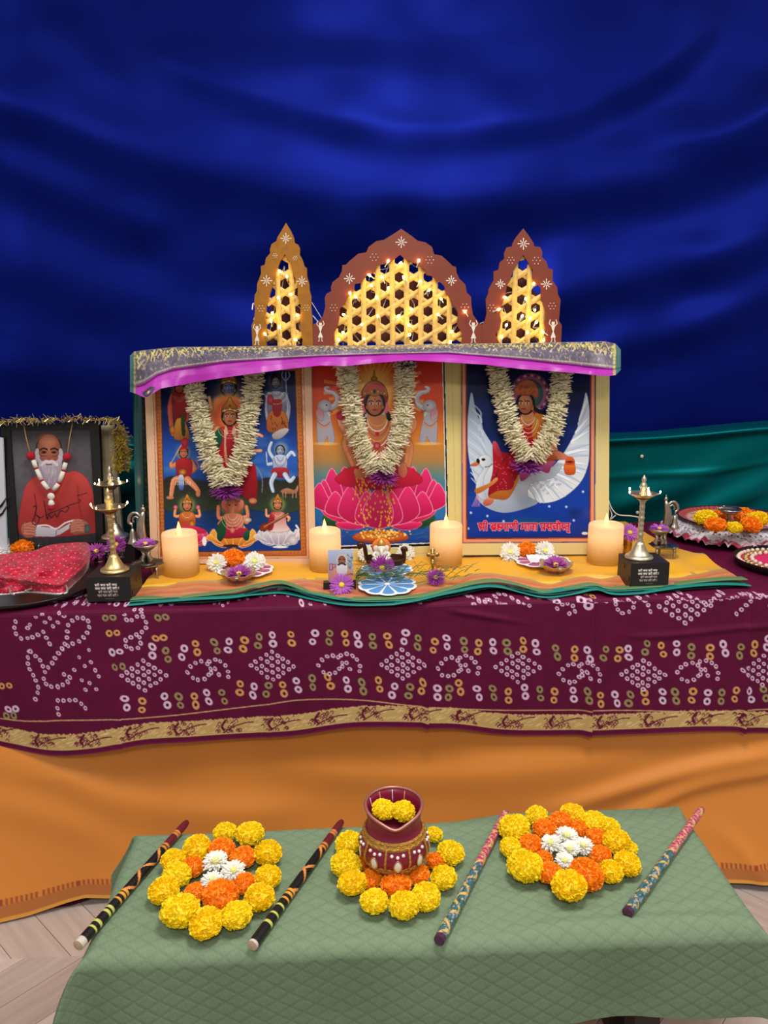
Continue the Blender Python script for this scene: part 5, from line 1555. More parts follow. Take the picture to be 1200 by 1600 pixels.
for i in range(NB):
    t_ = i / (NB - 1)
    Y = backY * (1 - t_) + pi_[:, 1] * t_
    X = xb
    wr = 0.0022 * vnoise(X * 16 + Y * 5, Y * 20, 41) + 0.003 * vnoise(X * 5, Y * 9 + 3, 42)
    wr += 0.006 * np.exp(-((Y - (1.90 + 0.5 * (X - 0.8))) / 0.03) ** 2) * np.clip((X - 0.68) * 10, 0, 1)
    rows.append(np.stack([X, Y, CL + wr * np.clip((t_ * NB) / 3, 0, 1)], -1))
    cols.append(np.tile(YEL, (len(pu), 1)))
seq = [(0.0, None), (0.02, (200, 180, 90)), (0.06, (150, 150, 80)), (0.10, (212, 130, 66)), (0.22, (206, 118, 62)), (0.30, (196, 104, 60)), (0.36, (214, 140, 80)), (0.5, (204, 116, 70)), (0.62, (186, 96, 66)), (0.72, (210, 134, 84)), (0.82, (196, 112, 72)), (0.90, (150, 150, 90)), (0.94, (14, 110, 100)), (1.0, (8, 96, 96))]
xs_ = np.linspace(0, 1, 30)
cc = np.stack([np.interp(xs_, [q[0] for q in seq], [(C3(q[1]) if q[1] else YEL)[k] for q in seq]) for k in range(3)], -1)
for t_, c_ in zip(xs_, cc):
    Y = pi_[:, 1] * (1 - t_) + pf[:, 1] * t_
    z_ = CL + 0.006 * np.sin(pu / 38.0) * t_ * 0.6 + 0.003 * vnoise(pu / 30, pu * 0 + t_ * 2, 43)
    rows.append(np.stack([xb, Y, z_], -1))
    g = 0.94 + 0.12 * (np.sin(pu * 1.7 + t_ * 40) > 0.3)
    cols.append(c_[None] * g[:, None] if t_ > .08 and t_ < .9 else np.tile(c_, (len(pu), 1)))
YSILK = mat('yellow_silk', (236, 172, 20), rough=0.45, sheen=0.3, paint=True, bump=0.04, bscale=700)
loc = np.array([0.15, 1.95, TZ + 0.004])
t = thing('yellow_silk_cloth', loc, 'yellow silk cloth with orange zari border spread over the table top', 'cloth')
new_obj('silk_sheet', grid_mesh('silk_sheet', np.array(rows) - loc, YSILK, np.clip(np.array(cols), 0, 1)), t)
# folded layers of the teal selvedge showing at the front edge
SELV = [mat('teal_selvedge', (10, 128, 120), rough=0.5), mat('green_selvedge', (96, 130, 84), rough=0.5), mat('dark_selvedge', (6, 60, 60), rough=0.6)]
for k, (dy, dz, ph) in enumerate(((0.004, 0.0035, 0.0), (0.012, 0.0, 0.9), (0.0, 0.0065, 1.9), (0.020, -0.003, 2.7))):
    ridge = pf.copy()[::4]
    q = pu[::4]
    bump_ = 0.007 * np.maximum(0, np.sin(q / 62.0 + ph)) + 0.008 * np.exp(-((q - 440) / 40) ** 2) * (k < 3) + 0.006 * np.exp(-((q - 770) / 50) ** 2) + 0.005 * np.exp(-((q - 930) / 25) ** 2)
    ridge[:, 1] -= dy; ridge[:, 2] = TZ + 0.004 + max(0, dz) + bump_ * (0.5 + 0.3 * k)
    wv = np.stack([ridge + np.array([0, 0.03, -0.001]), ridge + np.array([0, 0.006, 0.0012]), ridge, ridge + np.array([0, 0.003, -0.0016]), ridge + np.array([0, 0.03, -0.004])], 0)
    wv[..., 2] = np.maximum(wv[..., 2], TZ + 0.002)
    new_obj('selvedge_fold', grid_mesh('selvedge_fold', wv - loc, SELV[(0, 2, 1, 0)[k]]), t)

# ------------------------------------------------------------------ pillar candles
WAX = bpy.data.materials.new('candle_wax'); WAX.use_nodes = True
nt = WAX.node_tree; N, L = nt.nodes, nt.links
pb = N['Principled BSDF']; pb.inputs['Roughness'].default_value = 0.45
tc = N.new('ShaderNodeTexCoord'); sep = N.new('ShaderNodeSeparateXYZ'); L.new(tc.outputs['Object'], sep.inputs[0])
ns = N.new('ShaderNodeTexNoise'); ns.inputs['Scale'].default_value = 900; L.new(tc.outputs['Object'], ns.inputs['Vector'])
ad = N.new('ShaderNodeMath'); ad.operation = 'MULTIPLY_ADD'; ad.inputs[1].default_value = 0.06; L.new(ns.outputs['Fac'], ad.inputs[0]); L.new(sep.outputs['Z'], ad.inputs[2])
rp = N.new('ShaderNodeValToRGB'); L.new(ad.outputs[0], rp.inputs[0])
rp.color_ramp.elements[0].position = 0.045; rp.color_ramp.elements[0].color = (*lin((196, 160, 92)), 1)      # glitter coat on the lower half
rp.color_ramp.elements[1].position = 0.105; rp.color_ramp.elements[1].color = (*lin((250, 232, 200)), 1)
L.new(rp.outputs[0], pb.inputs['Base Color'])
trn = N.new('ShaderNodeBsdfTranslucent'); L.new(rp.outputs[0], trn.inputs[0])
mxs = N.new('ShaderNodeMixShader'); mxs.inputs[0].default_value = 0.42
L.new(pb.outputs[0], mxs.inputs[1]); L.new(trn.outputs[0], mxs.inputs[2])
L.new(mxs.outputs[0], N['Material Output'].inputs['Surface'])
FLAME = mat('candle_flame', (255, 210, 110), rough=0.5, emit=(255, 196, 84), estr=5.0)
WICK = mat('wick', (240, 210, 150), rough=0.7)
def candle(pxl, pxr, top, bottom, label):
    c0 = tz((pxl + pxr) / 2, bottom - 9)
    s = scale_at(c0)
    r = (pxr - pxl) / 2 / s * 0.985
    # height from the rows between base centre and top centre
    ptop = at_y((pxl + pxr) / 2, top + 7, c0[1])
    h = ptop[2] - CL
    t = thing('pillar_candle', c0, label, 'candle', 'ivory pillar candles')
    e = 0.006
    MB().lathe([(r * .94, 0.0005), (r, 0.004), (r, h - e), (r - .0015, h - .0015), (r - .004, h), (r - .007, h - .001), (r - .010, h - .006), (r * .5, h - .008), (0.003, h - .009)], 40).build('wax_body', WAX, t)
    MB().lathe([(0.0001, h - .012), (.0042, h - .008), (.0058, h + .002), (.0050, h + .010), (.0026, h + .020), (0.0001, h + .028)], 14).build('flame', FLAME, t)
    MB().tube([(0, 0, h - .014), (0, 0, h - .006)], 0.0016, 6).build('wick', WICK, t)
    d = bpy.data.lights.new('candle_light', 'POINT'); d.energy = 0.065; d.color = (1.0, 0.62, 0.22); d.shadow_soft_size = 0.012
    o = bpy.data.objects.new('candle_light', d); COL.objects.link(o); o.parent = t; o.location = (0, 0, h * 0.62)
    return t


candle(257, 312, 824, 906, 'lit ivory candle in front of the many-deities poster')
candle(484, 534, 820, 899, 'lit ivory candle behind the small propped photograph')
candle(671, 722, 811, 890, 'lit ivory candle behind the upright brass spoon')
candle(917, 971, 811, 888, 'lit ivory candle beside the black box at the swan poster')

# ------------------------------------------------------------------ marigolds (unit radius)
def marigold_mesh(name, mtl, seed, n=340, oz=.70):
    r = random.Random(seed)
    mb = MB().ball((0, 0, 0), (.82, .82, .82 * oz), 14, 10)
    ga = math.pi * (3 - math.sqrt(5))
    for i in range(n):
        zz = 1 - 1.86 * (i + .5) / n
        rad = math.sqrt(max(0, 1 - zz * zz)); a = ga * i + r.uniform(-.15, .15)
        d = Vector((rad * math.cos(a), rad * math.sin(a), zz)); dn = Vector((d.x, d.y, d.z * oz))
        out = (d + Vector((r.uniform(-.35, .35), r.uniform(-.35, .35), r.uniform(-.25, .35)))).normalized()
        s = out.orthogonal().normalized(); s.rotate(Matrix.Rotation(r.uniform(0, 6.28), 3, out)); w = r.uniform(.11, .17); h = r.uniform(.12, .24)
        side = out.cross(s)
        b = dn * .80
        pts = [b - s * w * .5, b + s * w * .5, b + out * h * .7 + s * w + side * w * .4, b + out * h - s * 0 + side * w * .1, b + out * h * .7 - s * w + side * w * .4]
        mb.add([tuple(p) for p in pts], [(0, 1, 2, 3), (0, 3, 4)])
    return mb.mesh(name, mtl, smooth=False)


YM = mat('marigold_yellow', (255, 230, 24), rough=0.6, noise=0.08, nscale=3.0, thin=0.2)
YM2 = mat('marigold_golden', (255, 222, 12), rough=0.6, noise=0.08, nscale=3.0, thin=0.2)
OM = mat('marigold_orange', (255, 156, 20), rough=0.6, noise=0.10, nscale=3.0, thin=0.2)
SEP = mat('sepal_green', (96, 120, 50), rough=0.7)
MARI = {'yellow': [marigold_mesh('marigold_head', m_, s) for m_, s in ((YM, 1), (YM2, 2), (YM, 3))], 'orange': [marigold_mesh('marigold_head', OM, s) for s in (4, 5)]}
CALYX = MB().lathe([(0.0001, -.98), (.14, -.96), (.22, -.85), (.30, -.62), (.34, -.5)], 12).mesh('calyx', SEP)


def marigold(colour, loc, r, label, group=None, tilt=(0, 0)):
    t = thing('marigold', loc, label, 'flower', group)
    t.rotation_euler = (tilt[0], tilt[1], random.uniform(0, 6.28))
    o = new_obj('petals', random.choice(MARI[colour]), t); o.scale = (r, r * random.uniform(.93, 1.05), r * random.uniform(.92, 1.05)); o.location = (0, 0, r * .78)
    c = new_obj('calyx', CALYX, t); c.scale = (r * .8,) * 3; c.location = (0, 0, r * .79)
    return t


def mari_at(colour, px, py, rpx, zsurf, label, group=None, tilt=None):
    c = at_z(px, py, zsurf + 0.03)
    r = rpx / scale_at(c) * 1.10
    c = at_z(px, py, zsurf + r * .76)
    if tilt is None: tilt = (random.uniform(-.25, .15), random.uniform(-.2, .2))
    return marigold(colour, (c[0], c[1], zsurf + 0.001), r, label, group, tilt)


def mum_at(px, py, rpx, zsurf, label, group=None, tilt=(0.3, 0), lift=0.012, name='white_chrysanthemum'):
    c = at_z(px, py, zsurf + lift)
    return bloom(name, random.choice(MUM), C_MUM, c, rpx / scale_at(c), label, 'flower', group, tilt)


def aster_at(px, py, rpx, zsurf, label, group=None, tilt=(0.5, 0), lift=0.012, dark=False, depth=None):
    c = at_z(px, py, zsurf + lift) if depth is None else at_y(px, py, depth)
    c = np.array(c); c[2] = max(c[2], zsurf + rpx / scale_at(c) * .86 * math.sin(tilt[0]))
    return bloom('purple_aster', ASTD if dark else random.choice(AST), C_AST, c, rpx / scale_at(c), label, 'flower', group, tilt)


# the two small trios in front of the outer posters
mum_at(339, 880, 16, CL, 'white chrysanthemum touching the first candle beside an orange marigold', 'white mums on the yellow cloth', (0.9, -.2), .022)
mum_at(398, 878, 17, CL, 'white chrysanthemum right of the orange marigold before the many-deities poster', 'white mums on the yellow cloth', (0.8, .2), .024)
mari_at('orange', 363, 872, 18, CL, 'orange marigold between white flowers before the many-deities poster')
mum_at(797, 863, 16, CL, 'white chrysanthemum at the left of the trio before the swan poster', 'white mums on the yellow cloth', (0.9, -.2), .022)
mum_at(851, 861, 16, CL, 'white chrysanthemum at the right of the trio before the swan poster', 'white mums on the yellow cloth', (0.9, .2), .022)
mari_at('orange', 824, 859, 15, CL, 'small orange marigold in the trio before the swan poster')

# petal-shaped printed paper mats
PAPER_W = mat('white_card', (240, 240, 244), rough=0.7)


def fan_mat(name, px, py, wpx, dpx, face, label, n=9, a0=180, a1=360, ring_full=False):
    """a scalloped card flower lying flat: white card with coloured petals"""
    c = tz(px, py, CL + 0.007)
    s = scale_at(c); rx = wpx / s
    # depth radius from the picture rows on the table plane
    ry = abs(at_z(px, py + dpx, CL)[1] - c[1])
    t = thing(name, c, label, 'paper mat')
    span = R(a1 - a0)
    card = []
    nn = n * 10
    for i in range(nn + (0 if ring_full else 1)):
        a = R(a0) + span * i / nn
        k = 0.93 + 0.07 * abs(math.sin(n * (a - R(a0)) * math.pi / span))
        card.append((rx * k * math.cos(a), ry * k * math.sin(a)))
    MB().prism(card, -0.0006, 0.0006).build('card', PAPER_W, t, smooth=False)
    for i in range(n):
        am = R(a0) + span * (i + .5) / n; hw_ = span / n * .40
        lp = []
        for k in range(13):
            a = am - hw_ + 2 * hw_ * k / 12
            rr_ = .90 - .10 * abs(2 * k / 12 - 1) ** 3
            lp.append((rx * rr_ * math.cos(a), ry * rr_ * math.sin(a)))
        lp += [(rx * .10 * math.cos(am + hw_ * .6), ry * .10 * math.sin(am + hw_ * .6)), (rx * .10 * math.cos(am - hw_ * .6), ry * .10 * math.sin(am - hw_ * .6))]
        MB().prism(lp, 0.0005, 0.0012).build('petal_print', face, t, smooth=False)
    return t


PINKM = mat('pink_print', (176, 88, 128), rough=0.6, noise=0.15, nscale=160)
BLUEM = mat('blue_print', (84, 150, 214), rough=0.6, noise=0.12, nscale=220)
fan_mat('paper_mat', 384, 890, 44, 17, PINKM, 'pink petal paper mat under the many-deities poster', n=10, a0=0, a1=360, ring_full=True)
fan_mat('paper_mat', 848, 876, 44, 15, PINKM, 'pink petal paper mat in front of the swan poster', n=10, a0=0, a1=360, ring_full=True)
fan_mat('paper_mat', 604, 889, 42, 16, BLUEM, 'blue petal paper mat directly under the boat', n=10, a0=0, a1=360, ring_full=True)
fan_mat('paper_mat', 605, 913, 47, 22, BLUEM, 'blue scalloped paper mat at the cloth edge before the boat', n=10, a0=0, a1=360, ring_full=True)
LACE = mat('lace_doily', (232, 232, 242), rough=0.8, bump=0.5, bscale=500, noise=0.10, nscale=400)
for px, py, lab in ((387, 886, 'white lace doily square on the mat before the many-deities poster'), (845, 874, 'white lace doily square on the mat before the swan poster')):
    c = tz(px, py, CL + 0.010)
    xs = np.linspace(-.034, .034, 30); g, h_ = np.meshgrid(xs, np.linspace(-.028, .028, 26))
    P = np.stack([g, h_, 0.0008 * np.sin(g * 420) * np.sin(h_ * 420) + 0.006 * np.exp(-((h_ - .028) / .012) ** 2)], -1)
    o = new_obj('lace_doily', grid_mesh('lace_doily', P, LACE), None, c)
    tag(o, lab, 'doily')

# small shell-shaped lamps holding an aster
BRASS = mat('brass', (196, 156, 92), rough=0.3, metal=1.0, noise=0.15, nscale=40)
SILVER = mat('aged_silver', (176, 168, 156), rough=0.34, metal=1.0, noise=0.15, nscale=60, bump=0.06, bscale=200)
OXID = mat('oxidised_metal', (96, 84, 72), rough=0.4, metal=0.9, noise=0.2, nscale=60)
DIYA = mat('diya_glaze', (190, 160, 120), rough=0.4, metal=0.3, noise=0.25, nscale=80)


def diya(px, py, wpx, lab, flab):
    c = tz(px, py, CL + 0.006); r = wpx / 2 / scale_at(c)
    t = thing('diya_lamp', c, lab, 'oil lamp')
    wob = lambda rr_, z_, a: (rr_ * (1 + .10 * abs(math.cos(4 * a)) * (rr_ / r)) , z_ + .003 * math.cos(8 * a) * (rr_ / r))
    MB().lathe([(.0001, .0005), (r * .5, .0005), (r * .72, .006), (r * .98, .018), (r, .020), (r * .9, .018), (r * .6, .008), (.0001, .005)], 40, wob=wob).build('bowl', DIYA, t)
    MB().ball((0, -r * 1.0, .016), (.005, .005, .003), 10, 6).build('gem', mat('glass_gem', (150, 190, 190), rough=0.1), t)
    bloom('purple_aster', ASTD, C_AST, c + np.array([0, 0, .012]), r * .80, flab, 'flower', 'asters in the small lamps', (0.35, 0))


diya(374, 905, 52, 'scalloped clay lamp holding a dark purple aster on the cloth border', 'dark purple aster lying in the clay lamp by the first pink mat')
diya(868, 891, 50, 'small clay lamp with an aster before the swan poster', 'purple aster filling the clay lamp before the swan poster')

# ------------------------------------------------------------------ boat with a small elephant-headed figure, photo, spoon, grass
bc = tz(603, 885)
bs = scale_at(bc)
boat = thing('metal_boat', bc, 'dark metal boat with curled bird-head ends holding a small idol', 'boat')
def bp(px, py, dy=0.0): return at_y(px, py, bc[1] + dy) - bc
keel = [(563, 857), (561, 852), (564, 850), (569, 853), (571, 862), (573, 874), (580, 886), (592, 894), (606, 896), (618, 892), (627, 884), (631, 874), (631, 862), (629, 858), (633, 857), (634, 861)]
hull = [(571, 866), (573, 876), (580, 886), (592, 893), (606, 895), (618, 891), (627, 883), (630, 872)]
pts = catmull([bp(*q) for q in hull], 5, False)
nn = len(pts)
rows = []
for i, q in enumerate(pts):
    k = math.sin(math.pi * (i + .0001) / (nn - 1)) ** .6
    w_ = 0.030 * k + 0.003
    topz = max(q[2], 0.026) if 0.1 < i / nn < .9 else q[2]
    rows.append([np.array([q[0], -w_, max(topz, q[2] + .001)]), np.array([q[0], -w_ * .8, q[2] + .006 * k]), np.array([q[0], 0, q[2]]), np.array([q[0], w_ * .8, q[2] + .006 * k]), np.array([q[0], w_, max(topz, q[2] + .001)])])
P = np.array(rows)
P[..., 2] = np.maximum(P[..., 2], 0.001)
me = grid_mesh('hull', P, mat('dark_bronze', (70, 40, 30), rough=0.35, metal=0.6))
h_ = new_obj('hull', me, boat); md = h_.modifiers.new('wall', 'SOLIDIFY'); md.thickness = 0.002
for idx, sgn in ((keel[:6], 1), (keel[-6:], -1)):
    pp = catmull([bp(*q) for q in idx], 5, False)
    rr_ = np.linspace(.0062, .0055, len(pp)) if sgn > 0 else np.linspace(.0055, .0062, len(pp))
    MB().tube(pp, list(rr_), 8).build('curled_prow', mat('dark_bronze'), boat)
# idol
ic_ = bc + np.array([bp(596, 878)[0], 0.0, 0.018])
idol = thing('elephant_idol', ic_, 'tiny white elephant-headed idol with orange halo seated in the boat', 'idol')
CER = mat('idol_white', (236, 228, 218), rough=0.35); ORG = mat('idol_orange', (232, 130, 40), rough=0.45, bump=.5, bscale=600); GLD = mat('idol_gold', (206, 160, 80), rough=0.35, metal=.6)
k = 1 / bs
MB().ball((0, 0, 10 * k), (9 * k, 7 * k, 9 * k), 14, 10).build('torso', CER, idol)
MB().ball((0, -.004, 19 * k), (6.5 * k, 6 * k, 6.5 * k), 14, 10).tube([(0, -6 * k, 19 * k), (0, -9 * k, 14 * k), (1 * k, -9 * k, 9 * k), (4 * k, -9 * k, 7 * k)], [3 * k, 2.4 * k, 1.9 * k, 1.4 * k], 8).ball((-8 * k, -1 * k, 19 * k), (4.5 * k, 1.4 * k, 5 * k), 10, 8).ball((8 * k, -1 * k, 19 * k), (4.5 * k, 1.4 * k, 5 * k), 10, 8).build('head', CER, idol)
for s in (-1, 1):
    MB().tube([(s * 8 * k, 0, 13 * k), (s * 13 * k, -2 * k, 9 * k), (s * 9 * k, -7 * k, 7 * k)], [3 * k, 2.6 * k, 2.2 * k], 8).build('arm', CER, idol)
    MB().tube([(s * 3 * k, -3 * k, 4 * k), (s * 12 * k, -6 * k, 3.4 * k), (s * 4 * k, -11 * k, 3 * k)], [4 * k, 3.6 * k, 2.4 * k], 8).build('folded_leg', CER, idol)
MB().ball((0, 5 * k, 20 * k), (15 * k, 3 * k, 14 * k), 20, 12).build('halo', ORG, idol)
MB().lathe([(6 * k, 24 * k), (6.5 * k, 26 * k), (5 * k, 30 * k), (2.4 * k, 33 * k), (.0001, 35 * k)], 14).build('crown', GLD, idol)
for px, py, lab in ((573, 869, 'white chrysanthemum standing behind the left prow of the boat'), (634, 868, 'white chrysanthemum standing behind the right prow of the boat')):
    c = at_y(px, py, bc[1] + .055); c[2] = max(c[2], CL + .02)
    bloom('white_chrysanthemum', MUM[0], C_MUM, c, 15 / bs, lab, 'flower', 'white mums on the yellow cloth', (1.1, 0))
bloom('purple_aster', ASTD, C_AST, bc + bp(597, 888, -.062), 20 / bs, 'large purple aster with yellow eye leaning on the boat front', 'flower', None, (1.15, 0))
# cut grass strewn round the boat
GRS = [mat('grass_blade', (66, 100, 66), rough=0.6, noise=.2, nscale=40), mat('grass_blade_dark', (60, 90, 66), rough=0.6)]
gl = tz(602, 902)
rg = random.Random(21)
mb = MB()
for i in range(230):
    px = rg.gauss(602, 46) if i < 190 else rg.gauss(700, 22)
    px = max(556, min(742, px)); py = rg.gauss(898, 6) + (px - 640) * (-.02)
    a = tz(px, py, CL + rg.uniform(.012, .024)); L_ = rg.uniform(.02, .06); an = rg.uniform(-.7, .7) + (math.pi if rg.random() < .5 else 0)
    dv = np.array([math.cos(an), math.sin(an) * .7, 0]); up = rg.uniform(.0, .022)
    pts = [a, a + dv * L_ * .5 + np.array([0, 0, up]), a + dv * L_ + np.array([0, 0, up * rg.uniform(.2, 1.4)])]
    sd = np.array([-dv[1], dv[0], .3]) * .0014
    vs = [pts[0] - sd, pts[0] + sd, pts[1] + sd, pts[1] - sd, pts[2]]
    mb.add([tuple(v - gl) for v in vs], [(0, 1, 2, 3), (3, 2, 4)])
o = mb.build('cut_grass', GRS[0], None, loc=gl); tag(o, 'loose cut green grass blades strewn around the metal boat', 'grass', kind='stuff')

# small propped photograph of a bearded man
z = (4.2857, 480.0, 820.0)
cv = Paint(130, 160, 320, 470, 1.0, (176, 182, 206))
cv.vgrad([(165, (186, 196, 222)), (300, (160, 160, 180)), (370, (170, 140, 130))])
for k_ in range(60): cv.ell(rr.uniform(270, 306), rr.uniform(200, 300), 6, 4, rr.choice([(120, 130, 130), (200, 210, 220), (90, 100, 96)]), al=.6)
cv.poly([(145, 370), (160, 320), (200, 285), (260, 285), (300, 320), (306, 372)], (214, 160, 138), (190, 130, 112))
cv.ell(232, 232, 38, 44, (226, 222, 224), (190, 186, 190)); cv.ell(232, 240, 26, 34, (176, 120, 96), (140, 90, 74)); cv.poly([(204, 262), (262, 262), (268, 310), (250, 340), (216, 340), (198, 310)], (226, 222, 226), (196, 190, 196))
cv.line([(208, 268), (232, 258), (256, 268)], 11, (60, 52, 50)); cv.line([(212, 232), (226, 230)], 5, (50, 34, 30)); cv.line([(238, 230), (252, 232)], 5, (50, 34, 30)); cv.line([(232, 236), (231, 252)], 4, (120, 74, 60))
cv.line([(150, 262), (152, 300), (166, 300), (168, 264), (150, 264)], 5, (190, 60, 70)); cv.line([(172, 300), (170, 268), (188, 268), (186, 284), (170, 286)], 5, (190, 60, 70)); cv.line([(148, 300), (160, 304)], 5, (190, 60, 70))
ph0 = tz(531, 921)
phn = np.array([0.0, math.cos(R(10)), -math.sin(R(10))])
t = thing('propped_photograph', ph0, 'small propped photograph of an elderly bearded man in peach robe', 'photograph')
Q = [(139, 168), (308, 165), (306, 436), (142, 438)]
o_, c3 = picture_quad(cv, Q, z, ph0 + np.array([0, .004, .002]), phn, 70, 96, t, 'print', PRINT)
slab('card_back', c3, phn, 0.0015, PAPER_W, t)
MB().box((0, .006, .010), (.079, .020, .018)).build('stand', mat('black_plastic', (22, 20, 22), rough=0.4), t, smooth=False)
aster_at(534, 921, 19, CL, 'bright purple aster with yellow eye at the foot of the small photograph', None, (1.0, 0), .020, depth=ph0[1] - .030)
# upright brass spoon with a cross-shaped handle end
sp0 = tz(677, 908)
t = thing('ritual_spoon', sp0, 'small upright brass spoon with a cross-shaped handle end', 'spoon')
def sq(px, py): return at_y(px, py, sp0[1] + .004) - sp0
MB().lathe([(.0001, .002), (.007, .003), (.011, .010), (.0125, .019), (.0105, .026), (.0001, .031)], 16, M=Matrix.Scale(.6, 4, (0, 1, 0))).build('spoon_bowl', mat('polished_brass', (206, 190, 150), rough=0.18, metal=1.0), t)
MB().tube([sq(677, 898), sq(676, 885), sq(676, 874)], [.003, .0026, .0030], 8).build('handle', mat('brass'), t)
mb = MB()
for a_, b_ in (((676, 876), (676, 859)), ((669, 867), (684, 867))): mb.tube([sq(*a_), sq(*b_)], .0050, 8, flat=.5)
for q in ((676, 860), (670, 867), (683, 867), (676, 874)): mb.ball(tuple(sq(*q)), (.0065, .0026, .0055), 10, 6)
mb.build('cross_end', mat('brass'), t)
aster_at(681, 917, 15, CL, 'dark magenta aster lying in front of the upright spoon', None, (.9, 0), .016, True, depth=sp0[1] - .022)
# ------------------------------------------------------------------ left end of the table: framed portrait
YL = 2.145
z = (4.615, 0.0, 620.0)
cv = Paint(0, 170, 770, 1130, 0.75, (70, 66, 70))
cv.vgrad([(200, (78, 76, 82)), (500, (104, 100, 106)), (900, (80, 76, 80)), (1100, (56, 54, 58))]); cv.noise(0.06, 30, 4)
cv.ell(160, 560, 160, 260, (120, 116, 122), soft=1.0, al=.5); cv.ell(620, 420, 110, 240, (104, 100, 106), soft=1.0, al=.5)
RD, RDD = (206, 88, 84), (166, 56, 58)
cv.poly([(130, 960), (140, 840), (170, 680), (215, 600), (300, 560), (460, 545), (545, 535), (615, 575), (660, 660), (690, 780), (696, 920), (680, 980), (400, 1010), (200, 1010)], RD, RDD, out=(130, 44, 48))
cv.line([(250, 700), (260, 820), (240, 930)], 10, (150, 48, 52)); cv.line([(560, 640), (570, 780), (600, 900)], 12, (150, 48, 52)); cv.line([(330, 620), (420, 760), (430, 900)], 8, (184, 70, 70), al=.7); cv.poly([(400, 620), (560, 600), (600, 900), (430, 900)], (190, 84, 72), RDD, al=.5)
cv.ell(352, 380, 96, 118, (70, 54, 52)); cv.ell(352, 380, 84, 112, (196, 130, 104), (150, 92, 74)); cv.ell(345, 310, 66, 44, (214, 152, 124), (196, 130, 104), soft=.6, al=.8)
for s in (-1, 1):
    cv.ell(352 + s * 84, 420, 18, 50, (190, 186, 188)); cv.ell(352 + s * 36, 398, 20, 10, (90, 60, 50)); cv.line([(352 + s * 14, 378), (352 + s * 40, 370), (352 + s * 66, 384)], 12, (60, 42, 40)); cv.ell(352 + s * 36, 400, 9, 6, (24, 16, 16))
    cv.line(arc(352 + s * 38, 402, 34, 26, 0, 360, 14), 4, (60, 50, 50), 0)
cv.poly([(342, 390), (362, 390), (374, 440), (352, 452), (330, 440)], (186, 118, 92), (160, 96, 78))
BE, BD = (206, 196, 206), (160, 148, 164)
cv.poly([(270, 420), (300, 460), (352, 455), (404, 460), (440, 420), (446, 510), (430, 590), (400, 640), (352, 660), (316, 620), (290, 560), (276, 490)], BE, BD)
rr = random.Random(17)
for k in range(90):
    x_ = rr.uniform(290, 432); y_ = rr.uniform(480, 600); cv.line([(x_, y_), (x_ + (352 - x_) * .12, y_ + 36)], 2.4, rr.choice([(226, 220, 226), (150, 140, 154), (186, 176, 188)]), 0, .7)
cv.line([(296, 490), (330, 462), (352, 470), (376, 462), (410, 488)], 20, (220, 214, 220)); cv.line([(334, 486), (372, 486)], 8, (130, 70, 70), 0)
cv.poly([(240, 930), (400, 945), (420, 960), (552, 882), (545, 920), (420, 1000), (385, 1008), (215, 1008)], (226, 222, 226), (190, 184, 196), smooth=0); cv.line([(410, 945), (400, 1005)], 4, (120, 60, 60)); cv.line([(240, 1008), (390, 1010), (420, 996)], 6, (120, 30, 40)); cv.line([(262, 930), (340, 925), (405, 950), (470, 908), (548, 884)], 10, (240, 238, 240))
SK1, SK2 = (196, 130, 110), (160, 96, 82)
cv.poly([(150, 960), (170, 910), (230, 905), (262, 930), (250, 960), (240, 1010), (180, 1012)], SK1, SK2, out=(110, 60, 52)); cv.poly([(500, 930), (540, 885), (600, 885), (650, 930), (640, 975), (560, 990), (520, 985)], SK1, SK2, out=(110, 60, 52))
for k in range(4): cv.line([(170 + 8 * k, 935 + 16 * k), (245, 935 + 18 * k)], 5, (150, 88, 74), 0, .7); cv.line([(505 + 6 * k, 930 + 14 * k), (580, 905 + 20 * k)], 5, (150, 88, 74), 0, .7)
cv.ell(628, 950, 26, 34, (120, 118, 122), (90, 88, 92))
for k in range(4):      # fingers over the book edges
    limb(cv, [(176, 925 + 20 * k), (215, 925 + 20 * k), (252, 934 + 19 * k)], 19, 13, SK1, (130, 72, 60)); limb(cv, [(600, 905 + 19 * k), (556, 905 + 19 * k), (514, 922 + 17 * k)], 19, 13, SK1, (130, 72, 60))
limb(cv, [(196, 916), (236, 908), (262, 922)], 18, 12, SK1, (130, 72, 60)); limb(cv, [(590, 892), (550, 888), (522, 904)], 18, 12, SK1, (130, 72, 60))
INK = (46, 34, 44)   # the flourish of a signature across the kurta
cv.line([(240, 790), (262, 785), (250, 850), (232, 905), (262, 918), (282, 880), (262, 850), (290, 870), (312, 860)], 6, INK); cv.line([(316, 750), (330, 830), (340, 880), (352, 850), (372, 870), (396, 840), (410, 868), (436, 820), (470, 830), (496, 800), (486, 790)], 6, INK); cv.line([(330, 850), (420, 815), (500, 780), (560, 762), (582, 745), (566, 738)], 5, INK); cv.line([(556, 712), (628, 690)], 5, INK)
IB = [(80, 240), (652, 236), (700, 1044), (140, 1086)]
FRM = mat('black_frame', (18, 17, 19), rough=0.35)
fn = np.array([0.0, math.cos(R(8)), -math.sin(R(8))]); f0 = np.array([0, YL, TZ])
oq = [(8, 198), (716, 180), (752, 1080), (82, 1122)]
loc = at_plane(oq[3][0] / 4.615 + 72, 620 + 1118 / 4.615, f0, fn)
t = thing('portrait_frame', loc, 'black framed portrait of an elderly bearded man in red reading a book', 'picture frame')
o_, c3 = picture_quad(cv, IB, z, f0, fn, 150, 200, t, 'photograph', PRINT, front=0.0)
outer = [at_plane(q[0] / 4.615, 620 + q[1] / 4.615, f0, fn) for q in oq]
fl_ = [c - loc - fn * 0.006 for c in outer]; il_ = [c - loc - fn * 0.006 for c in c3]
fb = [c - loc + fn * 0.014 for c in outer]; ib = [c - loc + fn * 0.001 for c in c3]
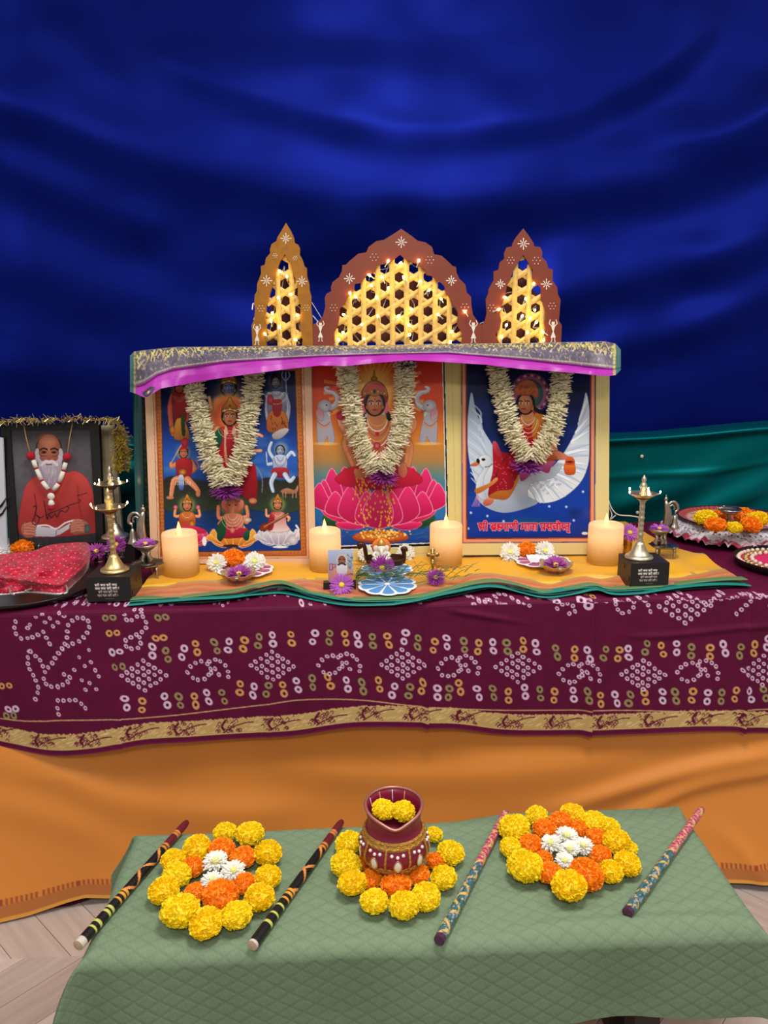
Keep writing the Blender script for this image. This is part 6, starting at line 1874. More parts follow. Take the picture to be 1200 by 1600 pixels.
for i, nm in enumerate(('frame_rail', 'frame_rail', 'frame_rail', 'frame_rail')):
    j = (i + 1) % 4
    MB().add([tuple(v) for v in (fl_[i], fl_[j], il_[j], il_[i], fb[i], fb[j], ib[j], ib[i])], [(0, 3, 2, 1), (4, 5, 6, 7), (0, 1, 5, 4), (3, 7, 6, 2), (0, 4, 7, 3), (1, 2, 6, 5)]).build(nm, FRM, t, smooth=False)
slab('frame_back', [c + fn * 0.002 for c in outer], fn, 0.012, FRM, t)
FT = f0 - fn * 0.020
def fp(x, y, k=0.0): return at_plane(x / 4.615, 620 + y / 4.615, FT - fn * k, fn)
# its garland of white tube beads, red pompons and a round pendant
RED = mat('red_wool', (186, 20, 48), rough=0.9, bump=.6, bscale=900); WB = mat('white_bead', (236, 232, 222), rough=0.5, bump=.4, bscale=700)
gl_ = fp(370, 720)
g = thing('bead_garland', gl_, 'white bead garland with red pompons hung on the portrait frame', 'garland')
for top, path, pom in (((165, 172), [(238, 452), (262, 516), (302, 606), (352, 672)], (222, 424)), ((527, 168), [(474, 470), (458, 530), (426, 622), (384, 676)], (483, 433))):
    MB().tube([fp(*top) - gl_, fp((top[0] + pom[0]) / 2 - 4, (top[1] + pom[1]) / 2) - gl_, fp(*pom) - gl_], .0014, 6).build('string', mat('gold_cord', (190, 150, 90), rough=0.5), g)
    MB().ball((0, 0, 0), .0118, 12, 8).build('pompon', RED, g, loc=fp(*pom) - gl_)
    for i in range(3):
        a_, b_ = fp(*path[i]) - gl_, fp(*path[i + 1]) - gl_
        MB().tube([a_ + (b_ - a_) * .08, a_ + (b_ - a_) * .5, a_ + (b_ - a_) * .92], [.0060, .0066, .0060], 10).build('tube_bead', WB, g)
        if i: MB().ball((0, 0, 0), (.0068, .0064, .0050), 10, 6).build('red_bead', RED, g, loc=a_)
MB().ball((0, 0, 0), (.0105, .006, .0100), 14, 8).build('pendant', WB, g, loc=fp(368, 718) - gl_)
MB().lathe([(.0001, .010), (.006, .008), (.0095, -.002), (.007, -.006), (.0001, -.004)], 12).build('tassel_top', WB, g, loc=fp(370, 768) - gl_)
MB().lathe([(.0001, .006), (.0075, .004), (.0095, -.006), (.0001, -.007)], 12).build('tassel_end', RED, g, loc=fp(370, 796) - gl_)

# a second, cream-edged frame standing askew behind it
q = [at_y(96, 668, 2.27), at_y(177, 664, 2.285), at_y(192, 842, 2.255), at_y(110, 850, 2.235)]
nb = np.cross(q[1] - q[0], q[3] - q[0]); nb /= np.linalg.norm(nb); nb = nb if nb[1] > 0 else -nb
loc = (q[2] + q[3]) / 2
t = thing('cream_board_frame', loc, 'cream wooden panel frame standing askew behind the black portrait frame', 'picture frame')
slab('panel', q, nb, 0.022, mat('cream_wood', (206, 190, 158), rough=0.6, noise=0.06, nscale=40), t)
e_ = [q[1] + (q[0] - q[1]) * .10, q[1], q[2], q[2] + (q[3] - q[2]) * .10]
slab('edge_strip', [c - nb * .003 for c in e_], nb, 0.002, mat('cream_edge', (226, 214, 186), rough=0.6), t)
# white board cut by the left edge of the picture
q = [at_y(-80, 668, 2.19), at_y(4, 684, 2.17), at_y(11, 860, 2.14), at_y(-76, 872, 2.13)]
nb = np.cross(q[1] - q[0], q[3] - q[0]); nb /= np.linalg.norm(nb); nb = nb if nb[1] > 0 else -nb
loc = (q[2] + q[3]) / 2
t = thing('white_picture_board', loc, 'white picture board cut off at the left edge beside the portrait', 'picture board')
slab('board', q, nb, 0.006, mat('white_board', (206, 210, 222), rough=0.6), t)
bq = [at_y(x_, y_, 2.148) - loc for x_, y_ in ((-14, 800), (2, 790), (10, 778))]
MB().tube(bq, [.004, .0035, .002], 6).build('ink_stroke', FRM, t)
MB().tube([at_y(x_, y_, 2.148) - loc for x_, y_ in ((-10, 812), (4, 802), (11, 790))], [.0035, .003, .002], 6).build('ink_stroke', FRM, t)

# gold tinsel cloth over the frame tops
TIN = mat('gold_tinsel', (206, 186, 110), rough=0.35, metal=0.5, noise=0.2, nscale=200)
edge_px = [(-60, 664), (-10, 662), (30, 655), (60, 656), (110, 654), (160, 655), (180, 658), (190, 672), (196, 700), (196, 732)]
pp = catmull(edge_px, 10, False)
loc = at_y(100, 662, 2.12)
t = thing('tinsel_cloth', loc, 'maroon cloth with gold tinsel fringe laid over the portrait frames', 'cloth')
rows, cols = [], []
u_ = np.linspace(0, 1, len(pp))
Ye = np.interp(u_, [0, .6, .75, 1], [2.15, 2.15, 2.19, 2.23])
cprof = [(0.0, (176, 150, 90)), (.25, (120, 30, 110)), (.5, (150, 60, 150)), (.8, (110, 20, 50)), (1.0, (196, 170, 100))]
for v_ in np.linspace(0, 1, 14):
    P_ = at_y(pp[:, 0] - 12 * v_ * np.clip((u_ - .72) * 6, 0, 1), pp[:, 1] + 3 * math.sin(v_ * 3.1), Ye + 0.11 * v_ * (1 - .6 * np.clip((u_ - .75) * 4, 0, 1)))
    rows.append(P_ - loc); c_ = [np.interp(v_, [q_[0] for q_ in cprof], [C3(q_[1])[k] for q_ in cprof]) for k in range(3)]; cols.append(np.tile(c_, (len(pp), 1)))
new_obj('cloth_strip', grid_mesh('cloth_strip', np.array(rows), mat('tinsel_base', (120, 60, 90), rough=0.5, paint=True), np.array(cols)), t)
mb = MB()
rt = random.Random(5)
for k in range(620):
    s_ = rt.random() * (len(pp) - 1.01); i = int(s_)
    a_ = rows[0][i] * (1 - s_ + i) + rows[0][i + 1] * (s_ - i)
    L_ = rt.uniform(.006, .019); side = i / len(pp) > .74
    dv = np.array([rt.uniform(-.8, .8) + (1.0 if side else 0), rt.uniform(-.9, .2), rt.uniform(-1.0, .7) if not side else rt.uniform(-.9, .3)]); dv /= np.linalg.norm(dv)
    sd = np.cross(dv, [0.3, 1, 0.2]); sd = sd / np.linalg.norm(sd) * .0009
    b_ = a_ + np.array([rt.uniform(-.004, .004), rt.uniform(-.004, .01), rt.uniform(-.005, .004)])
    mb.add([tuple(b_ - sd), tuple(b_ + sd), tuple(b_ + dv * L_ + sd), tuple(b_ + dv * L_ - sd)], [(0, 1, 2, 3)])
o = mb.build('tinsel_fringe', TIN, t); tag(o, kind='stuff')
# crumpled gold tassel hanging at the right
mb = MB()
for k in range(420):
    px = rt.gauss(187, 5); py = rt.uniform(668, 736)
    a_ = at_y(px, py, 2.215 + rt.uniform(-.012, .012)) - loc
    dv = np.array([rt.uniform(-1, 1), rt.uniform(-1, .3), rt.uniform(-1, .6)]); dv /= np.linalg.norm(dv); sd = np.cross(dv, [0.1, 1, .4]); sd = sd / np.linalg.norm(sd) * .0012; L_ = rt.uniform(.006, .014)
    mb.add([tuple(a_ - sd), tuple(a_ + sd), tuple(a_ + dv * L_ + sd), tuple(a_ + dv * L_ - sd)], [(0, 1, 2, 3)])
o = mb.build('hanging_tassel', mat('yellow_tinsel', (196, 170, 60), rough=0.4, metal=.4), t); tag(o, kind='stuff')

# flowers before the portrait
mari_at('orange', 36, 857, 18, TZ, 'orange marigold behind the red dotted cloth under the portrait')
mum_at(69, 856, 13, TZ, 'white chrysanthemum half hidden by the red dotted cloth', 'white mums under the portrait', (.9, 0), .026)
mum_at(8, 858, 17, TZ, 'white chrysanthemum at the left edge under the portrait', 'white mums under the portrait', (.9, .1), .026)
mari_at('yellow', -2, 838, 10, TZ + .03, 'small yellow marigold at the left edge of the table', tilt=(0, 0))

# round black tray with the folded red cloth
tr = np.array([-.818, 1.862, TZ + .001])
t = thing('black_tray', tr, 'round black tray under the folded red cloth', 'tray')
MB().lathe([(.0001, .002), (.150, .002), (.162, .006), (.172, .017), (.176, .018), (.177, .016), (.168, .004), (.14, .0005), (.0001, .0005)], 96).build('tray_body', mat('black_lacquer', (24, 20, 24), rough=0.3), t)
pu = np.linspace(-95, 141.5, 150)
by_ = smooth_interp(pu, [(-100, 872), (-40, 868), (0, 866), (30, 863), (56, 859), (72, 853), (87, 850), (110, 848), (130, 847), (136, 848), (142, 853)])
fy_ = smooth_interp(pu, [(-100, 930), (-40, 929), (0, 930), (40, 926), (65, 927), (93, 929), (104, 924), (118, 911), (130, 899), (137, 888), (142, 871)])
rows, cols = [], []
RED1 = C3((202, 22, 62))
NV = 90
for i in range(NV):
    v_ = i / (NV - 1)
    py = by_ * (1 - v_) + fy_ * v_
    hgt = .012 + .056 * (1 - v_) ** .8 * np.clip((150 - pu) / 30, 0.3, 1) ** .6 + .010 * math.sin(math.pi * v_) + .004 * vnoise(pu / 22, pu * 0 + v_ * 6, 51) * math.sin(math.pi * v_)
    hgt = hgt + .006 * np.exp(-((v_ - .55 - .25 * np.sin(pu / 60)) / .06) ** 2)
    rows.append(at_z(pu, py, TZ + .010 + hgt))
    c_ = np.tile(RED1, (len(pu), 1)) * (0.94 + .10 * vnoise(pu / 6, pu * 0 + v_ * 26, 52)[:, None])
    cols.append(c_)
rows = np.array(rows); cols = np.array(cols)
for a_ in range(4, NV - 3, 6):
    for b_ in range(2 + (a_ // 6 % 2) * 4, len(pu) - 1, 8):
        jx, jy = random.randint(-1, 1), random.randint(-1, 1)
        cols[min(NV - 1, a_ + jx), min(len(pu) - 1, b_ + jy)] = C3((250, 200, 214))
loc = tz(60, 900, TZ + .02)
t = thing('red_dotted_cloth', loc, 'folded crimson cloth with white dots and silver edging on black tray', 'cloth')
new_obj('folded_cloth', grid_mesh('folded_cloth', rows - loc, mat('crimson_georgette', (202, 22, 62), rough=0.55, sheen=.3, paint=True, bump=.08, bscale=500), np.clip(cols, 0, 1)), t)
SILT = mat('silver_trim', (206, 196, 196), rough=0.35, metal=.6)
ed = [rows[-1][i] + np.array([0, -.003, .002]) for i in range(0, len(pu), 2)]
MB().tube([v - loc for v in ed], [.0028 + .0010 * (k % 2) for k in range(len(ed))], 6).build('silver_edging', SILT, t)
fq = [(40, 925), (56, 918), (74, 911), (88, 909), (99, 911), (105, 918), (106, 926), (101, 929)]
MB().tube([at_z(x_, y_, TZ + .040 - (y_ - 909) * .0008) + np.array([0, -.004, .003]) - loc for x_, y_ in catmull(fq, 5, False)], .0026, 6).build('silver_edging', SILT, t)
fq = [(-10, 921), (8, 917), (16, 921), (18, 928), (24, 930)]
MB().tube([at_z(x_, y_, TZ + .035) + np.array([0, -.004, .003]) - loc for x_, y_ in catmull(fq, 5, False)], .0024, 6).build('silver_edging', SILT, t)

# ------------------------------------------------------------------ black wooden boxes with verse, oil lamps on them
BOXM = mat('dark_box_wood', (34, 26, 28), rough=0.45, noise=.1, nscale=50); TXT = mat('box_print', (30, 24, 26), rough=0.5, paint=True)
LINES = [[['ha', 'ra', 'ii'], ['ka', 'shna'], ['ha', 'ra', 'ii'], ['ka', 'shna']], [['ka', 'shna'], ['ka', 'shna'], ['ha', 'ra', 'ii'], ['ha', 'ra', 'ii'], ['dot']],
         [['ha', 'ra', 'ii'], ['ra', 'aa', 'ma'], ['ha', 'ra', 'ii'], ['ra', 'aa', 'ma']], [['ra', 'aa', 'ma'], ['ra', 'aa', 'ma'], ['ha', 'ra', 'ii'], ['ha', 'ra', 'ii'], ['dot']]]


def verse_box(front, w, h, d, label):
    """front: middle of the lower front edge"""
    t = thing('verse_box', front + np.array([0, d / 2, 0]), label, 'box', 'black verse boxes')
    MB().box((0, 0, h / 2), (w, d, h)).build('box_body', BOXM, t, smooth=False)
    cv = Paint(0, 0, 200, 110, 1.0, (30, 24, 26))
    for i, ln in enumerate(LINES):
        c_ = (236, 226, 222) if i < 2 else (196, 176, 170)
        deva(cv, ln, 36 + (0, 0, 14, 8)[i], 26 + i * 17, 9, 15.5 if i < 2 else 13.0, 2.6 if i < 2 else 1.9, c_)
    cv.line([(80, 98), (120, 98)], 1.5, (120, 100, 100), 0)
    u, v = np.meshgrid(np.linspace(0, 1, 100), np.linspace(0, 1, 56))
    P = np.stack([(u - .5) * w * .96, np.full_like(u, -d / 2 - .0006), h * (.98 - .96 * v)], -1)
    new_obj('verse_print', grid_mesh('verse_print', P, TXT, cv.sample(u * 200, v * 110)), t)
    lid = MB().box((0, 0, h + .0012), (w * .99, d * .99, .0024)).build('lid', BOXM, t, smooth=False)
    for s in (-1, 1):     # finger joints showing at the corners
        for k in range(2):
            MB().box((s * (w / 2 + .0004), -d / 2 + .014 + k * .035, h * (.30 + .4 * k)), (.0016, .012, .010)).build('finger_joint', FRM, t, smooth=False)
    return t


GLINT = mat('lamp_flame', (255, 240, 200), rough=0.4, emit=(255, 236, 180), estr=40.0)
flame_me = MB().lathe([(.0001, -.001), (.0015, 0), (.0018, .0018), (.0009, .0038), (.0001, .0050)], 8).mesh('flame', GLINT)


def oil_lamp(base, H, hp, rp_, rb, label, metal, nsp=5, rot=.3, extra=True):
    t = thing('brass_oil_lamp', base, label, 'oil lamp')
    MB().lathe([(.0001, 0), (rb, 0), (rb, .003), (rb * .96, .006), (rb * .80, .009), (rb * .72, .010), (rb * .50, .022), (rb * .34, .034), (rb * .28, .040), (.0001, .041)], 36).build('base', metal, t)
    z0 = .038; zz = hp - .006
    pr = [(rb * .28, z0)]
    for k in range(8):
        f = (k + .5) / 8
        pr += [(.0062, z0 + (zz - z0) * (f - .03)), (.0086 if k % 3 == 1 else .0072, z0 + (zz - z0) * f), (.0062, z0 + (zz - z0) * (f + .03))]
    pr += [(.010, zz - .004), (.016, zz)]
    MB().lathe(pr, 18).build('stem', metal, t)
    def wob(r_, z_, a):
        k = max(0, math.cos(nsp * (a - rot))) ** 5
        f = max(0, r_ / rp_ - .55) / .45
        return r_ * (1 + .20 * k * f), z_ + .002 * k * f
    MB().lathe([(.0001, hp - .006), (.012, hp - .006), (rp_ * .6, hp - .001), (rp_ * .96, hp + .006), (rp_, hp + .0075), (rp_ * .93, hp + .0065), (rp_ * .55, hp + .002), (.0001, hp + .001)], 60, wob=wob).build('wick_plate', metal, t)
    hf = H - hp
    MB().lathe([(.007, hp), (.0085, hp + hf * .12), (.0055, hp + hf * .22), (.0075, hp + hf * .36), (.0092, hp + hf * .46), (.0066, hp + hf * .60), (.0040, hp + hf * .68), (.0060, hp + hf * .76), (.0046, hp + hf * .88), (.0001, hp + hf)], 16).build('finial', metal, t)
    for k in range(nsp):
        a = rot + 2 * math.pi * k / nsp
        new_obj('flame', flame_me, t, (rp_ * 1.12 * math.cos(a), rp_ * 1.12 * math.sin(a), hp + .0105))
    return t


LBRASS = mat('lamp_brass', (220, 196, 140), rough=0.40, metal=1.0, noise=.12, nscale=60)
LSILV = mat('lamp_pale_brass', (216, 206, 180), rough=0.40, metal=1.0, noise=.12, nscale=60)
# left, front
fb_ = at_z(172, 940, TZ + .002)
verse_box(fb_, .103, .058, .095, 'black verse box at the left carrying the front brass lamp')
bt = fb_ + np.array([.002, .050, .061])
s_ = scale_at(bt)
oil_lamp(bt, 128 / s_ * 1.03, 95 / s_ * 1.03, 25 / s_, 22 / s_, 'brass oil lamp on the front black box beside the red cloth', LBRASS, 5, .55)
# left, rear
fb2 = at_z(183, 879, TZ + .002)
verse_box(fb2, .100, .058, .090, 'black verse box at the left standing behind the front lamp')
bt2 = fb2 + np.array([-.012, .045, .061]); s_ = scale_at(bt2)
h2 = at_y(166, 728, bt2[1])[2] - bt2[2]; p2 = at_y(169, 759, bt2[1])[2] - bt2[2]
oil_lamp(bt2, h2, p2, 22 / s_, 21 / s_, 'tall oil lamp on the rear box behind the front brass lamp', LSILV, 5, .1)
# right
fb3 = at_z(1014, 916, CL + .002)
verse_box(fb3, .094, .056, .090, 'black verse box at the right end of the yellow cloth')
bt3 = fb3 + np.array([-.012, .045, .059]); s_ = scale_at(bt3)
h3 = at_y(1013, 742, bt3[1])[2] - bt3[2]; p3 = at_y(1007, 775, bt3[1])[2] - bt3[2]
oil_lamp(bt3, h3, p3, 22 / s_, 21.5 / s_, 'pale brass oil lamp on the right black verse box', LSILV, 5, .9)

# ------------------------------------------------------------------ ornate stands: plate on three feet, flower bowl, bird post with bell
def bell_stand(foot, k, side, label, bowl_dx=0.0):
    """k: metres per photo pixel at the stand; side: which way the bell hangs"""
    t = thing('bell_stand', foot, label, 'bell stand', 'silver bell stands')
    zp = 22 * k
    wob = lambda r_, z_, a: (r_ * (1 + .06 * math.cos(9 * a) * (r_ > 20 * k)), z_)
    MB().lathe([(.0001, zp), (22 * k, zp), (25 * k, zp + 2.5 * k), (25.5 * k, zp + 3 * k), (23 * k, zp + 1 * k), (14 * k, zp - 1.5 * k), (.0001, zp - 1.5 * k)], 45, wob=wob).build('plate', SILVER, t)
    for a in (-60, 60, 180):
        x, y = 17 * k * math.sin(R(a)), -17 * k * math.cos(R(a))
        MB().tube([(x, y, zp), (x * 1.12, y * 1.12, zp * .55), (x * 1.05, y * 1.05, zp * .2), (x * 1.2, y * 1.2, 1.2 * k)], [3.4 * k, 3 * k, 1.8 * k, 1.6 * k], 8).build('foot', SILVER, t)
    bx = bowl_dx * k
    # figure-like twisted stem under the bowl
    MB().lathe([(11 * k, zp), (13 * k, zp + 2 * k), (9 * k, zp + 4 * k), (.0001, zp + 4.5 * k)], 24, M=Matrix.Translation((bx, -2 * k, 0))).build('stem_base', OXID, t)
    for s in (-1, 1):
        MB().tube([(bx + s * 3 * k, -2 * k, zp + 3 * k), (bx + s * 7 * k, -4 * k, zp + 10 * k), (bx + s * 3 * k, -2 * k, zp + 17 * k), (bx + s * 6 * k, -2 * k, zp + 24 * k)], [3.6 * k, 4.2 * k, 3 * k, 2.4 * k], 8).build('twisted_stem', SILVER, t)
    zb = zp + 22 * k
    MB().lathe([(.0001, zb), (5 * k, zb), (12 * k, zb + 4 * k), (18 * k, zb + 9 * k), (20.5 * k, zb + 13 * k), (19 * k, zb + 12.4 * k), (11 * k, zb + 6 * k), (.0001, zb + 3 * k)], 36, M=Matrix.Translation((bx, -2 * k, 0))).build('bowl', SILVER, t)
    # bird post
    px = -side * -15 * k * 0 + side * 6 * k; py = 16 * k
    B = lambda x, z_: (px + side * x * k, py, z_ * k)
    MB().tube([B(0, 23), B(-1, 40), B(2, 56), B(4, 72), B(3, 86), B(0, 96), B(-2, 103)], [6 * k, 5 * k, 6.4 * k, 7.4 * k, 6 * k, 4.2 * k, 2.6 * k], 12).build('bird_post', SILVER, t)
    MB().ball(B(-2, 106), (3.6 * k, 3.4 * k, 4.6 * k), 12, 8).tube([B(-2, 108), B(-2, 114)], [2 * k, .6 * k], 8).build('bird_head', SILVER, t)
    ap = [B(2, 92), B(8, 100), B(15, 100), B(20, 94), B(21, 86), B(17, 82)]
    MB().tube(catmull(ap, 5, False), 2.8 * k, 8).build('arched_arm', SILVER, t)
    MB().tube(catmull([B(6, 92), B(11, 95), B(15, 91), B(14, 86)], 5, False), 1.8 * k, 8).build('scroll', SILVER, t)
    bl = MB().lathe([(.0001, 0), (2 * k, -.5 * k), (3.2 * k, -4 * k), (4.6 * k, -8 * k), (5.2 * k, -14 * k), (7.4 * k, -20 * k), (9.2 * k, -23 * k), (9.0 * k, -24 * k), (.0001, -21 * k)], 20).build('bell', SILVER, t, loc=B(17, 76))
    MB().tube([(0, 0, 7 * k), (0, 0, -1 * k)], 1.2 * k, 6).build('bell_link', SILVER, bl)
    bloom('purple_aster', AST[0], C_AST, np.array(foot) + np.array([bx, -2 * k, zb + 11 * k]), 16.5 * k, 'violet aster resting in the bowl of the ' + ('left' if side < 0 else 'right') + ' bell stand', 'flower', None, (.1, 0))
    return t


ft = tz(232, 903)
bell_stand(ft, 1 / scale_at(ft), -1, 'silver bell stand with a flower bowl beside the left boxes', 0)
ft = tz(1036, 872)
bell_stand(ft, .86 / scale_at(ft), 1, 'silver bell stand with a flower bowl behind the right lamp', -11)

# tumblers with asters
STEEL = mat('steel', (176, 170, 176), rough=0.22, metal=1.0)
def tumbler(px, py, wpx, hpx, lab, metal, zs):
    c = at_z(px, py, zs); k = 1 / scale_at(c); r, h = wpx / 2 * k, hpx * k
    t = thing('small_tumbler', c, lab, 'tumbler')
    MB().lathe([(.0001, .001), (r * .74, 0), (r * .80, h * .3), (r * .98, h * .96), (r * 1.06, h), (r * .96, h * .98), (r * .76, h * .2), (.0001, h * .15)], 28).build('cup', metal, t)
    MB().lathe([(r * .86, h * .44), (r * .92, h * .47), (r * .88, h * .50)], 28).build('rim_band', metal, t)
    return c, h


c, h = tumbler(156, 886, 20, 22, 'small steel cup under purple asters beside the front lamp', STEEL, TZ + .002)
bloom('purple_aster', ASTD, C_AST, c + np.array([-.004, -.004, h + .006]), 17 / scale_at(c), 'purple aster sitting on the steel cup', 'flower', None, (.45, -.1))
bloom('purple_aster', ASTD, C_AST, at_y(182, 851, fb2[1] - .020), 15 / scale_at(fb2), 'purple aster tucked behind the stem of the front brass lamp', 'flower', None, (.9, .2))
c, h = tumbler(980, 864, 15, 28, 'small brass cup behind the right verse box', mat('brass'), CL + .002)
bloom('purple_aster', AST[1], C_AST, c + np.array([.002, -.004, h + .009]), 16 / scale_at(c), 'purple aster standing in the small brass cup', 'flower', None, (.75, .25))

# white cord trailing behind the right candle
pts = catmull([at_y(951, 782, 2.20), at_y(955, 793, 2.17), at_y(962, 802, 2.16), at_y(970, 805, 2.16), at_y(985, 806, 2.17), at_y(1004, 809, 2.18)], 6, False)
pts2 = catmull([at_y(950, 788, 2.20), at_y(956, 804, 2.16), at_y(953, 812, 2.16), at_y(962, 805, 2.165)], 6, False)
loc = pts[-1] * np.array([1, 1, 0]) + np.array([0, 0, CL])
t = thing('trailing_cable', loc, 'thin white cable trailing out behind the right candle', 'cable')
MB().tube([p - loc for p in pts], .0019, 6).build('strand', WIRE, t)
MB().tube([p - loc for p in pts2], .0017, 6).build('strand', WIRE, t)

# ------------------------------------------------------------------ right end: frilled plate with marigolds, beaded plate
pc = at_z(1141, 832, TZ + .012)
kx = 1 / scale_at(pc)
RO = 103 * kx
t = thing('frilled_plate', pc - np.array([0, 0, .010]), 'round red plate with a grey patterned cloth frill at the right', 'plate')
th_ = np.linspace(0, 2 * math.pi, 361); rr_ = np.linspace(.70, 1.0, 26)
TH, RRr = np.meshgrid(th_, rr_)
f = (RRr - .70) / .30
ruf = .010 * np.sin(TH * 17 + 2 * np.sin(TH * 3)) * f + .004 * np.sin(TH * 41) * f
RX = RO * (RRr + .02 * np.sin(TH * 13) * f)
P = np.stack([RX * np.cos(TH), RX * np.sin(TH), .050 - .040 * f + np.abs(ruf) + .002], -1)
cv = Paint(0, 0, 720, 60, 1.0, (196, 192, 200))
rq = random.Random(13)
for k in range(1500): cv.line([(a_ := rq.uniform(0, 720), b_ := rq.uniform(0, 60)), (a_ + rq.uniform(-7, 7), b_ + rq.uniform(-5, 5))], rq.uniform(1, 2.4), rq.choice([(70, 66, 84), (226, 224, 232), (230, 228, 236), (110, 106, 124), (140, 60, 80)]), 0, .8)
for k in range(64): cv.ell(11.25 * k + 5, 22, 4.6, 8, (236, 234, 240)); cv.ell(11.25 * k + 5, 22, 2.6, 5, (120, 116, 132))
for k in range(220): cv.ell(rq.uniform(0, 720), rq.uniform(44, 60), 6, 4, rq.choice([(150, 30, 60), (176, 60, 90), (206, 170, 186), (120, 20, 50)]), al=.8)
new_obj('cloth_frill', grid_mesh('cloth_frill', P, mat('frill_cloth', (190, 188, 196), rough=0.65, paint=True, bump=.1, bscale=400), cv.sample(TH / (2 * math.pi) * 720, f * 60)), t)
cv = Paint(0, 0, 360, 40, 1.0, (206, 88, 80))
for k in range(60): cv.ell(6 * k + 3, 30, 2.4, 4, (236, 206, 200)); cv.line([(6 * k, 40), (6 * k + 3, 34)], 1.2, (60, 30, 40), 0)
for k in range(80): cv.line([(a_ := rq.uniform(0, 360), b_ := rq.uniform(18, 30)), (a_ + 4, b_ + 3)], 1.5, rq.choice([(240, 170, 160), (150, 40, 50)]), 0)
rr_ = np.linspace(.02, .755, 30); TH, RRr = np.meshgrid(th_[::2], rr_)
P = np.stack([RO * RRr * np.cos(TH), RO * RRr * np.sin(TH), .052 + .006 * np.clip((RRr - .6) / .15, 0, 1) ** 2], -1)
new_obj('plate_disc', grid_mesh('plate_disc', P, mat('plate_lacquer', (206, 88, 80), rough=0.4, paint=True), cv.sample(TH / (2 * math.pi) * 360, RRr / .755 * 40)), t)
MB().tube([(RO * .765 * math.cos(a), RO * .765 * math.sin(a), .059) for a in np.linspace(0, 2 * math.pi, 73)[:-1]], .0022, 6, closed=True).build('dark_rim', mat('dark_rim', (44, 24, 40), rough=.5), t)
ZPL = pc[2] - .010 + .054
for col_, px, py, r_, lab in (('yellow', 1103, 810, 17, 'yellow marigold at the left of the frilled plate'), ('orange', 1119, 821, 16, 'orange marigold at the front left of the frilled plate'),
                              ('yellow', 1147, 825, 12, 'small yellow marigold at the front of the frilled plate'), ('orange', 1171, 821, 17, 'orange marigold at the front right of the frilled plate'),
                              ('yellow', 1185, 812, 16, 'yellow marigold at the right of the frilled plate'), ('orange', 1162, 804, 14, 'orange marigold behind the silver lamp on the frilled plate'),
                              ('orange', 1126, 804, 12, 'orange marigold at the back left of the frilled plate')):
    mari_at(col_, px, py, r_, ZPL, lab, 'marigolds on the frilled plate')
# silver stem lamp with a small bird
c = at_z(1138, 822, ZPL); k = 1 / scale_at(c)
t = thing('silver_stem_lamp', c, 'small silver stem lamp with a bird standing amid the marigolds', 'oil lamp')
MB().lathe([(.0001, 0), (9 * k, 0), (8 * k, 1.5 * k), (3 * k, 4 * k), (2.4 * k, 12 * k), (3.4 * k, 15 * k), (2.6 * k, 18 * k)], 20).build('stem', SILVER, t)
MB().lathe([(2.6 * k, 18 * k), (10 * k, 20 * k), (16 * k, 25 * k), (17.5 * k, 28 * k), (16 * k, 27 * k), (9 * k, 22.5 * k), (.0001, 21.5 * k)], 30).build('bowl', SILVER, t)
MB().ball((-14 * k, 0, 29 * k), (5 * k, 2.4 * k, 2.6 * k), 12, 8).ball((-10 * k, 0, 32 * k), (2 * k, 1.8 * k, 2 * k), 10, 6).tube([(-18 * k, 0, 30 * k), (-22 * k, 0, 27 * k)], [1.6 * k, .6 * k], 6).build('bird', SILVER, t)
# black beaded plate cut by the right edge
pc = at_z(1226, 884, TZ + .004); kx = 1 / scale_at(pc)
RO = 74 * kx
t = thing('beaded_plate', pc, 'black plate ringed with pearls and pink filling at the right edge', 'plate')
MB().lathe([(.0001, .004), (RO * .86, .004), (RO * .94, .012), (RO, .022), (RO * 1.01, .020), (RO * .92, .003), (RO * .8, .0005), (.0001, .0005)], 64).build('plate_body', mat('black_lacquer'), t)
MB().lathe([(RO * .88, .0075), (RO * .7, .0085), (RO * .2, .010), (.0001, .010)], 48).build('pink_filling', mat('pink_powder', (206, 30, 96), rough=.8, noise=.15, nscale=120), t)
prl = MB().ball((0, 0, 0), .0058, 10, 6).mesh('pearl', mat('pearl', (226, 206, 190), rough=.25)); gbd = MB().ball((0, 0, 0), (.0068, .0068, .0045), 10, 6).mesh('gold_bead', mat('gold_bead', (206, 176, 110), rough=.3, metal=.7))
for k in range(44):
    a = 2 * math.pi * k / 44; new_obj('pearl', prl, t, (RO * .90 * math.cos(a), RO * .90 * math.sin(a), .0125))
for k in range(34):
    a = 2 * math.pi * (k + .5) / 34; new_obj('gold_bead', gbd, t, (RO * .76 * math.cos(a), RO * .76 * math.sin(a), .0125))
for k in range(26):
    a = 2 * math.pi * k / 26; new_obj('pearl', prl, t, (RO * .64 * math.cos(a), RO * .64 * math.sin(a), .0135))
# ------------------------------------------------------------------ bench: flower rings, pot and sticks
ZT = ZB + 0.004


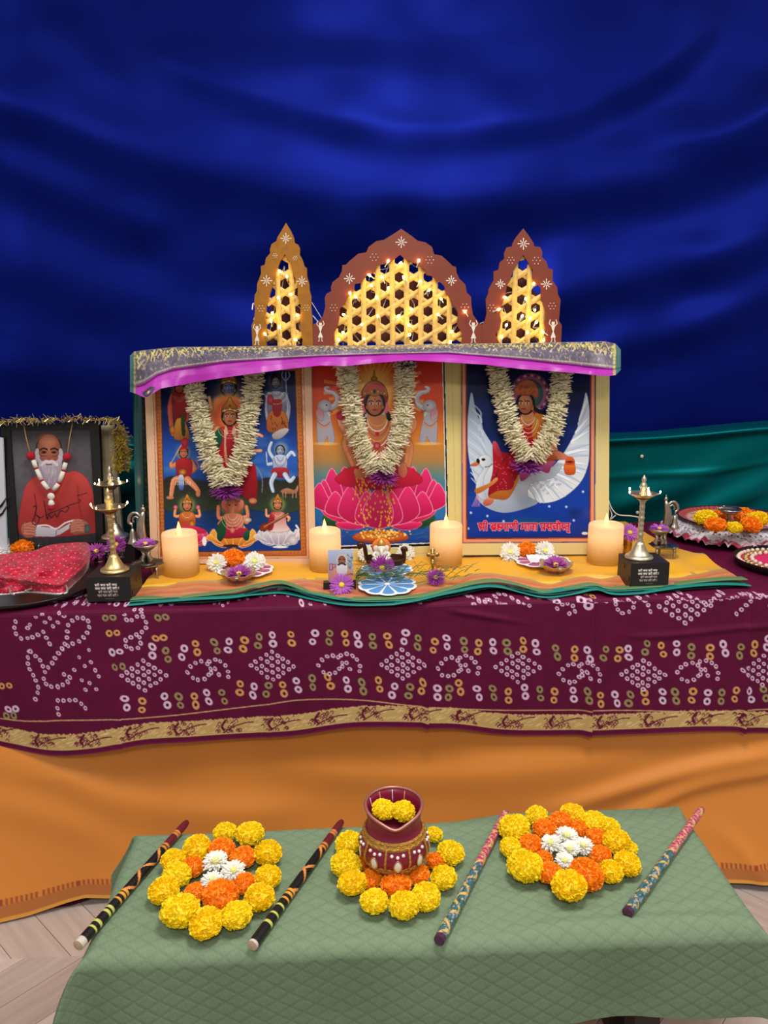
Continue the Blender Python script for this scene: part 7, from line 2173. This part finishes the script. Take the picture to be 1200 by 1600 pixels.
def ring_of(tr, yellow, orange, white, cx, cy, where):
    """labels read the flower's place as an hour on the ring seen from the front"""
    def hour(px, py):
        a = math.atan2(-(py - cy) * 1.25, px - cx)
        return (a / (2 * math.pi) * 60) % 60
    ORD = ['second', 'third', 'fourth', 'fifth', 'sixth', 'seventh', 'eighth', 'ninth', 'tenth', 'eleventh', 'twelfth', 'thirteenth']
    for kind, lst in (('yellow', yellow), ('orange', orange)):
        at = [tr(*q) for q in lst]
        rear = min(at, key=lambda q: q[1])
        h0 = hour(rear[0], rear[1])
        at.sort(key=lambda q: (h0 - hour(q[0], q[1])) % 60)          # clockwise from the rearmost one
        for i, (px, py, rp) in enumerate(at):
            lab = 'rearmost %s marigold of the %s' % (kind, where) if i == 0 else '%s %s marigold clockwise from the rearmost one in the %s' % (ORD[i - 1], kind, where)
            mari_at(kind, px, py, rp * 1.05, ZT, lab, 'marigolds of the bench flower rings')
    names = ['at the back', 'at the right', 'at the front', 'at the left', 'in the middle']
    for i, (x, y, r) in enumerate(white):
        px, py, rp = tr(x, y, r)
        mum_at(px, py, rp * 1.05, ZT, 'white chrysanthemum %s of the white heart of the %s' % (names[i], where), 'white mums of the bench flower rings', (random.uniform(.05, .35), random.uniform(-.2, .2)), .026)


ring_of(lambda x, y, r: (80 + x / 3, 1260 + y / 3, r / 3),
        [(685, 190, 62), (815, 130, 52), (930, 135, 62), (1012, 225, 62), (1015, 335, 60), (972, 435, 66), (870, 515, 68), (735, 545, 72), (600, 500, 85), (530, 395, 66), (590, 325, 62), (562, 255, 56)],
        [(800, 205, 58), (900, 240, 55), (905, 365, 52), (790, 420, 78), (680, 400, 48), (665, 290, 52)],
        [(770, 262, 58), (855, 305, 55), (755, 350, 50)], 337, 1372, 'left flower ring')
ring_of(lambda x, y, r: (480 + x / 4, 1220 + y / 4, r / 4),
        [(270, 385, 76), (222, 525, 88), (285, 655, 85), (420, 760, 82), (615, 785, 90), (740, 715, 85), (865, 610, 78), (880, 450, 78), (790, 345, 55)],
        [(350, 510, 50), (410, 610, 65), (555, 660, 88), (700, 590, 74), (790, 510, 58)],
        [], 617, 1355, 'middle flower ring')
ring_of(lambda x, y, r: (740 + x / 3, 1220 + y / 3, r / 3),
        [(200, 222, 68), (297, 163, 48), (462, 158, 55), (560, 195, 56), (625, 225, 54), (672, 292, 62), (725, 320, 40), (708, 385, 58), (640, 432, 55), (450, 495, 78), (238, 405, 80), (172, 312, 50)],
        [(330, 230, 52), (405, 195, 50), (495, 230, 44), (570, 270, 50), (600, 350, 50), (525, 430, 75), (360, 435, 56), (328, 365, 38), (270, 300, 52)],
        [(435, 262, 52), (512, 308, 48), (428, 378, 46), (362, 296, 48), (450, 325, 50)], 890, 1335, 'right flower ring')

# clay pot
pc = at_z(616, 1350, ZT + .016); k = 1 / scale_at(pc)
pc = np.array([pc[0], pc[1], ZT + .016])
POT = mat('maroon_pot', (134, 24, 56), rough=0.4, noise=.08, nscale=30); BRAID = mat('gold_braid', (190, 140, 62), rough=0.4, metal=.5, noise=.25, nscale=300, bump=.6, bscale=500); RIM = mat('copper_rim', (176, 112, 104), rough=0.35, metal=.5)
GEM = mat('rhinestone', (238, 236, 232), rough=.2, metal=.15); GEMR = mat('gem_setting', (196, 150, 110), rough=.3, metal=.8)
H = 106 * k
rb, rn, rm = 54 * k, 40 * k, 44 * k
t = thing('decorated_pot', pc, 'maroon clay pot with gold braid and rhinestones standing on the middle flower ring', 'pot')


def wobp(r_, z_, a):
    d = abs(((a + math.pi / 2 + math.pi) % (2 * math.pi)) - math.pi)        # angle from the front
    f = max(0, (z_ - H * .80) / (H * .20))
    g = math.exp(-(d / .30) ** 2)
    return r_ * (1 + .07 * g * f), z_ - .10 * H * math.exp(-(d / .9) ** 2) * f - .03 * H * g * f


outer_p = [(.0001, .002), (24 * k, .001), (32 * k, H * .05), (45 * k, H * .16), (52 * k, H * .30), (rb, H * .38), (51 * k, H * .48), (46 * k, H * .60), (41 * k, H * .68), (rn, H * .73), (40.5 * k, H * .80), (43 * k, H * .92), (rm, H)]
inner_p = [(rm - 2 * k, H * 1.0), (40 * k, H * .92), (37 * k, H * .80), (37 * k, H * .72), (44 * k, H * .5), (40 * k, H * .3), (.0001, H * .18)]
body = MB().lathe(outer_p + inner_p, 60, wob=wobp).build('pot_body', POT, t)
def rim_pt(a, r_, z_):
    q = wobp(r_, z_, a); return (q[0] * math.cos(a), q[0] * math.sin(a), q[1])
AN = np.linspace(0, 2 * math.pi, 73)[:-1]
MB().tube([rim_pt(a, rm - .5 * k, H * 1.005) for a in AN], 2.6 * k, 8, closed=True).build('rolled_rim', RIM, t)
def prof_r(z_):
    return float(np.interp(z_ / H, [q[1] / H for q in outer_p], [q[0] for q in outer_p]))
for zf, nm, tw in ((.62, 'braid_band', 3.6), (.565, 'braid_band', 3.2), (.20, 'braid_band', 3.8), (.145, 'braid_band', 3.2), (.25, 'braid_band', 3.0)):
    MB().tube([((prof_r(H * zf) + .8 * k) * math.cos(a), (prof_r(H * zf) + .8 * k) * math.sin(a), H * zf + .8 * k * math.sin(24 * a)) for a in np.linspace(0, 2 * math.pi, 145)[:-1]],
              [tw * .5 * k * (1 + .3 * math.sin(i * 1.3)) for i in range(144)], 6, closed=True).build(nm, BRAID, body)
for z0_, z1_ in ((.535, .645), (.125, .255)):      # wide woven gold bands
    pr_ = [(prof_r(H * f_) + (.9 if 0 < i_ < 8 else .0) * k, H * f_) for i_, f_ in enumerate(np.linspace(z0_, z1_, 9))]
    zig = lambda r_, z_, a: (r_ + .7 * k * abs(math.sin(22 * a + (z_ / H) * 30)), z_)
    MB().lathe(pr_, 144, wob=zig).build('woven_band', BRAID, body)
nb = 9
for j in range(nb):
    a0 = -math.pi / 2 + .40 + 2 * math.pi * j / nb
    MB().tube([((prof_r(H * zf) + .8 * k) * math.cos(a0 + .10 * (zf - .4)), (prof_r(H * zf) + .8 * k) * math.sin(a0 + .10 * (zf - .4)), H * zf) for zf in np.linspace(.24, .57, 12)], [1.8 * k * (1 + .25 * (i % 2)) for i in range(12)], 6).build('braid_strip', BRAID, body)
    am = a0 + math.pi / nb
    def onpot(a, zf, out=.8): return Vector(((prof_r(H * zf) + out * k) * math.cos(a), (prof_r(H * zf) + out * k) * math.sin(a), H * zf))
    rot = Matrix.Rotation(am + math.pi / 2, 4, 'Z')
    gm = MB().lathe([(.0001, 1.6 * k), (2.6 * k, 1.4 * k), (5.0 * k, .6 * k), (5.6 * k, 0)], 14, M=Matrix.Translation(onpot(am, .34)) @ rot @ Matrix.Rotation(R(90), 4, 'X') @ Matrix.Diagonal((1, 1.55, 1, 1))).build('teardrop_gem', GEM, body)
    MB().tube([tuple(Matrix.Translation(onpot(am, .34)) @ rot @ Vector((6 * k * math.cos(q) * (1 - .25 * math.sin(q)), 0, 9.2 * k * math.sin(q)))) for q in np.linspace(0, 2 * math.pi, 21)[:-1]], 1.1 * k, 6, closed=True).build('gem_setting', GEMR, body)
    for da in (-.17, 0, .17):
        MB().ball(tuple(onpot(am + da, .49 + (.0 if da else -.02))), 2.7 * k, 10, 6).build('round_gem', GEM, body)
# painted lines inside the mouth
for a, c_ in ((90, (236, 226, 240)), (62, (214, 160, 90)), (120, (214, 160, 90)), (150, (236, 226, 240))):
    MB().tube([rim_pt(R(a), 37.0 * k + (f_ - .8) * 26 * k, H * f_) for f_ in (.80, .86, .92, .98)], .8 * k, 5).build('painted_line', mat('line_%d' % a, c_, rough=.6), body)
for x, y, r_, lab in ((465, 178, 64, 'yellow marigold at the left inside the pot mouth'), (590, 185, 64, 'yellow marigold at the right inside the pot mouth')):
    px, py, rp = 480 + x / 4, 1220 + y / 4, r_ / 4
    c = at_z(px, py, pc[2] + H * .90); r0 = rp * k * 1.22
    marigold('yellow', (c[0], c[1], pc[2] + H * .90 - r0 * .74), r0, lab, 'marigolds in the pot', (-.2, .1 if x < 500 else -.1))

# dance sticks
def stick(p1, p2, paint_fn, label, tipmat, w=10.5):
    """p1 far end, p2 near end (photo frame) lying on the bench"""
    a = at_z(p1[0], p1[1], ZT + .0085); b = at_z(p2[0], p2[1], ZT + .0085)
    L_ = float(np.linalg.norm(b - a)); mid = (a + b) / 2
    t = thing('dance_stick', (mid[0], mid[1], ZT), label, 'stick', 'painted dance sticks')
    t.rotation_euler = (0, 0, math.atan2(b[1] - a[1], b[0] - a[0]))
    U = np.linspace(0, 1, 240); V = np.linspace(0, 2 * math.pi, 33)
    VV, UU = np.meshgrid(V, U)
    rad = np.interp(UU, [0, .02, .05, .5, .97, 1], [.0050, .0066, .0072, .0080, .0088, .0086])
    P = np.stack([(UU - .5) * L_, rad * np.cos(VV), rad * np.sin(VV) + .0088], -1)
    new_obj('painted_shaft', grid_mesh('painted_shaft', P, mat('stick_lacquer', (120, 40, 40), rough=.35, paint=True, bump=.08, bscale=300), paint_fn(UU, VV)), t)
    MB().lathe([(.0001, .0008), (.0060, .0006), (.0086, -.0002)], 20, M=Matrix.Translation((L_ / 2, 0, .0088)) @ Matrix.Rotation(R(90), 4, 'Y')).build('near_cap', tipmat, t)
    MB().lathe([(.0001, .0030), (.0034, .0022), (.0050, 0)], 16, M=Matrix.Translation((-L_ / 2, 0, .0088)) @ Matrix.Rotation(R(-90), 4, 'Y')).build('far_cap', mat('maroon_tip', (96, 20, 30), rough=.4), t)


def paint_black(seed):
    def fn(U, V):
        c = np.empty(U.shape + (3,)); c[:] = C3((22, 18, 20))
        c[U < .24] = C3((104, 26, 38))
        for u0, w_ in ((.115, .010), (.135, .008), (.235, .008), (.26, .008)): c[np.abs(U - u0) < w_] = C3((206, 130, 60))
        for s in (-1, 1):
            ph = np.mod((U - .27) * 5.2 * s + V / (2 * math.pi) + .1 * seed, 1.0)
            m_ = (np.abs(ph - .5) < .06) & (U > .27) & (U < .62)
            c[m_] = C3((226, 146, 74))
        for u0, w_ in ((.63, .008), (.655, .007), (.69, .006)): c[np.abs(U - u0) < w_] = C3((222, 156, 60))
        for u0 in ((.755, .785, .855, .895) if seed == 1 else (.74, .80, .86)): c[np.abs(U - u0) < .007] = C3((196, 200, 100))
        c[U > .965 if seed == 1 else U > .985] = C3((206, 196, 186))
        return c
    return fn


def paint_pink(seed):
    r = np.random.default_rng(seed)
    def fn(U, V):
        c = np.empty(U.shape + (3,)); c[:] = C3((176, 64, 110))
        teal = U > .48
        c[teal] = C3((66, 104, 116))
        n1 = vnoise(U * 60 + seed, V * 3.2, seed); n2 = vnoise(U * 90 + 7, V * 4.0, seed + 1)
        c[(n1 > .7) & ~teal] = C3((196, 30, 120)); c[(n1 > .75) & teal] = C3((140, 150, 170)); c[(n1 < -.9) & teal] = C3((40, 80, 60)); c[(n1 < -.8) & ~teal] = C3((200, 120, 130))
        for s in (-1, 1):
            ph = np.mod(U * 8 * s + V / (2 * math.pi), 1.0)
            c[(np.abs(ph - .5) < .07) & (n2 > -.6)] = C3((214, 176, 100))
        c[(np.abs(np.mod(U * 40 + V / 6.28, 1) - .5) < .09) & (U < .48)] = C3((206, 160, 112))
        c[(n2 > 1.3)] = C3((226, 196, 130))
        c[U > .975] = C3((76, 36, 66)); c[U < .015] = C3((150, 90, 80))
        return c
    return fn


WOODEND = mat('bare_wood_end', (196, 170, 140), rough=.7, noise=.15, nscale=200); PURPEND = mat('purple_end', (80, 36, 70), rough=.5)
stick((292, 1285), (122, 1478), paint_black(1), 'black and maroon painted dance stick at the left edge of the bench', WOODEND)
stick((534, 1284), (394, 1478), paint_black(2), 'black and maroon painted dance stick between left and middle flower rings', WOODEND)
stick((791, 1268), (686, 1470), paint_pink(3), 'pink and teal wrapped dance stick between middle and right flower rings', PURPEND)
stick((1097, 1264), (980, 1427), paint_pink(6), 'pink and teal wrapped dance stick at the right end of the bench', PURPEND)
